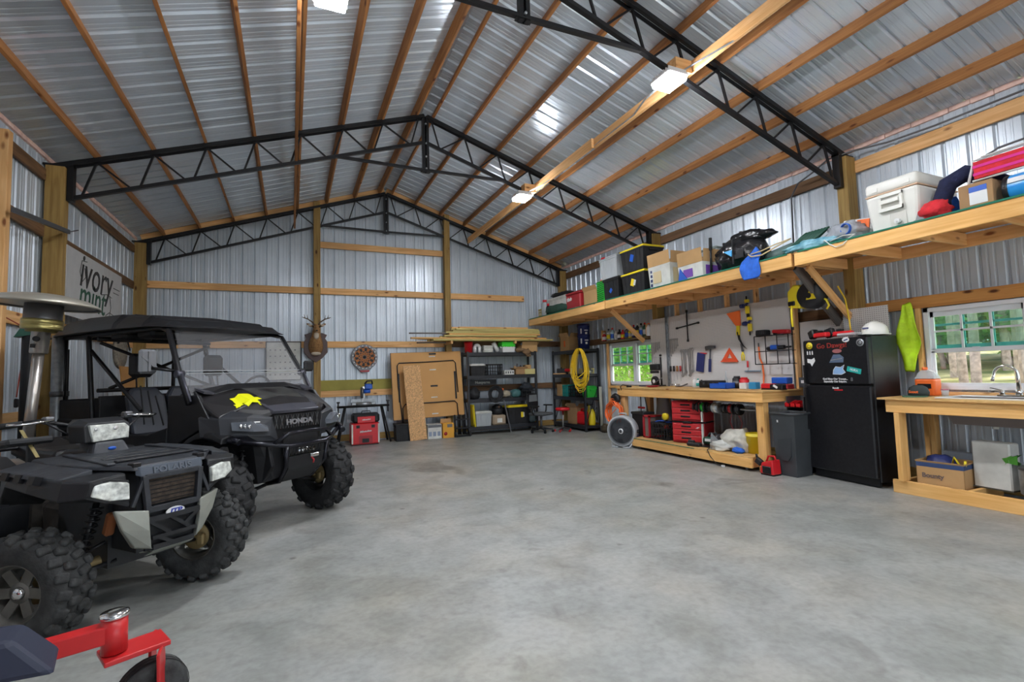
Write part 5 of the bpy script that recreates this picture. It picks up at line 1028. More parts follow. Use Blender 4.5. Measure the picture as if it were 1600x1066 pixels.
t = thing('clear_blister_pack', 'clear plastic blister pack lying at the fridge top edge', 'package', (4.12, 3.75, FT), -95); mk('shell', CLR, t, lambda b: b.box((0, 0, .02), (.24, .12, .035), bev=.01)); mk('insert', REDD, t, lambda b: b.box((.03, 0, .02), (.1, .06, .02)))
# yellow hose reel
t = thing('hose_reel', 'yellow and black retractable hose reel hanging from the overhead shelf brace', 'hose reel', (4.15, 4.06, 2.14), -90); t.location = (4.15, 4.30, 2.14)
mk('drum', BPLM, t, lambda b: b.lathe([(.02, -.09), (.15, -.09), (.175, -.06), (.175, .06), (.15, .09), (.02, .09)], (.10, 0, .18), 'Y', 26)); mk('shell', YEL, t, lambda b: (b.prism([(-.19, .05), (-.02, .02), (.0, .33), (-.10, .35), (-.19, .26)], -.085, .085, 'Y'),), bevel=.02)
mk('face_plate', YEL, t, lambda b: b.prism([(.08, .12), (.21, .12), (.145, .27)], -.10, -.09, 'Y')); mk('hub', BLK, t, lambda b: b.cyl((.12, -.105, .17), (.12, -.09, .17), .035, n=14)); mk('bracket', BLK, t, lambda b: (b.b2((.02, -.03, .34), (.14, .03, .40)), b.b2((.05, -.03, .38), (.08, .03, .50)), b.tube([(.10, 0, .36), (.16, 0, .42), (.24, 0, .40)], .012, 6)))
mk('outlet', BLK, t, lambda b: b.box((-.13, -.06, .10), (.10, .08, .06), bev=.01)); mk('hose', YEL, t, lambda b: b.tube([(-.13, -.08, .10), (-.135, -.09, .0), (-.135, -.09, -.15), (-.13, -.09, -.21)], .013, 8)); mk('hose', YEL, t, lambda b: (b.tube([(.22, .0, .13), (.28, .0, .1), (.31, 0, .02), (.28, 0, -.02)], .013, 8),))
mk('nozzle', BLK, t, lambda b: b.cyl((-.13, -.09, -.20), (-.13, -.09, -.25), .012, n=8))
t = thing('yellow_air_hose', 'thin yellow hose hanging down beside the pine brace over the fridge', 'hose', (3.98, 3.72, 1.8)); t.location = (4.3, 3.90, 1.78); mk('hose', YELR, t, lambda b: b.tube([(-.05, .03, .62), (.0, -.02, .45), (.0, -.05, .2), (.0, -.06, .02)], .009, 6)); mk('end_fitting', BLK, t, lambda b: b.cyl((0, -.06, .05), (0, -.06, -.02), .02, n=8))
# ---------------------------------------------------------------- sink counter
t = thing('sink_counter', 'pine utility counter with a white sink under the near window', 'counter', (4.3, 2.2, 0))
SX = 4.04
def topf(b):
    for a, c in (((SX-.06, -.6, 1.015), (SX+.18, 3.42, 1.035)), ((SX+.62, -.6, 1.015), (4.70, 3.42, 1.035)), ((SX+.18, 2.95, 1.015), (SX+.62, 3.42, 1.035)), ((SX+.18, -.6, 1.015), (SX+.62, 1.5, 1.035))): b.b2(a, c)
mk('counter_top', CHIP, t, topf, world=True)
board('apron', (SX, -.58, .945), (SX, 3.36, .945), .038, .14, PINEL, t); board('apron', (SX+.02, 3.34, .945), (4.72, 3.34, .945), .038, .14, PINE, t)
board('leg', (SX+.03, 3.25, .14), (SX+.03, 3.25, .875), .14, .05, PINEL, t, up=(0, 1, 0)); board('leg', (4.62, 3.20, 0), (4.62, 3.20, .875), .09, .05, PINEL, t, up=(0, 1, 0)); board('leg', (SX+.03, .6, .14), (SX+.03, .6, .875), .14, .05, PINEL, t, up=(0, 1, 0))
board('bottom_rail', (SX+.03, -.58, .07), (SX+.03, 3.36, .07), .038, .14, PINEL, t)
for y in (3.30, 2.70, 1.5, .3): board('cross_rail', (SX+.05, y, .07), (4.7, y, .07), .038, .135, PINEL, t)
t = thing('sink', 'white double-bowl sink set into the pine counter', 'sink', (4.41, 2.22, 1.03), -90)
def sinkf(b):
    for x0, x1, y0, y1 in ((-.74, .74, -.25, -.21), (-.74, .74, .19, .29), (-.74, -.70, -.22, .2), (.70, .74, -.22, .2), (-.02, .02, -.22, .2)): b.b2((x0, y0, .0), (x1, y1, .016))
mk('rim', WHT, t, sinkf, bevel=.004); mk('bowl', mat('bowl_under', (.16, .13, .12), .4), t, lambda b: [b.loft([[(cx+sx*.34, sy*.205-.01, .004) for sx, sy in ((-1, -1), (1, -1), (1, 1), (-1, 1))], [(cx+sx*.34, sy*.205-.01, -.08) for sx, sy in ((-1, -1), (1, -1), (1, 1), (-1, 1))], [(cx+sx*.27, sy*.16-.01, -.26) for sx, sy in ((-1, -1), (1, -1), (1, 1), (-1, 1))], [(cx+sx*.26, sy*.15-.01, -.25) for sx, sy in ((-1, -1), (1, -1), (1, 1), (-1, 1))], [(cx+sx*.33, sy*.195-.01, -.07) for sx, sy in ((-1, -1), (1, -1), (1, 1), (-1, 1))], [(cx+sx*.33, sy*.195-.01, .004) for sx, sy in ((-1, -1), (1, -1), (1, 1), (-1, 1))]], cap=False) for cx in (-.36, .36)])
mk('bowl_floor', WHTD, t, lambda b: [b.b2((cx-.26, -.16, -.256), (cx+.26, .14, -.25)) for cx in (-.36, .36)]); mk('drain_pipe', WHTD, t, lambda b: (b.cyl((-.36, -.01, -.25), (-.36, -.01, -.30), .025, n=10), b.cyl((-.1, .1, -.02), (-.1, .12, -.62), .006, n=6)))
t = thing('faucet', 'brushed steel gooseneck faucet curving over the sink before the window', 'faucet', (4.62, 2.46, 1.047), -90)
mk('base_plate', CHR, t, lambda b: (b.box((-.02, 0, .008), (.30, .055, .016), bev=.006), b.lathe([(.03, .01), (.028, .05), (.018, .07)], n=14))); mk('spout', CHR, t, lambda b: b.tube([(0, 0, .04), (.0, 0, .2)]+[(-.085+.085*math.cos(R(a)), -.03*math.sin(R(a/2)), .22+.09*math.sin(R(a))) for a in range(0, 181, 20)]+[(-.175, -.05, .18), (-.178, -.055, .155)], [.02, .016]+[.013]*10+[.014, .017], 12)); mk('lever', CHR, t, lambda b: (b.lathe([(.022, .01), (.022, .05), (.014, .06)], (-.13, 0, 0), n=12), b.bar((-.13, 0, .06), (-.22, -.01, .085), .016, .01)))
mk('side_sprayer', CHR, t, lambda b: b.lathe([(.02, .0), (.02, .04), (.014, .06)], (.13, 0, 0), n=12))
t = thing('orange_hand_cleaner', 'translucent jug of orange liquid with orange cap on the sink counter', 'jug', (4.60, 3.22, 1.036), -90)
mk('liquid_body', ORG, t, lambda b: b.loft([[(sx*.095, sy*.07, 0) for sx, sy in ((-1, -1), (1, -1), (1, 1), (-1, 1))], [(sx*.10, sy*.075, .19) for sx, sy in ((-1, -1), (1, -1), (1, 1), (-1, 1))]]), bevel=.02); mk('shoulder', CLR, t, lambda b: b.loft([[(sx*.10, sy*.075, .19) for sx, sy in ((-1, -1), (1, -1), (1, 1), (-1, 1))], [(sx*.07, sy*.05, .26) for sx, sy in ((-1, -1), (1, -1), (1, 1), (-1, 1))], [(sx*.03-.02, sy*.03, .29) for sx, sy in ((-1, -1), (1, -1), (1, 1), (-1, 1))]]), bevel=.01); mk('handle', WHT, t, lambda b: b.tube([(.0, 0, .285), (.06, 0, .27), (.09, 0, .2)], .013, 8)); mk('cap', ORG, t, lambda b: b.cyl((-.02, 0, .28), (-.02, 0, .32), .028, n=14)); mk('label', BLK, t, lambda b: b.box((.0, -.078, .11), (.13, .004, .05)))
t = thing('baseball_cap', 'dark cap with orange lettering lying on the sink counter', 'cap', (4.36, 3.20, 1.036), -90); CC = mat('cap_cloth', (.035, .045, .045), .8)
mk('crown', CC, t, lambda b: b.lathe([(.095, .012), (.098, .05), (.08, .1), (.04, .125), (0, .128)], n=20)); mk('brim', mat('cap_brim', (.07, .16, .10), .8), t, lambda b: b.prism([(.105*math.cos(a)-.0, -.04+.14*math.sin(a)-.03) for a in [2*math.pi*k/22 for k in range(22)]], 0, .012)); text('lettering', 'Scout', .04, ORG, t, face_mtx((.0, -.099, .055), (1, 0, 0), (0, .2, 1)), bold=.001)
t = thing('soap_cup', 'small clear cup with a pink lid beside the cap on the sink counter', 'cup', (4.50, 3.02, 1.036)); mk('body', CLR, t, lambda b: b.lathe([(.028, 0), (.034, .07)], n=12)); mk('lid', mat('pink', (.6, .2, .25), .4), t, lambda b: b.lathe([(.036, .07), (.036, .08), (0, .082)], n=12))
# hi-vis vest
VS = mat('hi_vis', (.55, .85, .02), .6, noise_=.12, nscale=14, bump=.3)
cloth('safety_vest', 'fluorescent yellow-green safety vest hanging between the fridge and the window', 'vest', (4.66, 3.42, 1.5), [[(4.70-.02*abs(math.sin(j*1.7)), 3.405+(j-3)*(-.018), 2.13) for j in range(7)], [(4.67-.03*math.sin(j*2), 3.41+(j-3)*(-.024), 1.98) for j in range(7)], [(4.66-.04*math.sin(j*1.3), 3.415+(j-3)*(-.04), 1.8) for j in range(7)], [(4.64-.04*math.sin(j*2.1), 3.40+(j-3)*(-.05), 1.65) for j in range(7)], [(4.67-.03*math.sin(j*1.1), 3.42+(j-3)*(-.03), 1.52) for j in range(7)], [(4.68, 3.43+(j-3)*(-.018), 1.30) for j in range(7)]], .014, VS, 2, .05)
# under the sink
t = carton('brown printed carton with blue rim holding a dark blue bag beneath the sink counter', (4.33, 2.98, .0), -85, .40, .36, .36, CARD, True, fl=.05); 
mk('blue_rim_print', mat('rim_blue', (.03, .06, .16), .7), t, lambda b: (b.b2((-.201, -.182, .31), (.201, -.179, .355)), b.b2((.198, -.18, .31), (.202, .18, .355)))); text('faded_lettering', 'Bounty', .065, mat('faded', (.16, .12, .11), .8), t, face_mtx((-.06, -.184, .22), (1, 0, 0), (0, 0, 1)), bold=.002)
t = thing('blue_hand_bag', 'dark blue bag with yellow grips sticking out of the carton under the sink', 'bag', (4.33, 3.0, .26), -85); mk('body', BLUD, t, lambda b: b.ball((-.03, 0, .07), (.13, .12, .10), 16, 10, .2, 4)); mk('grip', YEL, t, lambda b: b.tube([(.10, -.1, .08), (.13, -.12, .17), (.17, -.12, .09)], .01, 6)); mk('handle', YEL, t, lambda b: b.tube([(.2, -.1, .02), (.22, -.13, .14)], .012, 6))
t = thing('white_panel_box', 'white worn enamel panel box leaning under the sink counter', 'box', (4.42, 2.61, .14), -95); mk('body', WHTD, t, lambda b: b.box((0, 0, .23), (.31, .16, .46), bev=.012)); mk('dirt_base', mat('dirt', (.08, .07, .05), .9), t, lambda b: b.b2((-.16, -.085, -.002), (.16, .085, .012)))
t = thing('enamel_pot', 'large grey metal pot with dark handle at the right edge under the sink', 'pot', (4.32, 2.24, .14)); mk('body', GALV, t, lambda b: b.lathe([(.13, 0), (.155, .02), (.16, .24), (.165, .25), (.15, .25), (.14, .03)], n=26)); mk('handle', STEELD, t, lambda b: b.tube([(-.15, .05, .17), (-.19, .02, .13), (-.15, -.03, .17)], .012, 6)); mk('dark_lid', STEELD, t, lambda b: b.lathe([(.168, .25), (.15, .275), (0, .285)], n=22)); mk('lid_knob', BLK, t, lambda b: b.cyl((0, 0, .28), (0, 0, .32), .03, n=12))
t = thing('green_sprig', 'sprig of green leaves lying between the white panel and the pot', 'plant', (4.36, 2.44, .60)); t.location = (4.36, 2.44, .40)
mk('stem', DGN, t, lambda b: b.tube([(0, .05, -.25), (-.01, .02, 0), (.0, -.02, .1)], .004, 5)); 
for i in range(9): mk('leaf', mat('leaf_indoor', (.08, .32, .03), .5), t, lambda b: b.prism([(rr(-.07, .07)+a, rr(-.02, .12)+c) for a, c in ((0, 0), (.03, .015), (.05, 0), (.03, -.012))], -.002+i*.01-.04, .002+i*.01-.04, 'X'))
t = thing('light_strip', 'blueish clear tub behind the carton under the sink', 'tub', (4.62, 2.9, .15), -90); t.location = (4.64, 2.95, 0); mk('body', mat('tub_blue', (.28, .32, .38), .5), t, lambda b: b.box((0, 0, .28), (.36, .1, .30), bev=.01)); mk('foot', DGR, t, lambda b: b.b2((-.15, -.05, 0), (.15, .05, .13)))
# ---------------------------------------------------------------- back wall: racks
def rack(name, label, loc, rz, w, d, zs, lab2=None):
    t = thing(name, label, 'shelving', loc, rz)
    M_ = mat('rack_steel', (.022, .024, .030), .45)
    for x in (-w/2, w/2):
        for y in (0, d): mk('post', M_, t, lambda b: b.box((x, y, zs[-1]/2+.01), (.05, .045, zs[-1]+.02)))
        mk('cross_brace', M_, t, lambda b: b.bar((x, .02, .2), (x, d-.02, 1.1), .008, .03, up=(1, 0, 0)))
    for z in zs:
        for y in (0, d): mk('beam', M_, t, lambda b: b.b2((-w/2+.02, y-.018, z-.085), (w/2-.02, y+.018, z)))
        for x in (-w/2, w/2): mk('side_beam', M_, t, lambda b: b.b2((x-.015, .02, z-.06), (x+.015, d-.02, z)))
        mk('shelf_deck', mat('deck_grey', (.10, .10, .10), .7), t, lambda b: b.b2((-w/2+.02, .01, z-.012), (w/2-.02, d-.01, z-.002)))
    return t
RZS = (.19, .83, 1.39, 1.94)
t = rack('storage_rack', 'black steel shelving rack against the back wall beside the folded table', (2.68, 11.06, 0), 0, 1.78, .42, RZS)
text('lettering', 'Husqvarna', .09, WHTD, t, face_mtx((-.42, .30, 1.22), (1, 0, 0), (0, 0, 1)), bold=.002)
mk('banner', DGR, t, lambda b: b.b2((-.85, .31, 1.15), (-.05, .315, 1.29)))
t = rack('storage_rack', 'black steel shelving rack along the right wall, hung with the yellow cord', (4.30, 10.72, 0), -90, 1.50, .40, (.14, .80, 1.36, 1.95))
# on rack one. shelf tops
def q(z): return z+.001
S1, S2, S3, S4 = RZS
bucket('red plastic bucket standing on the left end of the rack top', (1.87, 11.22, q(S4)), .105, .26, RED)
t = thing('pipe_elbow', 'white bent pipe shaped like an arch on the rack top', 'pipe', (2.08, 11.2, q(S4))); mk('pipe', WHT, t, lambda b: b.tube([(-.06, 0, 0), (-.06, 0, .12)]+arcpts((0, 0, .12), .06, 180, 0, 8)+[(.06, 0, 0)], .042, 12))
t = thing('folded_towels', 'stack of folded white cloths on the rack top', 'towels', (2.34, 11.2, q(S4)))
for i in range(4): mk('folded_cloth', WHTD, t, lambda b: b.box((rr(-.01, .01), 0, .022+.042*i), (.25, .2, .038), bev=.012))
t = thing('paper_roll', 'white roll leaning beside the folded cloths on the rack top', 'roll', (2.56, 11.2, q(S4))); mk('roll', WHT, t, lambda b: b.lathe([(.02, -.12), (.055, -.12), (.055, .12), (.02, .12)], (0, 0, 0), 'Z', 16)); t.rotation_euler = (0, R(-28), 0); t.location.z += .135
tote('lime green tote with white base on the rack top', (2.86, 11.2, q(S4)), 0, .36, .28, .22, WHT, mat('lime', (.04, .62, .03), .4), lidh=.13)
lump('knit_hat', 'grey knitted cap lying on the lime green tote', 'cap', (2.85, 11.2, q(S4)+.275), 0, (.10, .08, .035), DGR, 50, .2)
t = thing('work_gloves', 'pair of brown work gloves hanging over the rack top edge', 'gloves', (3.25, 11.03, q(S4)))
mk('glove', mat('leather', (.20, .12, .06), .8), t, lambda b: (b.ball((-.1, 0, .05), (.13, .06, .05), 14, 8, .5, 5), b.ball((.06, -.02, .0), (.1, .05, .08), 14, 8, .5, 6), [b.tube([(.06+.04*k, -.03, -.02), (.08+.04*k, -.04, -.12)], .02, 6) for k in range(3)]))
t = carton('open carton stuffed with white packaging at the right of the rack top', (3.44, 11.26, q(S4)), 0, .44, .32, .17, CARD, True, fl=.4)
lump('white_packaging', 'crumpled white and blue packaging bulging from the carton on the rack top', 'packaging', (3.44, 11.26, q(S4)+.06), 0, (.17, .12, .12), mat('pack_white', (.6, .62, .7), .5, noise_=.4, nscale=14), 51, .7)
tote('dark tote with white rim on the second shelf of the rack', (2.05, 11.22, q(S3)), 0, .38, .3, .27, BPLM, WHTD)
crate('black slatted milk crate on the second shelf of the rack', (2.48, 11.22, q(S3)), 0, .38, .32, .26, BPLM)
t = carton('small white carton printed with dark shapes on the second shelf', (2.86, 11.18, q(S3)), 0, .26, .2, .11, WHTD, tape=False); mk('print', DGR, t, lambda b: [b.b2((-.1+.06*k, -.1015, .03), (-.07+.06*k, -.1, .08)) for k in range(4)])
carton('open shallow brown carton of parts on the second shelf', (3.18, 11.2, q(S3)), 0, .30, .26, .13, CARDD, True, fl=.3)
for i in range(5): lump('scrap_part', ['brown metal part leftmost in the shallow carton', 'dark metal part second in the shallow carton', 'rusty part in the middle of the shallow carton', 'grey part fourth in the shallow carton', 'dark part rightmost in the shallow carton'][i], 'part', (3.07+.055*i, 11.2+rr(-.05, .05), q(S3)+.02), 0, (.035, .05, .09+rr(0, .04)), [CARDD, STEELD, REDD, DGR, BPLM][i], 60+i, .8, 'loose parts in the shallow carton', n=12)
carton('pale yellow flat box on the second shelf at the right', (3.42, 11.15, q(S3)), 0, .30, .22, .13, mat('pale_yellow', (.60, .52, .22), .7), tape=False)
carton('small brown carton standing on the pale yellow box', (3.40, 11.2, q(S3)+.132), 0, .16, .16, .1, CARD)
lump('black_backpack', 'black soft bag at the left of the third shelf', 'bag', (1.97, 11.2, q(S2)), 0, (.15, .14, .15), BPLM, 70, .5)
t = thing('black_hose_coil', 'large black coiled hose hanging in front of the third shelf', 'hose', (2.44, 11.0, .94))
for i in range(12): mk('hose_loop', BPLM, t, lambda b: b.tube([((.10+.008*i)*math.cos(a)+rr(-.003, .003), -.004*i+rr(-.01, .01), (.12+.007*i)*math.sin(a)) for a in [2*math.pi*k/20 for k in range(20)]], .011, 5, closed=True))
t = thing('sawhorse_reel', 'orange and tan power tool on the third shelf', 'power tool', (2.78, 11.2, q(S2))); mk('body', mat('tan_tool', (.40, .34, .24), .6), t, lambda b: b.ball((.02, 0, .09), (.13, .09, .09), 14, 10, .4, 3)); mk('orange_cap', ORG, t, lambda b: b.cyl((-.11, -.06, .17), (-.09, -.06, .23), .035, n=10)); mk('cord', STEELD, t, lambda b: b.tube([(.0, -.08, .02), (.1, -.1, .05), (.14, -.09, .12)], .01, 6))
lump('teal_helmet', 'teal green rounded case on the third shelf', 'case', (3.06, 11.18, q(S2)), 0, (.14, .11, .11), mat('grey_teal', (.06, .16, .16), .5), 71, .15)
crate('black crate heaped with dark cloth at the right of the third shelf', (3.36, 11.2, q(S2)), 0, .34, .32, .22, BPLM)
lump('dark_cloth_heap', 'heap of dark cloth in the crate on the third shelf', 'cloth', (3.36, 11.2, q(S2)+.1), 0, (.15, .14, .14), mat('dark_cloth', (.03, .035, .045), .9), 72, .6)
t = thing('tote_cover', 'yellow tote lid standing on edge at the left of the bottom shelf', 'lid', (1.90, 11.12, q(S1))); mk('panel', YEL, t, lambda b: b.box((0, 0, .26), (.03, .30, .52), rot=(0, -4, 0), bev=.01)); mk('rib', YEL, t, lambda b: b.box((-.02, 0, .26), (.012, .22, .42), rot=(0, -4, 0)))
tote('clear storage bin with white and teal lid on the bottom shelf', (2.16, 11.22, q(S1)), 0, .42, .34, .34, CLR, WHTD)
t = thing('shop_vacuum', 'dark wet-dry vacuum head standing on the brown paper sack', 'vacuum', (2.57, 11.22, q(S1)+.25)); mk('tank', BPLM, t, lambda b: b.lathe([(.13, 0), (.14, .12), (.12, .14)], n=18)); mk('lid', BLK, t, lambda b: b.lathe([(.13, .14), (.12, .19), (.05, .24), (0, .245)], n=18)); mk('chrome_knob', CHR, t, lambda b: b.cyl((0, -.1, .18), (0, -.13, .18), .03, n=12))
t = thing('paper_sack', 'brown paper sack with a white label on the bottom shelf', 'sack', (2.57, 11.22, q(S1))); mk('body', mat('sack_brown', (.34, .26, .18), .9), t, lambda b: b.box((0, 0, .12), (.34, .28, .24), bev=.03)); mk('label', WHTD, t, lambda b: b.b2((-.06, -.142, .06), (.07, -.14, .16)))
t = tote('large black tote with a bright yellow lid on the bottom shelf of the rack', (3.08, 11.25, q(S1)), 0, .60, .42, .44, BPLM, YEL); mk('sticker', YEL, t, lambda b: b.b2((.05, -.20, .15), (.11, -.188, .28))); mk('sticker_print', WHTD, t, lambda b: b.b2((.11, -.202, .16), (.14, -.19, .27)))
t = thing('metal_strut', 'grey metal strut leaning against the bottom shelf of the rack', 'strut', (2.75, 11.0, 0)); mk('strut', STEELD, t, lambda b: b.bar((.06, -.04, .02), (-.08, .02, .78), .03, .015, up=(0, 1, 0)))
t = thing('grey_case', 'grey-green rounded tool case at the right end of the bottom shelf', 'case', (3.46, 11.16, q(S1)), 0); mk('body', mat('case_teal', (.10, .14, .15), .5), t, lambda b: b.box((0, 0, .11), (.17, .2, .2), bev=.03)); mk('handle', BPLM, t, lambda b: b.tube([(-.05, 0, .2), (-.04, 0, .25), (.04, 0, .25), (.05, 0, .2)], .01, 6))
# rack two
carton('tall open brown carton with orange print on top of the corner rack', (4.45, 10.85, 1.951), -80, .34, .30, .34, CARD, True, fl=.5); mk('arrow_print', ORG, None, lambda b: b.b2((4.294, 10.80, 2.05), (4.297, 10.88, 2.2))); top(bpy.data.objects['arrow_print'], 'orange printed mark on the tall carton', 'print'); 
op = bpy.data.objects['arrow_print']; par = [o for o in bpy.data.objects if o.get('label') == 'tall open brown carton with orange print on top of the corner rack'][0]; mw = op.matrix_basis.copy(); op.parent = par; op.matrix_basis = wmat(par).inverted() @ mw
for k_ in ('label', 'category'):
    del op[k_]
for i in range(2):
    bucket(['lower dark blue bucket of the stack on the corner rack', 'upper dark blue bucket of the stack on the corner rack'][i], (4.50, 10.25, 1.951+.24*i), .155, .38, BLUD, group='stacked blue buckets'); 
for ob in [o for o in bpy.data.objects if o.get('group') == 'stacked blue buckets']: mk('white_print', WHT, ob, lambda b: (b.box((-.125, -.09, .2), (.03, .012, .12), rot=(0, 0, -52)), b.box((-.02, -.152, .22), (.09, .010, .02), rot=(0, 0, -8)), b.box((-.02, -.150, .15), (.05, .010, .05), rot=(0, 0, -8))))
t = thing('yellow_extension_cord', 'large coil of bright yellow extension cord hanging on the corner rack', 'cord', (4.17, 9.86, 1.95), -62)
random.seed(5)
for i in range(22):
    w_ = rr(.13, .25); l_ = rr(.72, .98); o_ = rr(-.02, .02)
    mk('cord_loop', YELR, t, lambda b: b.tube([(o_+w_*math.sin(a)*(.55+.45*(1-math.cos(a))/2)*1.15, -.05-.0045*i+rr(-.006, .006), -l_*(1-math.cos(a))/2+rr(-.004, .004)) for a in [2*math.pi*k/26 for k in range(26)]], .0072, 5, closed=True))
mk('cord_wrap', YELR, t, lambda b: b.tube([(-.17, -.11, -.52), (-.1, -.16, -.62), (0, -.17, -.66), (.1, -.16, -.6), (.17, -.11, -.5)], .01, 6)); mk('cord_tail', YELR, t, lambda b: b.tube([(-.12, -.12, -.7), (-.10, -.14, -.9), (0, -.14, -1.02), (.12, -.14, -.98), (.15, -.1, -.9)], .0075, 5)); mk('hook', BLK, t, lambda b: b.tube([(0, .06, .0), (0, -.12, -.0), (0, -.15, .03)], .008, 6))
crate('teal plastic basket on the middle shelf of the corner rack', (4.48, 11.02, .801), -90, .24, .22, .28, TEAL, 'basket')
carton('brown carton beside the teal basket on the corner rack', (4.50, 11.28, .801), -90, .24, .3, .30, CARD)
crate('black crate right of the teal basket on the corner rack', (4.50, 10.62, .801), -90, .36, .3, .26, BPLM)
carton('pale yellow carton on the third shelf of the corner rack behind the cord', (4.48, 10.15, 1.11), -90, .3, .25, .13, mat('pale_yellow2', (.58, .50, .22), .7)); bpy.data.objects[[o.name for o in bpy.data.objects if o.get('label', '').startswith('pale yellow carton on the third')][0]].location.z = 1.361
tote('bright green laundry box at the near end of the corner rack', (4.50, 10.08, .801), -90, .24, .28, .26, GRN, mat('green2', (.02, .42, .04), .4))
t = thing('foil_tray', 'crumpled silver foil sheet on the corner rack near end', 'foil', (4.50, 10.05, 1.361)); t.location = (4.60, 9.93, 1.10)
bpy.data.objects.remove(t); lump('foil_sheet', 'crumpled silver foil sheet at the near end of the corner rack', 'foil', (4.42, 10.0, 1.361), 0, (.13, .10, .07), mat('foil', (.5, .52, .52), .3, metal=.9), 75, .7)
t = thing('red_gas_can', 'red plastic fuel can on the bottom shelf of the corner rack', 'fuel can', (4.44, 10.27, .141), -75); mk('body', RED, t, lambda b: (b.box((0, 0, .16), (.34, .22, .32), bev=.07, seg=4),)); mk('handle', RED, t, lambda b: b.tube([(-.1, 0, .29), (-.06, 0, .37), (.06, 0, .37), (.1, 0, .30)], .02, 8)); mk('spout', YEL, t, lambda b: b.tube([(.1, 0, .3), (.16, 0, .36), (.18, 0, .47)], .016, 8))
t = thing('yellow_sprayer', 'yellow garden sprayer tank with hose on the corner rack bottom', 'sprayer', (4.52, 9.93+.12, .141)); mk('tank', YEL, t, lambda b: b.lathe([(.08, 0), (.085, .02), (.085, .3), (.05, .36), (.03, .38)], n=18)); mk('pump', BLK, t, lambda b: b.tube([(0, 0, .37), (0, 0, .46), (-.05, 0, .48), (.05, 0, .48)], .012, 6)); mk('hose', BLK, t, lambda b: b.tube([(.05, -.03, .33), (.12, -.05, .42), (.10, -.06, .1), (.03, -.1, .3), (-.06, -.09, .5)], .008, 6))
carton('open brown carton low in the corner rack beside the red fuel can', (4.46, 10.62, .141), -80, .36, .3, .4, CARDD, True, fl=.5)
t = thing('white_spool', 'white S-shaped plastic fitting lying on the corner rack middle shelf', 'fitting', (4.25, 11.38, .83)); t.location = (3.98, 11.3, .83)
bpy.data.objects.remove(t)
t = thing('drill_case', 'red and white power drill on the third shelf of the corner rack', 'drill', (4.42, 10.9, 1.361), -80); mk('body', RED, t, lambda b: b.box((0, 0, .1), (.24, .08, .08), bev=.02)); mk('grip', BLK, t, lambda b: b.box((-.05, 0, .05), (.05, .05, .1), bev=.01)); mk('white_part', WHT, t, lambda b: b.box((.14, 0, .08), (.08, .08, .14), bev=.015)); mk('yellow_tip', YEL, t, lambda b: b.cyl((.15, 0, .14), (.15, 0, .24), .025, n=10))
t = thing('flat_board', 'tan board lying on the third shelf of the corner rack', 'board', (4.42, 11.25, 1.361)); mk('plank', PINE, t, lambda b: b.b2((-.14, -.2, 0), (.14, .2, .03)))
t = thing('wood_planer', 'grey box on the tan board, corner rack third shelf', 'box', (4.42, 11.25, 1.392)); mk('body', DGR, t, lambda b: b.box((0, 0, .06), (.18, .2, .12), bev=.01)); mk('knob', BLK, t, lambda b: b.cyl((0, 0, .12), (0, 0, .15), .02, n=8))
t = thing('white_pvc_pipe', 'pale upright pipe standing at the corner rack near end', 'pipe', (4.66, 9.84, 0)); mk('pipe', mat('pipe_pale', (.42, .42, .36), .5), t, lambda b: b.cyl((0, 0, 0), (.0, .02, 1.05), .035, n=12)); mk('collar', DGR, t, lambda b: b.cyl((0, 0, 0), (0, 0, .14), .05, n=12))
lump('dark_sack', 'small dark sack on the floor beneath the far window', 'sack', (4.60, 9.62, 0), 0, (.10, .12, .10), mat('sack_dark', (.07, .055, .035), .9), 77, .5)
# office chair & stool
t = thing('office_chair', 'grey mesh office chair with black star base in front of the rack', 'chair', (3.42, 10.55, 0), 28)
CF = mat('chair_grey', (.09, .095, .10), .7)
mk('seat', CF, t, lambda b: b.box((0, 0, .44), (.46, .44, .07), bev=.03)); mk('backrest', BPLM, t, lambda b: b.loft([[(-.18, .2, .55), (.18, .2, .55), (.18, .24, .55), (-.18, .24, .55)], [(-.22, .22, .7), (.22, .22, .7), (.22, .26, .7), (-.22, .26, .7)], [(-.20, .26, .92), (.20, .26, .92), (.20, .29, .92), (-.20, .29, .92)]]), bevel=.015); mk('mesh_panel', mat('mesh_light', (.20, .21, .22), .6), t, lambda b: b.prism([(-.17, .73), (.17, .73), (.15, .89), (-.15, .89)], .215, .222, 'Y'))
mk('column', STEELD, t, lambda b: b.cyl((0, 0, .1), (0, 0, .42), .028, n=12)); mk('back_stem', BLK, t, lambda b: b.tube([(0, .1, .42), (0, .26, .44), (0, .25, .6)], .02, 6))
for s in (-1, 1): mk('armrest', BPLM, t, lambda b: (b.tube([(s*.22, .05, .42), (s*.29, .05, .5), (s*.28, .03, .62)], .018, 6), b.box((s*.28, -.02, .635), (.07, .25, .03), bev=.012)))
for i in range(5):
    a = 2*math.pi*i/5+.3; mk('base_leg', BLK, t, lambda b: b.bar((0, 0, .11), (.27*math.cos(a), .27*math.sin(a), .075), .04, .03)); mk('caster', BLK, t, lambda b: b.cyl((.27*math.cos(a)-.015, .27*math.sin(a), .03), (.27*math.cos(a)+.015, .27*math.sin(a), .03), .03, n=10))
t = thing('rolling_stool', 'low shop stool with a red seat and chrome column beside the office chair', 'stool', (3.93, 10.4, 0)); mk('seat', RED, t, lambda b: b.lathe([(.16, .50), (.175, .52), (.175, .55), (.16, .57), (0, .572)], n=22)); mk('column', CHR, t, lambda b: b.cyl((0, 0, .09), (0, 0, .50), .022, n=12))
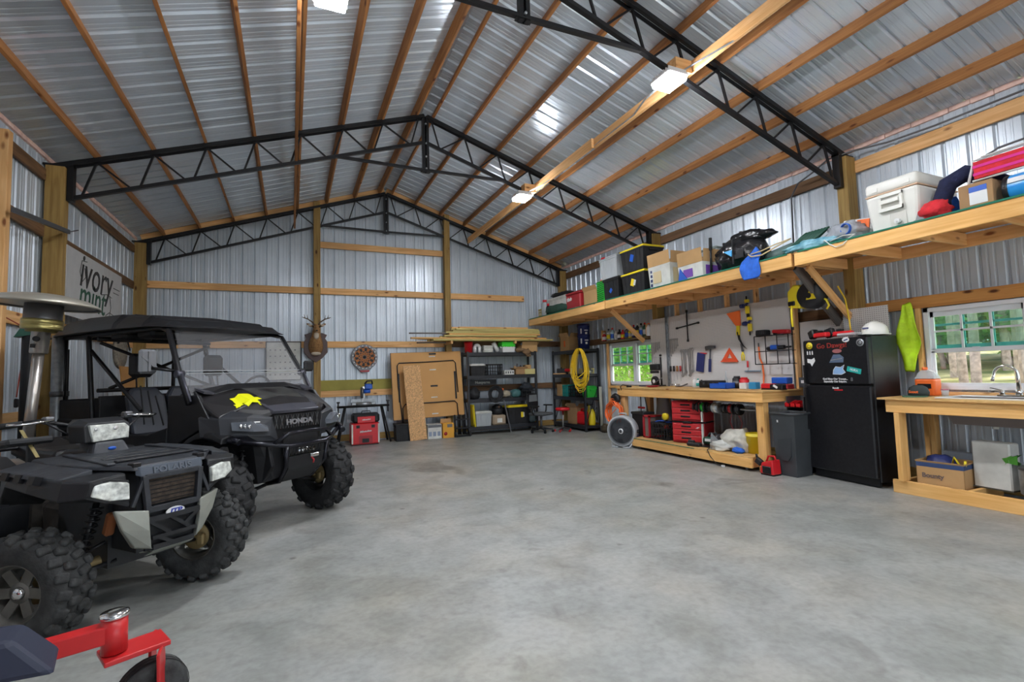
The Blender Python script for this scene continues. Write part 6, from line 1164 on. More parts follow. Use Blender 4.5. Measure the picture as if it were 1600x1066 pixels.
for i in range(5):
    a = 2*math.pi*i/5; mk('base_leg', STEELD, t, lambda b: b.bar((0, 0, .10), (.2*math.cos(a), .2*math.sin(a), .065), .03, .02)); mk('caster', RED, t, lambda b: b.cyl((.2*math.cos(a)-.012, .2*math.sin(a), .026), (.2*math.cos(a)+.012, .2*math.sin(a), .026), .026, n=10))
# lumber on brackets on the back wall
random.seed(9)
for x in (1.38, 3.0): 
    t = thing('lumber_bracket', f'{"left" if x < 2 else "right"} timber bracket carrying the lumber stack on the back wall', 'bracket', (x, 11.3, 2.2)); board('bracket_arm', (x, 10.95, 2.18), (x, 11.56, 2.18), .04, .07, PINE, t)
row = 0
for k, (z, n, x0, x1, m) in enumerate(((2.235, 4, .95, 4.05, LUMB), (2.275, 3, .55, 3.9, PINEL), (2.33, 4, 1.30, 3.65, LUMB), (2.37, 4, 1.35, 3.7, PINEL), (2.41, 3, 1.32, 3.72, LUMB), (2.45, 3, 1.4, 3.66, LUMB), (2.49, 2, 1.42, 3.60, LUMB), (2.527, 2, 1.5, 3.3, PINE))):
    for j in range(n):
        a = rr(-.12, .12); o = board('lumber_plank', (x0+a, 11.0+.10*j, z), (x1+a*.7, 11.0+.10*j, z), .092, .036, m)
        tag(o, f'{["front","second","third","rearmost"][j]} plank in layer {["one","two","three","four","five","six","seven","eight"][k]} counted from the bottom of the lumber stack', 'plank', 'lumber stack on the back wall brackets')
o = board('lumber_plank', (.40, 11.0, 2.385), (1.28, 11.02, 2.392), .05, .03, GREYW); tag(o, 'dark weathered plank sticking out left from the lumber stack', 'plank', 'lumber stack on the back wall brackets')
o = board('lumber_plank', (.62, 11.2, 2.185), (1.30, 11.2, 2.185), .08, .03, GREYW); tag(o, 'brown plank poking out under the left end of the lumber stack', 'plank', 'lumber stack on the back wall brackets')
# folding table
t = thing('folding_table', 'upended folding table with a tan board top and black tube legs', 'table', (.92, 11.22, 0))
TB = mat('masonite', (.60, .31, .095), .55, noise_=.07, nscale=2)
tt = R(-4.5)
t.rotation_euler = (tt, R(-1.2), 0)
mk('table_top', TB, t, lambda b: b.box((0, 0, 1.22), (1.66, .035, 1.52), bev=.006)); mk('edge_trim', mat('edge_dark', (.14, .08, .04), .6), t, lambda b: (b.b2((-.835, -.018, .455), (.835, .022, .462)), b.b2((-.838, -.018, .46), (-.83, .022, 1.98))))
LEG = lambda pts, r=.013: (lambda b: b.tube(pts, r, 8))
mk('leg_loop', BLK, t, LEG([(-.63, -.035, .02), (-.65, -.035, .6), (-.70, -.035, 1.2), (-.70, -.035, 1.68), (-.66, -.035, 1.74), (0, -.035, 1.745), (.63, -.035, 1.76), (.68, -.035, 1.70), (.70, -.035, 1.0)]))
mk('leg_loop', BLK, t, LEG([(-.62, -.04, .02), (-.62, -.04, .72), (-.56, -.04, .80), (.60, -.04, .80), (.66, -.04, .74), (.68, -.04, .02)])); mk('side_rail', BLK, t, lambda b: b.b2((-.70, -.03, .85), (-.66, -.018, 1.5))); mk('side_rail', BLK, t, lambda b: b.b2((.63, -.03, .85), (.67, -.018, 1.5)))
for z in (1.93, 1.18): mk('dark_tag', BLK, t, lambda b: b.b2((.05, -.019, z-.02), (.22, -.0175, z+.02)))
for z in (1.87, 1.56, .92, .54): mk('white_tag', WHTD, t, lambda b: b.b2((.05, -.019, z-.012), (.20, -.0175, z+.012)))
t = thing('osb_board', 'narrow OSB offcut leaning against the folding table', 'board', (.56, 10.90, 0)); t.rotation_euler = (R(-8), R(-3.2), 0); mk('sheet', OSB, t, lambda b: b.b2((-.19, -.006, .01), (.19, .008, 1.68))); mk('edge', CARDD, t, lambda b: b.b2((-.192, -.0065, .01), (-.19, .0085, 1.68)))
tote('black bin standing on the floor behind the OSB board', (.27, 11.12, 0), 0, .42, .34, .42, BPLM, None)
t = carton('white printed carton on the floor right of the OSB board', (.94, 11.1, 0), 0, .32, .26, .32, WHTD, tape=False); mk('print', mat('print_grey', (.25, .3, .4), .6), t, lambda b: [b.b2((-.14+.10*k, -.1315, .06), (-.07+.10*k, -.13, .16)) for k in range(3)]); mk('dark_top', STEELD, t, lambda b: b.b2((-.15, -.1315, .25), (.15, -.13, .31)))
t = carton('orange-yellow carton with open flap on the floor under the folding table', (1.25, 11.05, 0), 0, .26, .24, .33, mat('carton_orange', (.75, .36, .04), .7), tape=False); mk('flap', CARD, t, lambda b: b.bar((0, .1, .33), (0, .1, .42), .25, .006, up=(0, 1, 0))); mk('badge', REDD, t, lambda b: b.lathe([(0, -.1225), (.04, -.1225), (.04, -.12)], (-.07, 0, .10), 'Y', 14)); mk('dark_print', STEELD, t, lambda b: b.b2((-.03, -.1225, .24), (.09, -.121, .31)))
t = thing('jack_stands', 'black metal hand truck frames bunched between table and rack', 'hand truck', (1.58, 11.0, 0))
for x in (-.14, -.02, .10): mk('frame', BLK, t, lambda b: (b.tube([(x, 0, .05), (x, .06, .5)], .018, 6), b.tube([(x+.07, 0, .05), (x+.07, .06, .46)], .018, 6), b.b2((x-.03, -.05, .18), (x+.09, -.02, .21)), b.b2((x-.03, -.05, .38), (x+.09, -.02, .41)), b.b2((x-.04, -.08, 0), (x+.1, .06, .03))))
for x in (-.18, .18): mk('wheel', RUB, t, lambda b: b.cyl((x-.02, -.06, .06), (x+.02, -.06, .06), .06, n=14))
# miter saw on stand
t = thing('saw_stand', 'black folding tube stand with splayed legs holding the miter saw', 'stand', (-.56, 11.12, 0))
mk('rail', BLK, t, lambda b: (b.tube([(-.56, 0, .80), (.52, 0, .80)], .022, 8), b.tube([(-.56, .12, .80), (.52, .12, .80)], .022, 8)))
for x, xx in ((-.40, -.56), (.36, .52)):
    for y, yy in ((-.02, -.16), (.14, .26)): mk('leg', BLK, t, lambda b: b.tube([(x, y, .80), (xx, yy, .02)], .02, 8)); 
for x in (-.54, .50): mk('roller_support', BLK, t, lambda b: (b.cyl((x, .05, .66), (x, .05, .90), .015, n=8), b.box((x, .05, .90), (.06, .12, .03))))
t = thing('miter_saw', 'grey miter saw with a blue motor handle on the folding stand', 'miter saw', (-.58, 11.14, .823))
mk('table', GALV, t, lambda b: (b.lathe([(.16, .0), (.17, .02), (.17, .06), (.15, .065)], (0, 0, 0), 'Z', 22), b.box((0, .03, .035), (.50, .14, .06), bev=.01))); mk('fence', GALV, t, lambda b: (b.b2((-.26, .08, .06), (-.04, .10, .13)), b.b2((.04, .08, .06), (.26, .10, .13)))); mk('arm', STEEL, t, lambda b: (b.bar((0, .16, .06), (.02, .14, .36), .06, .06, up=(0, 1, 0)), b.bar((.0, .14, .34), (.0, -.05, .38), .05, .05))); mk('blade_guard', STEELD, t, lambda b: b.lathe([(.02, -.02), (.12, -.02), (.12, .02), (.02, .02)], (-.04, -.02, .27), 'X', 22)); mk('motor_housing', BLU, t, lambda b: (b.box((.10, -.02, .40), (.16, .12, .12), bev=.02), b.cyl((.0, 0, .30), (.14, 0, .30), .045, n=12))); mk('handle', BLK, t, lambda b: b.tube([(.02, -.05, .46), (.06, -.1, .52), (.16, -.1, .52), (.18, -.04, .46)], .018, 8))
t = thing('red_toolbox', 'red rolling tool box on the floor below the saw stand', 'tool box', (-.58, 11.05, 0)); mk('body', RED, t, lambda b: b.box((0, 0, .24), (.58, .38, .44), bev=.02)); 
for x in (-.27, .27): mk('corner_strip', WHTD, t, lambda b: b.b2((x-.015, -.2, .04), (x+.015, -.19, .44)))
mk('latch', BLK, t, lambda b: (b.b2((-.19, -.20, .36), (-.12, -.185, .42)), b.b2((.12, -.20, .36), (.19, -.185, .42)), b.b2((-.07, -.205, .06), (.07, -.185, .14)))); mk('recess', REDD, t, lambda b: b.b2((-.14, -.195, .04), (.14, -.189, .20))); mk('foot', BLK, t, lambda b: b.b2((-.27, -.17, 0), (.27, .17, .03)))
text('white_lettering', 'Milwaukee', .055, WHT, t, face_mtx((0, -.197, .29), (1, 0, .08), (0, 0, 1)), bold=.0015, shear=.2)
t = thing('red_tool_bag', 'red and black soft tool bag on top of the red rolling tool box', 'tool bag', (-.56, 11.05, .462)); mk('body', BPLM, t, lambda b: b.box((0, 0, .10), (.56, .32, .20), bev=.04)); mk('red_panel', RED, t, lambda b: b.box((.0, -.165, .07), (.36, .02, .13), bev=.006)); mk('handle', BLK, t, lambda b: b.tube([(-.1, -.1, .19), (-.08, -.12, .25), (.08, -.12, .25), (.1, -.1, .19)], .01, 6)); text('white_lettering', 'Milwaukee', .04, WHT, t, face_mtx((0, -.177, .07), (1, 0, .08), (0, 0, 1)), bold=.001, shear=.2)
# deer head
FUR = mat('deer_fur', (.34, .18, .07), .9, noise_=.35, nscale=30, bump=.5); FURW = mat('deer_white', (.55, .46, .36), .9)
t = thing('deer_mount', 'mounted deer head with antlers on a dark wooden shield', 'taxidermy mount', (-1.53, 11.41, 2.17)); 
mk('shield', mat('shield_wood', (.06, .02, .015), .4), t, lambda b: b.prism([(0, -.40), (.14, -.30), (.24, -.18), (.235, .05), (.19, .12), (.23, .20), (.12, .24), (0, .22), (-.12, .24), (-.23, .20), (-.19, .12), (-.235, .05), (-.24, -.18), (-.14, -.30)], -.0, .03, 'Y'), bevel=.008)
def neck(b):
    ring = lambda c, rx, rz_, tilt: [(c[0]+rx*math.cos(a), c[1]+rz_*math.sin(a)*math.sin(tilt), c[2]+rz_*math.sin(a)*math.cos(tilt)) for a in [2*math.pi*k/16 for k in range(16)]]
    b.loft([ring((0, 0, -.05), .15, .21, 0), ring((0, -.08, -.03), .145, .20, .2), ring((0, -.16, .06), .12, .15, .6), ring((0, -.21, .16), .09, .11, .9), ring((0, -.24, .26), .075, .085, 1.0), ring((0, -.26, .33), .06, .05, 1.2)], smooth=True)
    b.loft([ring((0, -.20, .33), .07, .06, 0), ring((0, -.27, .33), .075, .075, 0), ring((0, -.33, .31), .062, .06, 0), ring((0, -.40, .27), .042, .042, 0), ring((0, -.46, .245), .036, .034, 0), ring((0, -.475, .24), .02, .02, 0)], smooth=True)
mk('head_and_neck', FUR, t, neck); mk('throat_patch', FURW, t, lambda b: b.ball((0, -.29, .16), (.055, .04, .08), 12, 10)); mk('chest_patch', FURW, t, lambda b: b.ball((0, -.12, -.21), (.10, .06, .04), 12, 8))
mk('muzzle', FURW, t, lambda b: b.ball((0, -.43, .235), (.038, .05, .022), 12, 8)); mk('nose', BLK, t, lambda b: b.ball((0, -.478, .25), (.022, .014, .018), 10, 8))
for s in (-1, 1):
    mk('eye', BLK, t, lambda b: b.ball((s*.066, -.325, .34), .017, 10, 8))
    mk('ear', FUR, t, lambda b: b.loft([[(s*.06, -.23, .35), (s*.065, -.21, .38), (s*.07, -.22, .34)], [(s*.13, -.24, .37), (s*.13, -.21, .42), (s*.14, -.22, .36)], [(s*.19, -.23, .41), (s*.185, -.22, .425), (s*.19, -.225, .405)]], smooth=True)); mk('ear_inner', FURW, t, lambda b: b.ball((s*.125, -.243, .385), (.045, .008, .022), 10, 6))
    mk('antler', mat('antler', (.10, .065, .04), .6), t, lambda b: (b.tube([(s*.03, -.25, .38), (s*.08, -.24, .45), (s*.17, -.27, .51), (s*.25, -.33, .53), (s*.28, -.38, .54)], [.017, .014, .012, .01, .004], 7), b.tube([(s*.17, -.27, .51), (s*.18, -.28, .60)], [.01, .003], 6), b.tube([(s*.22, -.31, .525), (s*.24, -.32, .60)], [.009, .003], 6), b.tube([(s*.06, -.245, .42), (s*.05, -.28, .50)], [.009, .003], 6)))
# dart board
t = thing('dart_board', 'electronic dartboard with orange and brown segments on the back wall', 'dartboard', (-.50, 11.575, 1.88))
mk('body', STEELD, t, lambda b: b.prism([(.29*math.cos(a) if abs(a-1.5*math.pi) > .55 else .29*math.cos(a)*.8, (.29 if math.sin(a) > -.85 else .36)*math.sin(a)) for a in [2*math.pi*k/32 for k in range(32)]], -.04, 0, 'Y'), bevel=.006)
DO, DB = mat('dart_orange', (.42, .13, .02), .6), mat('dart_black', (.02, .015, .012), .6)
for r0, r1 in ((.21, .235), (.135, .21), (.11, .132), (.045, .108)):
    for k in range(20):
        a0, a1 = 2*math.pi*(k+.03)/20, 2*math.pi*(k+.97)/20; mk('segment', DO if (k % 2) ^ (r0 in (.21, .11)) else DB if r0 != .045 else mat('dart_brown', (.25, .09, .02), .6), t, lambda b: b.prism([(r0*math.cos(a0), r0*math.sin(a0)), (r1*math.cos(a0), r1*math.sin(a0)), (r1*math.cos(a1), r1*math.sin(a1)), (r0*math.cos(a1), r0*math.sin(a1))], -.046, -.04, 'Y'))
mk('bullseye', DB, t, lambda b: b.lathe([(0, -.048), (.035, -.048), (.035, -.04)], axis='Y', n=16)); 
for k in range(20): a = 2*math.pi*(k+.5)/20; mk('number_mark', WHTD, t, lambda b: b.box((.255*math.cos(a), -.042, .255*math.sin(a)), (.022, .004, .022)))
mk('red_panel', REDD, t, lambda b: b.b2((-.10, -.044, -.335), (.10, -.04, -.295)))
# calendar whiteboard
t = thing('calendar_board', 'white calendar board with a black frame and small marks on the back wall', 'whiteboard', (-2.16, 11.575, 1.82))
mk('panel', WHTD, t, lambda b: b.b2((-.33, -.012, -.40), (.33, 0, .40))); mk('frame', BLK, t, lambda b: (b.b2((-.345, -.018, -.415), (-.325, .0, .415)), b.b2((.325, -.018, -.415), (.345, 0, .415)), b.b2((-.345, -.018, .395), (.345, 0, .415)), b.b2((-.345, -.018, -.415), (.345, 0, -.395))))
for i in range(5):
    for j in range(6): mk('day_mark', STEELD, t, lambda b: b.b2((-.27+.095*j, -.0135, .22-.13*i), (-.24+.095*j, -.012, .245-.13*i)))
# sign on left wall
t = thing('ivory_mint_sign', 'large white board sign with script lettering leaning on the left wall girts', 'sign', (-4.56, 8.85, 2.72))
mk('board', mat('sign_white', (.50, .50, .50), .6, noise_=.05), t, lambda b: b.b2((-.02, -1.08, -.42), (0, 1.08, .46)))
sg = t
SB = mat('sign_black', (.02, .02, .02), .6); SG = mat('sign_green', (.02, .09, .05), .6)
def script(b, pts, r): b.tube([(0, x, z) for x, z in pts], r, 5)
text('script_lettering', 'ivory', .66, SB, t, face_mtx((.003, -.05, .22), (0, 1, 0), (0, 0, 1)), shear=.25, sx=.95, depth=.002); text('script_lettering', 'mint', .58, SG, t, face_mtx((.003, -.2, -.10), (0, 1, 0), (0, 0, 1)), shear=.25, sx=.95, depth=.002)
mk('flourish', SB, t, lambda b: (script(b, [(-.42, .38), (-.60, .36), (-.66, .20), (-.58, .08), (-.46, .16), (-.50, .28)], .006), script(b, [(.52, .06), (.58, -.12), (.5, -.32), (.38, -.36), (.36, -.26), (.52, -.2), (.7, -.22)], .006), script(b, [(.15, .02), (.4, .06), (.62, .04)], .005)))
mk('side_lines', SB, t, lambda b: (b.b2((.0, .68, .20), (.003, .98, .212)), b.b2((.0, .68, .13), (.003, .95, .14))))
# ---------------------------------------------------------------- wheels
RIMG = mat('rim_grey', (.16, .155, .14), .45, metal=.7, noise_=.3); RIMB = mat('rim_black', (.03, .03, .032), .4, metal=.5); MUD = mat('dusty_gold', (.30, .22, .10), .6, metal=.4)
_lug = {}
def wheel(parent, loc, Rr, w, rimr, lugs=True, steer=0, rim=RIMG, rubber=RUB, rows=4, nper=18, ls=1.0, name='wheel', spokes=6, knob=False, outer=1):
    wo = empty(name, parent); wo.location = loc; wo.rotation_euler = (0, 0, R(steer))
    h = w/2; Rc = Rr-.022
    mk('tire', rubber, wo, lambda b: b.lathe([(rimr, -h*.72), (rimr+.02, -h*.86), ((rimr+Rc)*.52, -h), (Rc*.93, -h*.97), (Rc*.985, -h*.8), (Rc, -h*.4), (Rc+.004, 0), (Rc, h*.4), (Rc*.985, h*.8), (Rc*.93, h*.97), ((rimr+Rc)*.52, h), (rimr+.02, h*.86), (rimr, h*.72), (rimr, -h*.72)], axis='Y', n=40, cap=False))
    def lugm(key, dims):
        if key not in _lug:
            b = MB()
            b.box((0, 0, 0), dims, bev=.011, taper=1.15, seg=2); o = b.build('lug', rubber); _lug[key] = o.data; bpy.data.objects.remove(o)
        return _lug[key]
    spec = [(-h*.80, .055*ls, .066*ls, 0, .93, 34), (-h*.28, .048*ls, .070*ls, .5, 1.0, -6), (h*.28, .048*ls, .070*ls, 0, 1.0, 6), (h*.80, .055*ls, .066*ls, .5, .93, -34)]
    allv = MB() if not lugs else None
    for yo, lx, ly, ph, rf, tilt in spec:
        for k in range(nper):
            a = 2*math.pi*(k+ph)/nper; rad = (Rc*rf if rf == 1 else Rc*.965)+.008
            m = Matrix.Rotation(a, 4, 'Y') @ Matrix.Translation((0, yo, rad)) @ Matrix.Rotation(R(tilt), 4, 'X') @ Matrix.Rotation(R(18 if yo > 0 else -18), 4, 'Z')
            if lugs:
                o = bpy.data.objects.new('tread_lug', lugm((Rr, lx), (lx, ly, .034))); COL.objects.link(o); o.parent = wo; o.matrix_basis = m
            else: allv.box((0, 0, 0), (lx, ly, .034), rot=m)
    if not lugs: o = allv.build('tread', rubber, wo); o['kind'] = 'stuff'
    s = outer
    mk('rim', rim, wo, lambda b: (b.lathe([(rimr, -h*.74), (rimr+.008, -h*.78), (rimr-.005, -h*.70), (rimr*.86, -h*.5), (rimr*.84, h*.3), (rimr*.9, h*.6), (rimr+.008, h*.78), (rimr, h*.74), (rimr*.93, h*.62), (rimr*.9, -h*.4), (rimr, -h*.74)], axis='Y', n=32, cap=False),
        b.lathe([(.02, s*h*.40), (.055, s*h*.40), (.06, s*h*.28), (rimr*.45, s*h*.25), (.02, s*h*.2)], axis='Y', n=20)))
    for k in range(spokes):
        a = 2*math.pi*k/spokes; c, q_ = math.cos(a), math.sin(a)
        mk('spoke', rim, wo, lambda b: b.bar((.05*c, s*h*.32, .05*q_), (rimr*.88*c, s*h*.45, rimr*.88*q_), .012, .055 if spokes < 8 else .03, up=(-q_, 0, c)))
    mk('hub_cap', CHR if knob else BLK, wo, lambda b: b.lathe([(.035, s*h*.4), (.03, s*h*.55), (.012, s*h*.6)], axis='Y', n=14))
    mk('brake_drum', MUD, wo, lambda b: (b.lathe([(.03, -s*h*.5), (rimr*.62, -s*h*.45), (rimr*.62, -s*h*.38), (.03, -s*h*.36)], axis='Y', n=24), b.box((0, -s*h*.45, rimr*.5), (.1, .05, .06), bev=.01), b.box((.05, -s*h*.5, -.02), (.05, .06, .08), bev=.01)))
    return wo
def coilspring(b, p, q, r, n, t): 
    p, q = Vector(p), Vector(q); d = (q-p).normalized(); x = d.orthogonal().normalized(); y = d.cross(x); N_ = n*10
    b.tube([p+(q-p)*(k/N_)+(x*math.cos(2*math.pi*k/10)+y*math.sin(2*math.pi*k/10))*r for k in range(N_+1)], t, 5)

# ---------------------------------------------------------------- side-by-side utility vehicle
PAINT = mat('utv_paint', (.014, .0125, .014), .4, noise_=.25, nscale=5, spec=.5); PAD = mat('utv_dusty', (.030, .030, .028), .7, noise_=.5, nscale=8)
SATIN = mat('utv_satin', (.10, .10, .125), .34, metal=.5); LENSD = mat('lamp_lens_dark', (.10, .11, .13), .12, coat=.6); LENSC = mat('lamp_lens', (.62, .64, .60), .18, noise_=.5, nscale=26, coat=.5)
V = thing('utility_vehicle', 'black side-by-side utility vehicle with a roof and windshield parked on the left', 'vehicle', (-2.16, 5.6, 0), -50)
for sl in (-1, 1):
    wheel(V, (0, sl*.60, .382), .382, .27, .17, True, steer=0, rim=RIMB, nper=15, ls=1.12, outer=sl, rubber=RUB)
    wheel(V, (-2.3, sl*.60, .375), .375, .28, .175, False, rim=RIMB, nper=16, ls=1.28, outer=sl)
rows_ = [(-.40, [1.34, 1.37, 1.385, 1.39], [.67, .50, .30]), (-.14, [1.24, 1.29, 1.325, 1.33], [.67, .49, .29]), (.10, [1.10, 1.17, 1.235, 1.24], [.655, .47, .28]), (.27, [1.0, 1.06, 1.13, 1.135], [.58, .44, .265])]
def hood(b):
    vs = []
    for u, zs, ls_ in rows_:
        pu = [0 if u < .2 else -.17, 0 if u < .2 else -.07, .02, .04]
        L_ = [(-ls_[0], zs[0], pu[0]), (-ls_[1], zs[1], pu[1]), (-ls_[2], zs[2], pu[2]), (0, zs[3], pu[3]), (ls_[2], zs[2], pu[2]), (ls_[1], zs[1], pu[1]), (ls_[0], zs[0], pu[0])]
        vs += [(u+d, l, z) for l, z, d in L_]
    n = 7; fs = [(i*n+j, i*n+j+1, (i+1)*n+j+1, (i+1)*n+j) for i in range(3) for j in range(6)]
    vs += [(x, y, z-.05) for x, y, z in vs]; m = 28
    fs += [(m+a, m+d, m+c, m+bb) for a, bb, c, d in fs]+[(j, j+1, m+j+1, m+j) for j in range(6)]+[(21+j, 21+j+1, m+21+j+1, m+21+j) for j in range(6)]+[(i*n, (i+1)*n, m+(i+1)*n, m+i*n) for i in range(3)]+[(i*n+6, (i+1)*n+6, m+(i+1)*n+6, m+i*n+6) for i in range(3)]
    b.faces(vs, fs)
mk('hood', PAINT, V, hood, bevel=.012)
mk('hood_center_panel', PAD, V, lambda b: b.loft([[(-.32, -.25, 1.385), (-.32, .25, 1.385), (-.32, .25, 1.398), (-.32, -.25, 1.398)], [(.06, -.24, 1.25), (.06, .24, 1.25), (.06, .24, 1.272), (.06, -.24, 1.272)], [(.22, -.22, 1.155), (.22, .22, 1.155), (.22, .22, 1.178), (.22, -.22, 1.178)]]), bevel=.006)
mk('chrome_lip', SATIN, V, lambda b: b.loft([[(.20, -.29, 1.15), (.30, -.275, 1.10), (.315, -.27, 1.13), (.22, -.28, 1.18)], [(.21, 0, 1.165), (.34, 0, 1.10), (.345, 0, 1.13), (.23, 0, 1.19)], [(.20, .29, 1.15), (.30, .275, 1.10), (.315, .27, 1.13), (.22, .28, 1.18)]]), bevel=.004)
for sl in (-1, 1):
    mk('hood_ridge', SATIN, V, lambda b: b.bar((.02, sl*.29, 1.262), (.25, sl*.275, 1.155), .035, .02)); mk('hood_side_vent', SATIN, V, lambda b: b.box((-.27, sl*.57, 1.338), (.20, .10, .02), rot=(sl*8, 14, 0)))
    # headlight pod
    mk('headlight_pod', mat('utv_grey', (.022, .024, .030), .42), V, lambda b: b.loft([[(-.14, sl*.70, 1.10), (-.08, sl*.72, .92), (.02, sl*.60, .86), (-.04, sl*.55, 1.18)], [(.10, sl*.66, 1.09), (.15, sl*.67, .93), (.20, sl*.56, .86), (.12, sl*.52, 1.15)], [(.26, sl*.50, 1.09), (.30, sl*.52, .93), (.32, sl*.42, .86), (.26, sl*.42, 1.12)], [(.33, sl*.30, 1.06), (.35, sl*.33, .91), (.36, sl*.24, .85), (.32, sl*.28, 1.08)]]), bevel=.012)
    mk('headlight', LENSD, V, lambda b: b.loft([[(0.220, sl*.625, 1.055), (0.235, sl*.625, .985), (0.175, sl*.58, .97), (0.165, sl*.58, 1.06)], [(0.325, sl*.515, 1.055), (0.350, sl*.50, .965), (0.285, sl*.46, .95), (0.275, sl*.46, 1.06)], [(0.380, sl*.375, .99), (0.385, sl*.37, .955), (0.335, sl*.34, .95), (0.335, sl*.34, 1.0)]]))
    mk('reflector', CHR, V, lambda b: [b.ball((.235-.02*k+.092, sl*(.555+.025*k-.03), 1.01+.004*k), (.012, .016, .022), 8, 6) for k in range(3)]+[b.bar((0.205, sl*.61, 1.05), (0.330, sl*.42, 1.045), .006, .006)])
    # fender flare
    arc = [(-.02+.56*math.cos(R(a)), .40+.56*math.sin(R(a))) for a in range(66, 171, 13)]
    mk('fender_flare', BPL, V, lambda b: b.loft([[(u, sl*.50, z+.06), (u, sl*.70, z+.01), (u*1.0, sl*.71, z-.04), (u*.99, sl*.50, z-.03)] for u, z in arc]), bevel=.008)
    mk('inner_fender', BPLM, V, lambda b: b.loft([[(u*.95, sl*.34, z-.02), (u*.95, sl*.55, z-.02), (u*.93, sl*.55, z-.05), (u*.93, sl*.34, z-.05)] for u, z in arc]))
    mk('fender_side', BPL, V, lambda b: b.prism([(-.18, 1.30), (-.62, 1.30), (-.64, .60), (-.54, .58), (-.44, .86), (-.16, .98), (.05, .98), (.0, 1.08)], min(sl*.64, sl*.68), max(sl*.64, sl*.68), 'Y'), bevel=.008)
    # suspension
    mk('control_arm', BLK, V, lambda b: (b.tube([(.12, sl*.2, .42), (.0, sl*.50, .32)], .018, 8), b.tube([(-.16, sl*.2, .42), (.0, sl*.50, .32)], .018, 8), b.tube([(.10, sl*.2, .58), (.0, sl*.47, .50)], .015, 8), b.tube([(-.14, sl*.2, .58), (.0, sl*.47, .50)], .015, 8))); mk('axle_shaft', MUD, V, lambda b: b.tube([(0, sl*.15, .46), (0, sl*.50, .375)], .016, 8))
    mk('shock', BLK, V, lambda b: (b.cyl((.05, sl*.42, .42), (.02, sl*.34, .98), .022, n=10), coilspring(b, (.05, sl*.415, .48), (.025, sl*.35, .92), .042, 9, .007)))
    # cab
    mk('rocker_panel', BPLM, V, lambda b: b.box((-1.15, sl*.62, .48), (1.3, .10, .14), bev=.02)); mk('door', BPL, V, lambda b: b.prism([(-.66, .56), (-.62, 1.0), (-.95, .92), (-1.55, .92), (-1.78, 1.02), (-1.85, .56)], min(sl*.64, sl*.69), max(sl*.64, sl*.69), 'Y'), bevel=.012)
    mk('windshield_pillar', BLK, V, lambda b: b.tube([(-.26, sl*.70, 1.22), (-.42, sl*.695, 1.5), (-.70, sl*.64, 1.93), (-.86, sl*.62, 1.97), (-2.78, sl*.62, 1.97)], .026, 10)); mk('windshield_clamp', SATIN, V, lambda b: (b.tube([(-.235, sl*.70, 1.24), (-.39, sl*.695, 1.5)], .014, 6), b.cyl((-.42, sl*.73, 1.5), (-.42, sl*.66, 1.5), .035, n=10)))
    mk('roll_bar', BLK, V, lambda b: b.tube([(-1.95, sl*.66, .60), (-1.98, sl*.68, 1.1), (-2.18, sl*.64, 1.93), (-2.20, sl*.60, 1.99)], .026, 10)); mk('rear_roll_bar', BLK, V, lambda b: b.tube([(-2.8, sl*.60, 1.0), (-2.78, sl*.60, 1.96)], .024, 10)); mk('diagonal_bar', BLK, V, lambda b: b.tube([(-2.15, sl*.63, 1.80), (-1.1, sl*.66, 1.15)], .02, 8))
    mk('side_net', BPLM, V, lambda b: [b.bar((-.70-.16*k, sl*.67, 1.02), (-.86-.13*k, sl*.66, 1.30+.05*k), .006, .02) for k in range(3)])
    # mirrors
    mo = mk('mirror', mat('mirror_back', (.16, .165, .18), .45), V, lambda b: (b.box((-.55, sl*.90, 1.62), (.05, .16, .22), rot=(0, 0, -8*sl), bev=.02), b.bar((-.52, sl*.90, 1.53), (-.52, sl*.90, 1.71), .02, .02), b.bar((-.52, sl*.84, 1.56), (-.52, sl*.96, 1.67), .01, .02))) if sl < 0 else mk('mirror', BPLM, V, lambda b: b.box((-.50, sl*.86, 1.58), (.05, .15, .13), rot=(0, 0, 8), bev=.02))
    mk('mirror_arm', BLK, V, lambda b: b.tube([(-.53, sl*.88, 1.56), (-.46, sl*.78, 1.54), (-.45, sl*.70, 1.53)], .014, 6))
mk('roof', BPL, V, lambda b: b.loft([[(u, -w, z0), (u, -w*.4, z0+.015), (u, w*.4, z0+.015), (u, w, z0), (u2, w-.04, z0+.35*(z1-z0)), (u2, w-.12, z1-.01), (u2, 0, z1+.012), (u2, -w+.12, z1-.01), (u2, -w+.04, z0+.35*(z1-z0))] for u, u2, w, z0, z1 in (
    (-.60, -.63, .60, 1.955, 1.99), (-.72, -.76, .68, 1.965, 2.055), (-.95, -.98, .72, 1.98, 2.085), (-1.00, -1.04, .73, 1.98, 2.12), (-1.45, -1.48, .74, 1.985, 2.135), (-1.50, -1.55, .75, 1.985, 2.165), (-2.2, -2.2, .75, 1.985, 2.175), (-2.7, -2.7, .74, 1.98, 2.15), (-2.95, -2.9, .70, 1.96, 2.08))]), bevel=.012)
for y in (-.38, .38): mk('roof_rib', PAINT, V, lambda b: b.loft([[(-1.6, y-.12, 2.15), (-1.6, y+.12, 2.15), (-1.62, y+.08, 2.18), (-1.62, y-.08, 2.18)], [(-2.6, y-.12, 2.15), (-2.6, y+.12, 2.15), (-2.6, y+.08, 2.175), (-2.6, y-.08, 2.175)]]), bevel=.01)
for i in range(2): mk('overhead_speaker', BPLM, V, lambda b: b.box((-1.2-.5*i, -.45, 1.93), (.28, .3, .09), bev=.03))
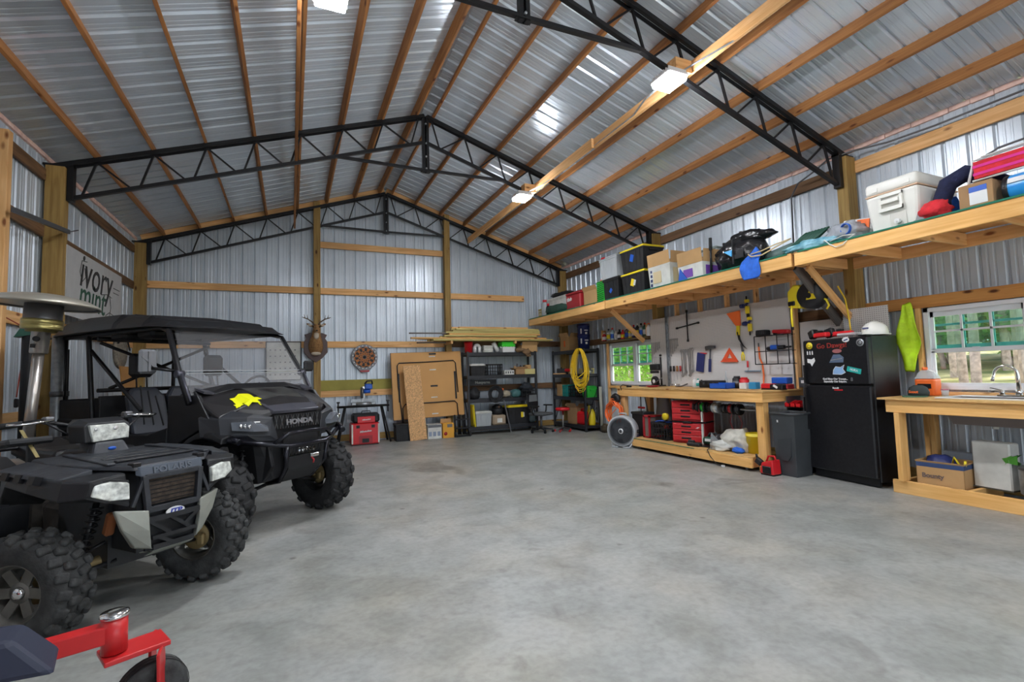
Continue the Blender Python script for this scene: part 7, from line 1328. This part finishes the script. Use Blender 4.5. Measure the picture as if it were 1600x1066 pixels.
# windshield in two panels
def pane(b, u0, z0, w0, u1, z1, w1, t=.006): b.loft([[(u0, -w0, z0), (u0, w0, z0), (u0-t, w0, z0), (u0-t, -w0, z0)], [(u1, -w1, z1), (u1, w1, z1), (u1-t, w1, z1), (u1-t, -w1, z1)]])
mk('lower_windshield', clear_mat('scratched_plastic', (.86, .86, .87), .12, .35), V, lambda b: pane(b, -.255, 1.26, .67, -.40, 1.50, .67)); mk('upper_windshield', SHIELD, V, lambda b: pane(b, -.42, 1.53, .66, -.67, 1.93, .60))
mk('windshield_seam', mat('seam_clear', (.35, .36, .38), .3), V, lambda b: (b.bar((-.40, -.67, 1.505), (-.40, .67, 1.505), .008, .008), b.bar((-.42, -.67, 1.53), (-.42, .67, 1.53), .008, .008)))
mk('cowl', BLK, V, lambda b: (b.loft([[(-.22, -.64, 1.27), (-.30, -.64, 1.34), (-.42, -.64, 1.30)], [(-.16, -.32, 1.345), (-.26, -.32, 1.40), (-.44, -.32, 1.34)], [(-.16, .32, 1.345), (-.26, .32, 1.40), (-.44, .32, 1.34)], [(-.22, .64, 1.27), (-.30, .64, 1.34), (-.42, .64, 1.30)]])), bevel=.01)
mk('dashboard', BPLM, V, lambda b: (b.box((-.50, 0, 1.16), (.28, 1.22, .30), bev=.04), b.box((-.52, -.3, 1.33), (.2, .36, .10), bev=.03)))
sw = mk('steering_wheel', BLK, V, lambda b: (b.tube([(-.72+.09*math.sin(a)*.6, .32+.17*math.cos(a), 1.32+.15*math.sin(a)) for a in [2*math.pi*k/24 for k in range(24)]], .014, 7, closed=True), b.bar((-.72, .17, 1.32), (-.72, .47, 1.32), .02, .03), b.tube([(-.72, .32, 1.32), (-.5, .32, 1.18)], .03, 8)))
for y in (-.40, 0, .40):
    mk('seat', BPLM, V, lambda b: b.box((-1.15, y, .83), (.50, .38, .14), bev=.04)); mk('backrest', mat('seat_vinyl', (.04, .045, .06), .5), V, lambda b: b.loft([[(-1.36, y-.18, .88), (-1.36, y+.18, .88), (-1.46, y+.18, .88), (-1.46, y-.18, .88)], [(-1.50, y-.19, 1.28), (-1.50, y+.19, 1.28), (-1.58, y+.19, 1.28), (-1.58, y-.19, 1.28)], [(-1.54, y-.12, 1.38), (-1.54, y+.12, 1.38), (-1.60, y+.12, 1.38), (-1.60, y-.12, 1.38)]]), bevel=.03)
    if y: mk('headrest', BPLM, V, lambda b: (b.box((-1.62, y, 1.62), (.08, .24, .26), bev=.035), b.cyl((-1.6, y-.05, 1.36), (-1.62, y-.05, 1.55), .008, n=6), b.cyl((-1.6, y+.05, 1.36), (-1.62, y+.05, 1.55), .008, n=6)))
mk('cross_bar', BLK, V, lambda b: (b.tube([(-1.93, -.66, 1.36), (-1.93, .66, 1.36)], .022, 8), b.tube([(-2.04, -.62, 1.92), (-2.04, .62, 1.92)], .022, 8), b.tube([(-2.02, -.6, 1.88), (-1.93, .55, 1.38)], .018, 8), b.tube([(-2.02, .6, 1.88), (-1.93, -.55, 1.38)], .018, 8), b.tube([(-2.33, -.60, 1.95), (-2.33, .60, 1.95)], .022, 8)))
mk('floor_tub', BPLM, V, lambda b: (b.box((-1.1, 0, .46), (1.7, 1.16, .10), bev=.02), b.box((-1.2, 0, .66), (.7, 1.1, .3), bev=.02), b.box((-1.72, 0, .8), (.3, 1.15, .6), bev=.03)))
mk('cargo_bed', BPLM, V, lambda b: (b.b2((-2.9, -.64, .92), (-1.9, .64, .97)), b.b2((-2.9, -.66, .92), (-1.9, -.62, 1.26)), b.b2((-2.9, .62, .92), (-1.9, .66, 1.26)), b.b2((-2.92, -.66, .90), (-2.88, .66, 1.26)), b.b2((-1.92, -.66, .92), (-1.88, .66, 1.30)), b.box((-2.3, -.64, 1.0), (.95, .08, .12), bev=.02), b.box((-2.3, .64, 1.0), (.95, .08, .12), bev=.02)), bevel=.01)
mk('rear_frame', BLK, V, lambda b: (b.box((-2.3, 0, .62), (.9, .5, .4), bev=.05), b.tube([(-2.3, -.5, .375), (-2.3, .5, .375)], .03, 8)))
# nose
mk('nose_core', BPLM, V, lambda b: b.loft([[(-.45, -.40, .42), (-.45, .40, .42), (-.45, .46, 1.2), (-.45, -.46, 1.2)], [(.20, -.34, .46), (.20, .34, .46), (.22, .44, 1.06), (.22, -.44, 1.06)], [(.30, -.26, .50), (.30, .26, .50), (.32, .28, 1.08), (.32, -.28, 1.08)]]))
mk('grille', BLK, V, lambda b: b.b2((.30, -.28, .95), (.335, .28, 1.09)))
gm = MB()
for k in range(9): gm.bar((.338, -.27+.06*k, .96), (.338, -.24+.06*k, 1.08), .006, .006); gm.bar((.338, -.24+.06*k, .96), (.338, -.27+.06*k, 1.08), .006, .006)
gm.build('grille_mesh', STEELD, V)
text('lettering', 'HONDA', .066, mat('letter_silver', (.32, .32, .34), .3, metal=.4), V, face_mtx((.349, .0, 1.012), (0, 1, 0), (0, 0, 1)), depth=.006, sx=1.25, bold=.003)
DU = mat('bumper_tube', (.012, .012, .018), .25, metal=.4)
mk('bumper_tube', DU, V, lambda b: b.tube([(.22, -.66, .90), (.40, -.36, .83), (.46, -.22, .80), (.46, .22, .80), (.40, .36, .83), (.22, .66, .90)], .022, 10)); mk('bumper_tube', DU, V, lambda b: b.tube([(.40, -.36, .82), (.47, -.22, .92), (.48, 0, .925), (.47, .22, .92), (.40, .36, .82)], .019, 10))
mk('bumper_tube', DU, V, lambda b: (b.tube([(.22, .62, .91), (.34, .58, .86)], .03, 8), b.tube([(.22, -.62, .91), (.30, -.60, .88)], .03, 8)))
for sl in (-1, 1): mk('bumper_tube', DU, V, lambda b: b.tube([(.46, sl*.24, .80), (.44, sl*.23, .62), (.30, sl*.19, .46), (.1, sl*.17, .42)], .02, 8)); mk('side_guard', BPLM, V, lambda b: b.prism([(.30, .82), (.36, .62), (.24, .48), (.05, .46), (.05, .84)], min(sl*.28, sl*.32), max(sl*.28, sl*.32), 'Y'), bevel=.01)
mk('skid_plate', BPL, V, lambda b: b.loft([[(.455, -.21, .70), (.455, .21, .70), (.445, .21, .70), (.445, -.21, .70)], [(.43, -.20, .58), (.43, .20, .58), (.42, .20, .58), (.42, -.20, .58)], [(.30, -.17, .45), (.30, .17, .45), (.29, .17, .45), (.29, -.17, .45)], [(-.3, -.17, .40), (-.3, .17, .40), (-.3, .17, .39), (-.3, -.17, .39)]]), bevel=.003)
mk('mesh_insert', BPLM, V, lambda b: [b.bar((.452, -.21+.042*k, .71), (.458, -.21+.042*k+.03, .79), .006, .007) for k in range(10)]+[b.bar((.452, -.18+.042*k, .71), (.458, -.21+.042*k, .79), .006, .007) for k in range(10)]+[b.b2((.36, -.2, .71), (.37, .2, .92))])
mk('winch', CHR, V, lambda b: (b.cyl((.40, -.08, .735), (.40, .12, .735), .03, n=12), b.box((.465, .08, .68), (.02, .10, .035), bev=.006))); mk('tow_hook', REDD, V, lambda b: b.tube([(.47, .04, .66), (.50, .04, .64), (.49, .04, .61)], .008, 6))
YT = mat('yellow_tape', (.85, .85, .0), .5)
t = thing('yellow_tape_sheet', 'torn bright yellow sheet lying on the utility vehicle hood', 'tape', (0, 0, 0)); t.matrix_basis = V.matrix_basis.copy()
def hz(u, l):  # height of the hood surface
    a = abs(l); rws = [(r_[0], r_[1], r_[2]) for r_ in rows_]
    def zr(r_):
        u0, zs, ls_ = r_
        xs = [0, ls_[2], ls_[1], ls_[0]]; zz = [zs[3], zs[2], zs[1], zs[0]]
        for i in range(3):
            if xs[i] <= a <= xs[i+1]+.1: return zz[i]+(zz[i+1]-zz[i])*(a-xs[i])/(xs[i+1]-xs[i])
        return zz[3]
    for r0, r1 in zip(rws, rws[1:]):
        if r0[0] <= u <= r1[0]: k = (u-r0[0])/(r1[0]-r0[0]); return zr(r0)*(1-k)+zr(r1)*k
    return zr(rws[-1])
def tape(b):
    for (u0, u1, l0, l1) in ((-.04, .08, -.46, -.27), (.06, .14, -.40, -.20), (.10, .18, -.30, -.12), (.05, .10, -.48, -.42)):
        nn = 4; vs = [(u0+(u1-u0)*i/nn+rr(-.008, .008), l0+(l1-l0)*j/nn+rr(-.008, .008), 0) for i in range(nn+1) for j in range(nn+1)]; vs = [(u, l, hz(u, l)+.010) for u, l, _ in vs]
        b.faces(vs, [(i*(nn+1)+j, i*(nn+1)+j+1, (i+1)*(nn+1)+j+1, (i+1)*(nn+1)+j) for i in range(nn) for j in range(nn)])
o = mk('sheet', YT, t, tape); so_ = o.modifiers.new('t', 'SOLIDIFY'); so_.thickness = .004

# ---------------------------------------------------------------- quad bike
AG = mat('atv_plastic', (.028, .031, .038), .5, noise_=.35, nscale=7, bump=.15, bscale=30); AGD = mat('atv_plastic_dark', (.014, .015, .018), .5, noise_=.4, nscale=9)
SIL = mat('atv_silver', (.33, .34, .30), .4, metal=.35, noise_=.15, nscale=5)
Q = thing('quad_bike', 'dusty dark grey quad bike with silver nose trim parked in the front left', 'vehicle', (-2.945, 4.045, 0), -49.5)
for sl in (-1, 1):
    wheel(Q, (0 if sl > 0 else .07, .43 if sl > 0 else -.56, .315), .315, .22, .155, True, steer=24, rim=RIMG, nper=20, ls=.86, outer=sl, rubber=RUBD, knob=True)
    wheel(Q, (-1.30, sl*.42, .31), .31, .28, .15, False, rim=RIMG, nper=18, outer=sl, rubber=RUBD)
    mk('front_fender', AGD, Q, lambda b: b.loft([
        [(.36, sl*.24, .90), (.37, sl*.42, .885), (.35, sl*.43, .80), (.40, sl*.23, .70)],
        [(.26, sl*.25, .915), (.26, sl*.50, .895), (.24, sl*.515, .78), (.28, sl*.30, .74)],
        [(.02, sl*.25, .92), (.02, sl*.54, .905), (.0, sl*.56, .82), (.04, sl*.30, .80)],
        [(-.22, sl*.25, .925), (-.22, sl*.54, .905), (-.26, sl*.56, .84), (-.22, sl*.30, .82)],
        [(-.46, sl*.25, .92), (-.46, sl*.50, .89), (-.50, sl*.50, .70), (-.46, sl*.30, .66)]]), bevel=.012)
    mk('headlight', LENSC, Q, lambda b: b.loft([[(0.407, sl*.245, .845), (0.415, sl*.245, .755), (0.375, sl*.24, .75), (0.375, sl*.24, .85)], [(0.400, sl*.33, .868), (0.405, sl*.34, .765), (0.365, sl*.33, .76), (0.365, sl*.33, .87)], [(0.370, sl*.40, .86), (0.370, sl*.415, .80), (0.335, sl*.41, .80), (0.335, sl*.40, .86)]]), bevel=.006)
    mk('headlight_bezel', BLK, Q, lambda b: b.loft([[(0.382, sl*.235, .86), (0.395, sl*.235, .74), (0.350, sl*.24, .74), (0.350, sl*.24, .86)], [(0.375, sl*.34, .885), (0.382, sl*.35, .75), (0.340, sl*.33, .75), (0.340, sl*.33, .88)], [(0.340, sl*.415, .875), (0.340, sl*.43, .79), (0.310, sl*.42, .79), (0.310, sl*.41, .87)]]), bevel=.004)
    mk('silver_trim', SIL, Q, lambda b: b.loft([[(.38, sl*.31, .70), (.435, sl*.15, .67), (.40, sl*.15, .66), (.34, sl*.30, .69)], [(.385, sl*.27, .58), (.44, sl*.145, .55), (.40, sl*.145, .55), (.34, sl*.26, .57)], [(.38, sl*.20, .46), (.43, sl*.13, .44), (.39, sl*.13, .44), (.33, sl*.20, .46)], [(.30, sl*.12, .40), (.38, sl*.06, .405), (.34, sl*.06, .395), (.28, sl*.12, .39)]]), bevel=.008)
    mk('control_arm', BLK, Q, lambda b: (b.tube([(.10, sl*.15, .34), (0, sl*.42, .28)], .014, 8), b.tube([(-.12, sl*.15, .34), (0, sl*.42, .28)], .014, 8), b.tube([(.08, sl*.15, .48), (0, sl*.34, .38)], .012, 8))); mk('shock', BLK, Q, lambda b: (b.cyl((.04, sl*.32, .36), (.06, sl*.24, .72), .018, n=8), coilspring(b, (.04, sl*.315, .40), (.06, sl*.245, .68), .034, 8, .006))); mk('axle_boot', MUD, Q, lambda b: b.lathe([(.03, sl*.17), (.04, sl*.20), (.03, sl*.23), (.036, sl*.26), (.02, sl*.32)], (0, 0, .33), 'Y', 12)); mk('tie_bracket', mat('rust', (.28, .09, .03), .8), Q, lambda b: b.box((.16, sl*.22, .58), (.05, .05, .14), rot=(0, 20, 0), bev=.01))
    mk('rear_fender', AGD, Q, lambda b: b.loft([[(-.90, sl*.25, .86), (-.90, sl*.52, .82), (-.88, sl*.53, .62), (-.9, sl*.3, .6)], [(-1.1, sl*.25, .93), (-1.1, sl*.55, .90), (-1.08, sl*.56, .82), (-1.1, sl*.3, .80)], [(-1.5, sl*.25, .93), (-1.5, sl*.55, .90), (-1.52, sl*.56, .82), (-1.5, sl*.3, .80)], [(-1.68, sl*.25, .88), (-1.68, sl*.50, .85), (-1.7, sl*.5, .75), (-1.68, sl*.3, .74)]]), bevel=.012)
    mk('footwell', AGD, Q, lambda b: (b.b2((-.90, min(sl*.22, sl*.50), .36), (-.45, max(sl*.22, sl*.50), .39)), b.prism([(-.90, .37), (-.86, .62), (-.84, .62), (-.86, .37)], min(sl*.22, sl*.5), max(sl*.22, sl*.5), 'Y')))
# front rack deck
def deck(b):
    b.loft([[(.385, -.21, .905), (.385, .21, .905), (.37, .21, .935), (.37, -.21, .935)], [(.20, -.36, .925), (.20, .36, .925), (.20, .36, .95), (.20, -.36, .95)], [(-.10, -.42, .935), (-.10, .42, .935), (-.10, .42, .96), (-.10, -.42, .96)], [(-.40, -.40, .935), (-.40, .40, .935), (-.40, .38, .965), (-.40, -.38, .965)]])
mk('rack_deck', AG, Q, deck, bevel=.008)
for sl in (-1, 1):
    mk('rack_side_panel', AG, Q, lambda b: b.loft([[(.24, sl*.35, .935), (.22, sl*.49, .905), (.22, sl*.50, .885), (.24, sl*.35, .90)], [(-.06, sl*.42, .955), (-.06, sl*.55, .925), (-.06, sl*.56, .90), (-.06, sl*.42, .91)], [(-.40, sl*.40, .955), (-.40, sl*.54, .925), (-.40, sl*.55, .90), (-.40, sl*.40, .91)]]), bevel=.006)
    for k in range(3): mk('rack_slot', BLK, Q, lambda b: b.box((.08-.16*k, sl*.545, .895), (.05, .05, .045), rot=(sl*20, 0, 10)))
    mk('rack_rail', AG, Q, lambda b: b.box((-.02, sl*.26, .962), (.62, .045, .014), rot=(0, 2, sl*4), bev=.004)); mk('rack_latch', BLK, Q, lambda b: b.box((.345, sl*.19, .935), (.06, .05, .035), bev=.006))
for k in range(4): mk('rack_rib', AGD, Q, lambda b: b.box((.22-.15*k, 0, .957), (.035, .46, .012), bev=.003))
mk('front_strip', mat('atv_blue_grey', (.07, .085, .11), .5), Q, lambda b: b.loft([[(.375, -.20, .875), (.375, .20, .875), (.365, .20, .925), (.365, -.20, .925)], [(.40, -.18, .868), (.40, .18, .868), (.385, .18, .925), (.385, -.18, .925)]]), bevel=.004)
text('lettering', 'POLARIS', .052, mat('emboss_grey', (.10, .115, .14), .45), Q, face_mtx((.397, 0, .893), (0, 1, 0), (-.2, 0, 1)), depth=.004, sx=1.15, bold=.002)
mk('nose_body', AGD, Q, lambda b: (b.b2((.0, -.18, .42), (.36, .18, .88)), b.b2((-.5, -.2, .30), (.1, .2, .88))))
mk('radiator_grille', mat('radiator', (.05, .035, .025), .8, noise_=.5, nscale=40), Q, lambda b: b.b2((.35, -.145, .69), (.385, .145, .85)))
mk('grille_frame', AG, Q, lambda b: (b.bar((.40, -.165, .87), (.41, -.145, .66), .035, .03, up=(0, 1, 0)), b.bar((.40, .165, .87), (.41, .145, .66), .035, .03, up=(0, 1, 0)), b.bar((.40, -.16, .86), (.40, .16, .86), .03, .03), b.bar((.41, -.15, .665), (.41, .15, .665), .03, .035), b.bar((.40, -.165, .86), (.40, -.225, .70), .02, .02, up=(0, 1, 0)), b.bar((.40, .165, .86), (.40, .225, .70), .02, .02, up=(0, 1, 0))), bevel=.004)
mk('grille_slats', BLK, Q, lambda b: [b.b2((.386, -.135, .70+.025*k), (.390, .135, .705+.025*k)) for k in range(6)])
mk('badge', WHT, Q, lambda b: b.prism([(.055*math.cos(a), .63+.026*math.sin(a)) for a in [2*math.pi*k/20 for k in range(20)]], .425, .432, 'X')); text('badge_lettering', 'ITP', .042, mat('badge_blue', (.03, .05, .35), .4), Q, face_mtx((.433, 0, .629), (0, 1, 0), (0, 0, 1)), bold=.0015, sx=1.2, shear=.2)
mk('lower_grille', AGD, Q, lambda b: (b.bar((.42, -.15, .61), (.42, .15, .61), .03, .03), b.bar((.42, -.13, .50), (.42, .13, .50), .03, .02), b.bar((.41, -.12, .44), (.41, .12, .44), .03, .03), b.bar((.42, -.14, .60), (.42, -.02, .50), .02, .02), b.bar((.42, -.02, .60), (.42, .10, .50), .02, .02), b.bar((.42, .14, .60), (.42, .05, .53), .02, .02), b.bar((.42, -.10, .50), (.42, .0, .44), .02, .02), b.b2((.36, -.14, .42), (.38, .14, .64)))); mk('chin_plate', SIL, Q, lambda b: b.loft([[(.42, -.12, .425), (.42, .12, .425), (.40, .12, .41), (.40, -.12, .41)], [(.30, -.10, .375), (.30, .10, .375), (.29, .10, .365), (.29, -.10, .365)]]))
mk('engine_block', mat('engine', (.04, .035, .03), .6, noise_=.6, nscale=12), Q, lambda b: (b.box((-.55, 0, .45), (.6, .32, .34), bev=.04), b.cyl((-.5, -.2, .45), (-.5, .2, .45), .12, n=18), b.box((-1.2, 0, .5), (.5, .3, .25), bev=.04)))
mk('fuel_cover', AGD, Q, lambda b: b.loft([[(-.34, -.13, .93), (-.34, .13, .93), (-.36, .11, 1.0), (-.36, -.11, 1.0)], [(-.65, -.14, .85), (-.65, .14, .85), (-.65, .11, .98), (-.65, -.11, .98)], [(-.85, -.14, .80), (-.85, .14, .80), (-.85, .11, .90), (-.85, -.11, .90)]]), bevel=.02)
mk('steering_cowl', AG, Q, lambda b: b.loft([[(-.28, -.12, .94), (-.28, .12, .94), (-.52, .12, .94), (-.52, -.12, .94)], [(-.32, -.085, 1.035), (-.32, .085, 1.035), (-.50, .085, 1.05), (-.50, -.085, 1.05)]]), bevel=.02); mk('cowl_badge', BLU, Q, lambda b: b.ball((-.293, .0, .985), (.01, .026, .012), 10, 6))
mk('headlight_pod', AGD, Q, lambda b: b.loft([[(-.34, -.135, 1.03), (-.34, .125, 1.03), (-.345, .13, 1.145), (-.36, .10, 1.165), (-.36, -.11, 1.165), (-.345, -.14, 1.145)], [(-.46, -.17, 1.03), (-.46, .15, 1.03), (-.46, .16, 1.16), (-.46, .11, 1.19), (-.46, -.12, 1.19), (-.46, -.18, 1.15)], [(-.62, -.12, 1.05), (-.62, .12, 1.05), (-.62, .12, 1.16), (-.62, .09, 1.18), (-.62, -.09, 1.18), (-.62, -.12, 1.15)]]), bevel=.01)
mk('pod_headlight', LENSC, Q, lambda b: b.loft([[(-.322, -.095, 1.035), (-.322, .115, 1.045), (-.326, .12, 1.12), (-.332, .095, 1.148), (-.332, -.115, 1.15)], [(-.36, -.10, 1.035), (-.36, .12, 1.045), (-.36, .12, 1.12), (-.36, .095, 1.148), (-.36, -.12, 1.15)]]), bevel=.005)
mk('pod_bulb', mat('bulb', (.9, .9, .9), .1, metal=.6), Q, lambda b: (b.ball((-.318, -.085, 1.12), (.006, .012, .012), 8, 6), b.ball((-.318, .03, 1.12), (.006, .016, .014), 8, 6)))
mk('handlebar', BLK, Q, lambda b: b.tube([(-.68, -.42, 1.17), (-.62, -.26, 1.19), (-.55, -.08, 1.13), (-.55, .08, 1.13), (-.58, .22, 1.18), (-.64, .40, 1.17)], .013, 8))
for sl in (-1, 1): mk('grip', RUB, Q, lambda b: b.tube([(-.655, sl*.34, 1.178), (-.70, sl*.46, 1.165)], .02, 10)); mk('brake_lever', CHR, Q, lambda b: b.tube([(-.56, sl*.22, 1.19), (-.54, sl*.30, 1.185), (-.57, sl*.40, 1.175), (-.60, sl*.44, 1.18)], [.01, .009, .008, .009], 7)); mk('switch_box', STEELD, Q, lambda b: b.box((-.59, sl*.235, 1.19), (.06, .06, .05), bev=.01)); mk('cable', BLK, Q, lambda b: b.tube([(-.60, sl*.25, 1.19), (-.50, sl*.27, 1.17), (-.48, sl*.18, 1.10), (-.50, sl*.08, 1.02)], .007, 5))
mk('seat', BLK, Q, lambda b: b.loft([[(-.78, -.13, .86), (-.78, .13, .86), (-.80, .10, .96), (-.80, -.10, .96)], [(-1.05, -.17, .86), (-1.05, .17, .86), (-1.05, .14, .97), (-1.05, -.14, .97)], [(-1.35, -.17, .92), (-1.35, .17, .92), (-1.33, .14, 1.02), (-1.33, -.14, 1.02)]]), bevel=.03)
mk('rear_rack', BLK, Q, lambda b: (b.tube([(-1.25, -.42, .97), (-1.70, -.42, .97), (-1.70, .42, .97), (-1.25, .42, .97)], .016, 8, closed=True), [b.tube([(-1.25, -.28+.14*k, .97), (-1.7, -.28+.14*k, .97)], .01, 6) for k in range(5)], b.tube([(-1.3, -.3, .85), (-1.3, -.3, .97)], .012, 6), b.tube([(-1.6, .3, .85), (-1.6, .3, .97)], .012, 6)))
mk('tie_strap', mat('strap_tan', (.30, .24, .10), .8), Q, lambda b: b.bar((-.44, -.34, .97), (-.62, -.36, 1.14), .02, .004)); mk('storage_box', AGD, Q, lambda b: (b.box((-.62, -.36, 1.06), (.30, .24, .045), rot=(0, -6, 0), bev=.015), b.bar((-.60, -.32, .90), (-.60, -.32, 1.05), .03, .03)))

# ---------------------------------------------------------------- patio heater behind the quad
t = thing('patio_heater', 'tall stainless patio heater with a dome top behind the quad bike', 'heater', (-4.06, 5.38, 0)); t.rotation_euler = (0, R(4), 0)
HS = mat('heater_steel', (.46, .43, .40), .3, metal=.85, noise_=.12); DOME = mat('heater_dome', (.50, .47, .40), .35, metal=.6)
mk('dome', DOME, t, lambda b: b.lathe([(.36, 2.115), (.375, 2.10), (.37, 2.125), (.29, 2.165), (.16, 2.195), (.04, 2.205), (0, 2.205)], n=40), bevel=0); mk('dome_underside', STEELD, t, lambda b: b.lathe([(.365, 2.108), (.28, 2.13), (.14, 2.14), (0, 2.14)], n=40, cap=False))
mk('burner_screen', STEELD, t, lambda b: b.lathe([(.125, 1.98), (.125, 2.13), (.12, 2.13), (.12, 1.98)], n=26, cap=False)); mk('burner_ring', mat('brass', (.42, .36, .14), .3, metal=.8), t, lambda b: b.lathe([(.13, 1.90), (.135, 1.91), (.135, 1.94), (.128, 1.945), (.135, 1.95), (.135, 1.985), (.12, 1.99), (.10, 1.88)], n=26)); mk('control_head', HS, t, lambda b: b.lathe([(.055, 1.70), (.06, 1.71), (.062, 1.88), (.10, 1.90)], n=20)); mk('valve_knob', BLK, t, lambda b: (b.cyl((0, -.055, 1.82), (0, -.085, 1.82), .022, n=10), b.box((-.02, -.06, 1.76), (.03, .02, .03))))
mk('pole', HS, t, lambda b: b.cyl((0, 0, .80), (0, 0, 1.72), .038, n=18)); mk('tank_housing', HS, t, lambda b: b.lathe([(.21, .06), (.21, .78), (.18, .82), (.04, .84)], n=28)); mk('base', STEELD, t, lambda b: b.lathe([(.23, 0), (.235, .05), (.21, .07)], n=28))
# left wall things
board('stud', (-4.70, 6.56, 0), (-4.70, 6.56, 4.05), .09, .12, PINE, wall_left, up=(1, 0, 0))
t = thing('long_tool_holder', 'dark metal bar fixed across the left wall between two posts', 'bar', (-4.50, 7.0, 3.3)); mk('bar', STEELD, t, lambda b: (b.bar((-.06, -.55, -.10), (0, .62, .0), .03, .05), b.cyl((0, .62, .0), (.05, .74, .06), .008, n=6)))
t = thing('extension_lead', 'thin red cord with a black plug hanging on the far left wall', 'cord', (-4.55, 6.75, 1.6)); mk('cord', mat('cord_red', (.35, .05, .03), .6), t, lambda b: b.tube([(-.15, -.05, .55), (-.02, .02, .45), (.0, .0, .2), (0, -.08, -.1), (0, -.12, -.28)], .006, 5)); mk('plug', BLK, t, lambda b: b.box((0, -.12, -.34), (.03, .04, .09), bev=.008))
t = thing('black_pipe_rack', 'tall dark cloth-covered pole standing behind the patio heater', 'pole', (-4.34, 6.3, 0)); mk('pole', BLK, t, lambda b: b.tube([(0, 0, .03), (0, 0, 1.9), (.05, 0, 2.02)], [.07, .06, .02], 10)); mk('base', BLK, t, lambda b: b.lathe([(.16, 0), (.16, .03), (.07, .05)], n=18)); mk('hood', DGN, t, lambda b: b.loft([[(-.10, -.06, 1.90), (.07, -.06, 1.93), (.07, .06, 1.93), (-.10, .06, 1.90)], [(-.03, -.02, 2.06), (.06, -.02, 2.06), (.06, .02, 2.06), (-.03, .02, 2.06)]]))
for i in range(2):
    t = thing('stove_pipe', ['grey cylindrical canister pipe standing left of the front wall post behind the vehicle', 'dark pole beside the grey canister pipe behind the vehicle'][i], 'pipe', (-4.46+.02*i, 7.30+.17*i, 0)); mk('pipe', [GALV, BLK][i], t, lambda b: b.cyl((0, 0, 0), (0, 0, [2.0, 1.85][i]), [.055, .03][i], n=14)); mk('collar', STEELD, t, lambda b: b.cyl((0, 0, 1.3), (0, 0, 1.36), [.062, .04][i], n=14))
t = thing('plywood_sheet', 'orange-brown plywood sheet leaning on the left wall seen through the vehicle cab', 'panel', (-4.1, 10.2, 0)); t.location = (-4.30, 9.7, 0); mk('sheet', mat('ply_orange', (.42, .20, .05), .7, noise_=.15, nscale=4), t, lambda b: b.box((0, 0, .85), (.018, .85, 1.7), rot=(0, -6, 0)))
t = thing('round_basket', 'tan round wicker target hanging on the left wall seen through the vehicle cab', 'target', (-4.50, 9.6, 1.95)); mk('disc', mat('wicker', (.22, .19, .15), .85, noise_=.4, nscale=20), t, lambda b: b.lathe([(.02, 0), (.27, .0), (.30, .03), (.27, .06), (.02, .05)], axis='X', n=26)); mk('bow', BLK, t, lambda b: b.tube([(.08, -.3, .1), (.09, -.1, .22), (.09, .1, .2), (.08, .3, .02)], .012, 6))
# ---------------------------------------------------------------- red mower nose, bottom left
t = thing('riding_mower', 'red zero-turn mower with a caster front wheel at the bottom left corner', 'mower', (-3.0, 2.35, 0), 0)
MR = mat('mower_red', (.55, .02, .022), .35, noise_=.08); 
mk('caster_barrel', MR, t, lambda b: b.cyl((.34, .20, .35), (.34, .20, .485), .044, n=18)); mk('barrel_cap', CHR, t, lambda b: b.lathe([(.048, .485), (.05, .49), (.048, .503), (.02, .507), (0, .507)], (.34, .20, 0), n=20))
mk('front_arm', MR, t, lambda b: (b.bar((.34, .20, .43), (-.15, .12, .40), .07, .07), b.bar((-.15, .12, .40), (-.8, -.3, .36), .08, .08)), bevel=.006); mk('fork', MR, t, lambda b: (b.box((.40, .23, .335), (.22, .15, .02), rot=(0, 0, 25)), b.bar((.50, .185, .33), (.50, .21, .13), .10, .012, up=(1, 0, 0)), b.bar((.44, .345, .33), (.44, .33, .13), .10, .012, up=(1, 0, 0))), bevel=.004)
cw = empty('caster_wheel', t); cw.location = (.455, .265, .13); cw.scale = (.86,)*3; cw.rotation_euler = (0, 0, R(25))
mk('tire', RUBD, cw, lambda b: b.lathe([(.06, -.055), (.12, -.06), (.142, -.05), (.15, -.02), (.15, .02), (.142, .05), (.12, .06), (.06, .055), (.06, -.055)], axis='Y', n=32, cap=False)); mk('rim', MR, cw, lambda b: b.lathe([(.02, -.05), (.062, -.05), (.05, -.02), (.05, .02), (.062, .05), (.02, .05)], axis='Y', n=20)); mk('groove', BLK, cw, lambda b: [b.lathe([(.1495, y-.003), (.1515, y-.002), (.1515, y+.002), (.1495, y+.003)], axis='Y', n=32, cap=False) for y in (-.03, 0, .03)])
mk('footrest', mat('mower_mat', (.02, .025, .05), .6), t, lambda b: b.loft([[(-.5, -.25, .52), (.28, -.16, .46), (.22, .06, .46), (-.5, .08, .50)], [(-.5, -.25, .62), (.16, -.16, .60), (.12, .04, .58), (-.5, .05, .62)]]), bevel=.02)
mk('deck', MR, t, lambda b: b.box((-.75, -.35, .22), (.9, .9, .16), bev=.04)); mk('frame', MR, t, lambda b: b.box((-1.0, -.3, .38), (.9, .55, .14), bev=.02)); mk('seat', BLK, t, lambda b: (b.box((-1.15, -.3, .62), (.45, .48, .12), bev=.04), b.box((-1.4, -.3, .85), (.12, .46, .45), bev=.04))); mk('rear_wheel', RUB, t, lambda b: (b.lathe([(.12, -.11), (.22, -.12), (.25, -.09), (.25, .09), (.22, .12), (.12, .11)], (-1.35, .22, .25), 'Y', 28), b.lathe([(.12, -.11), (.22, -.12), (.25, -.09), (.25, .09), (.22, .12), (.12, .11)], (-1.35, -.82, .25), 'Y', 28)))
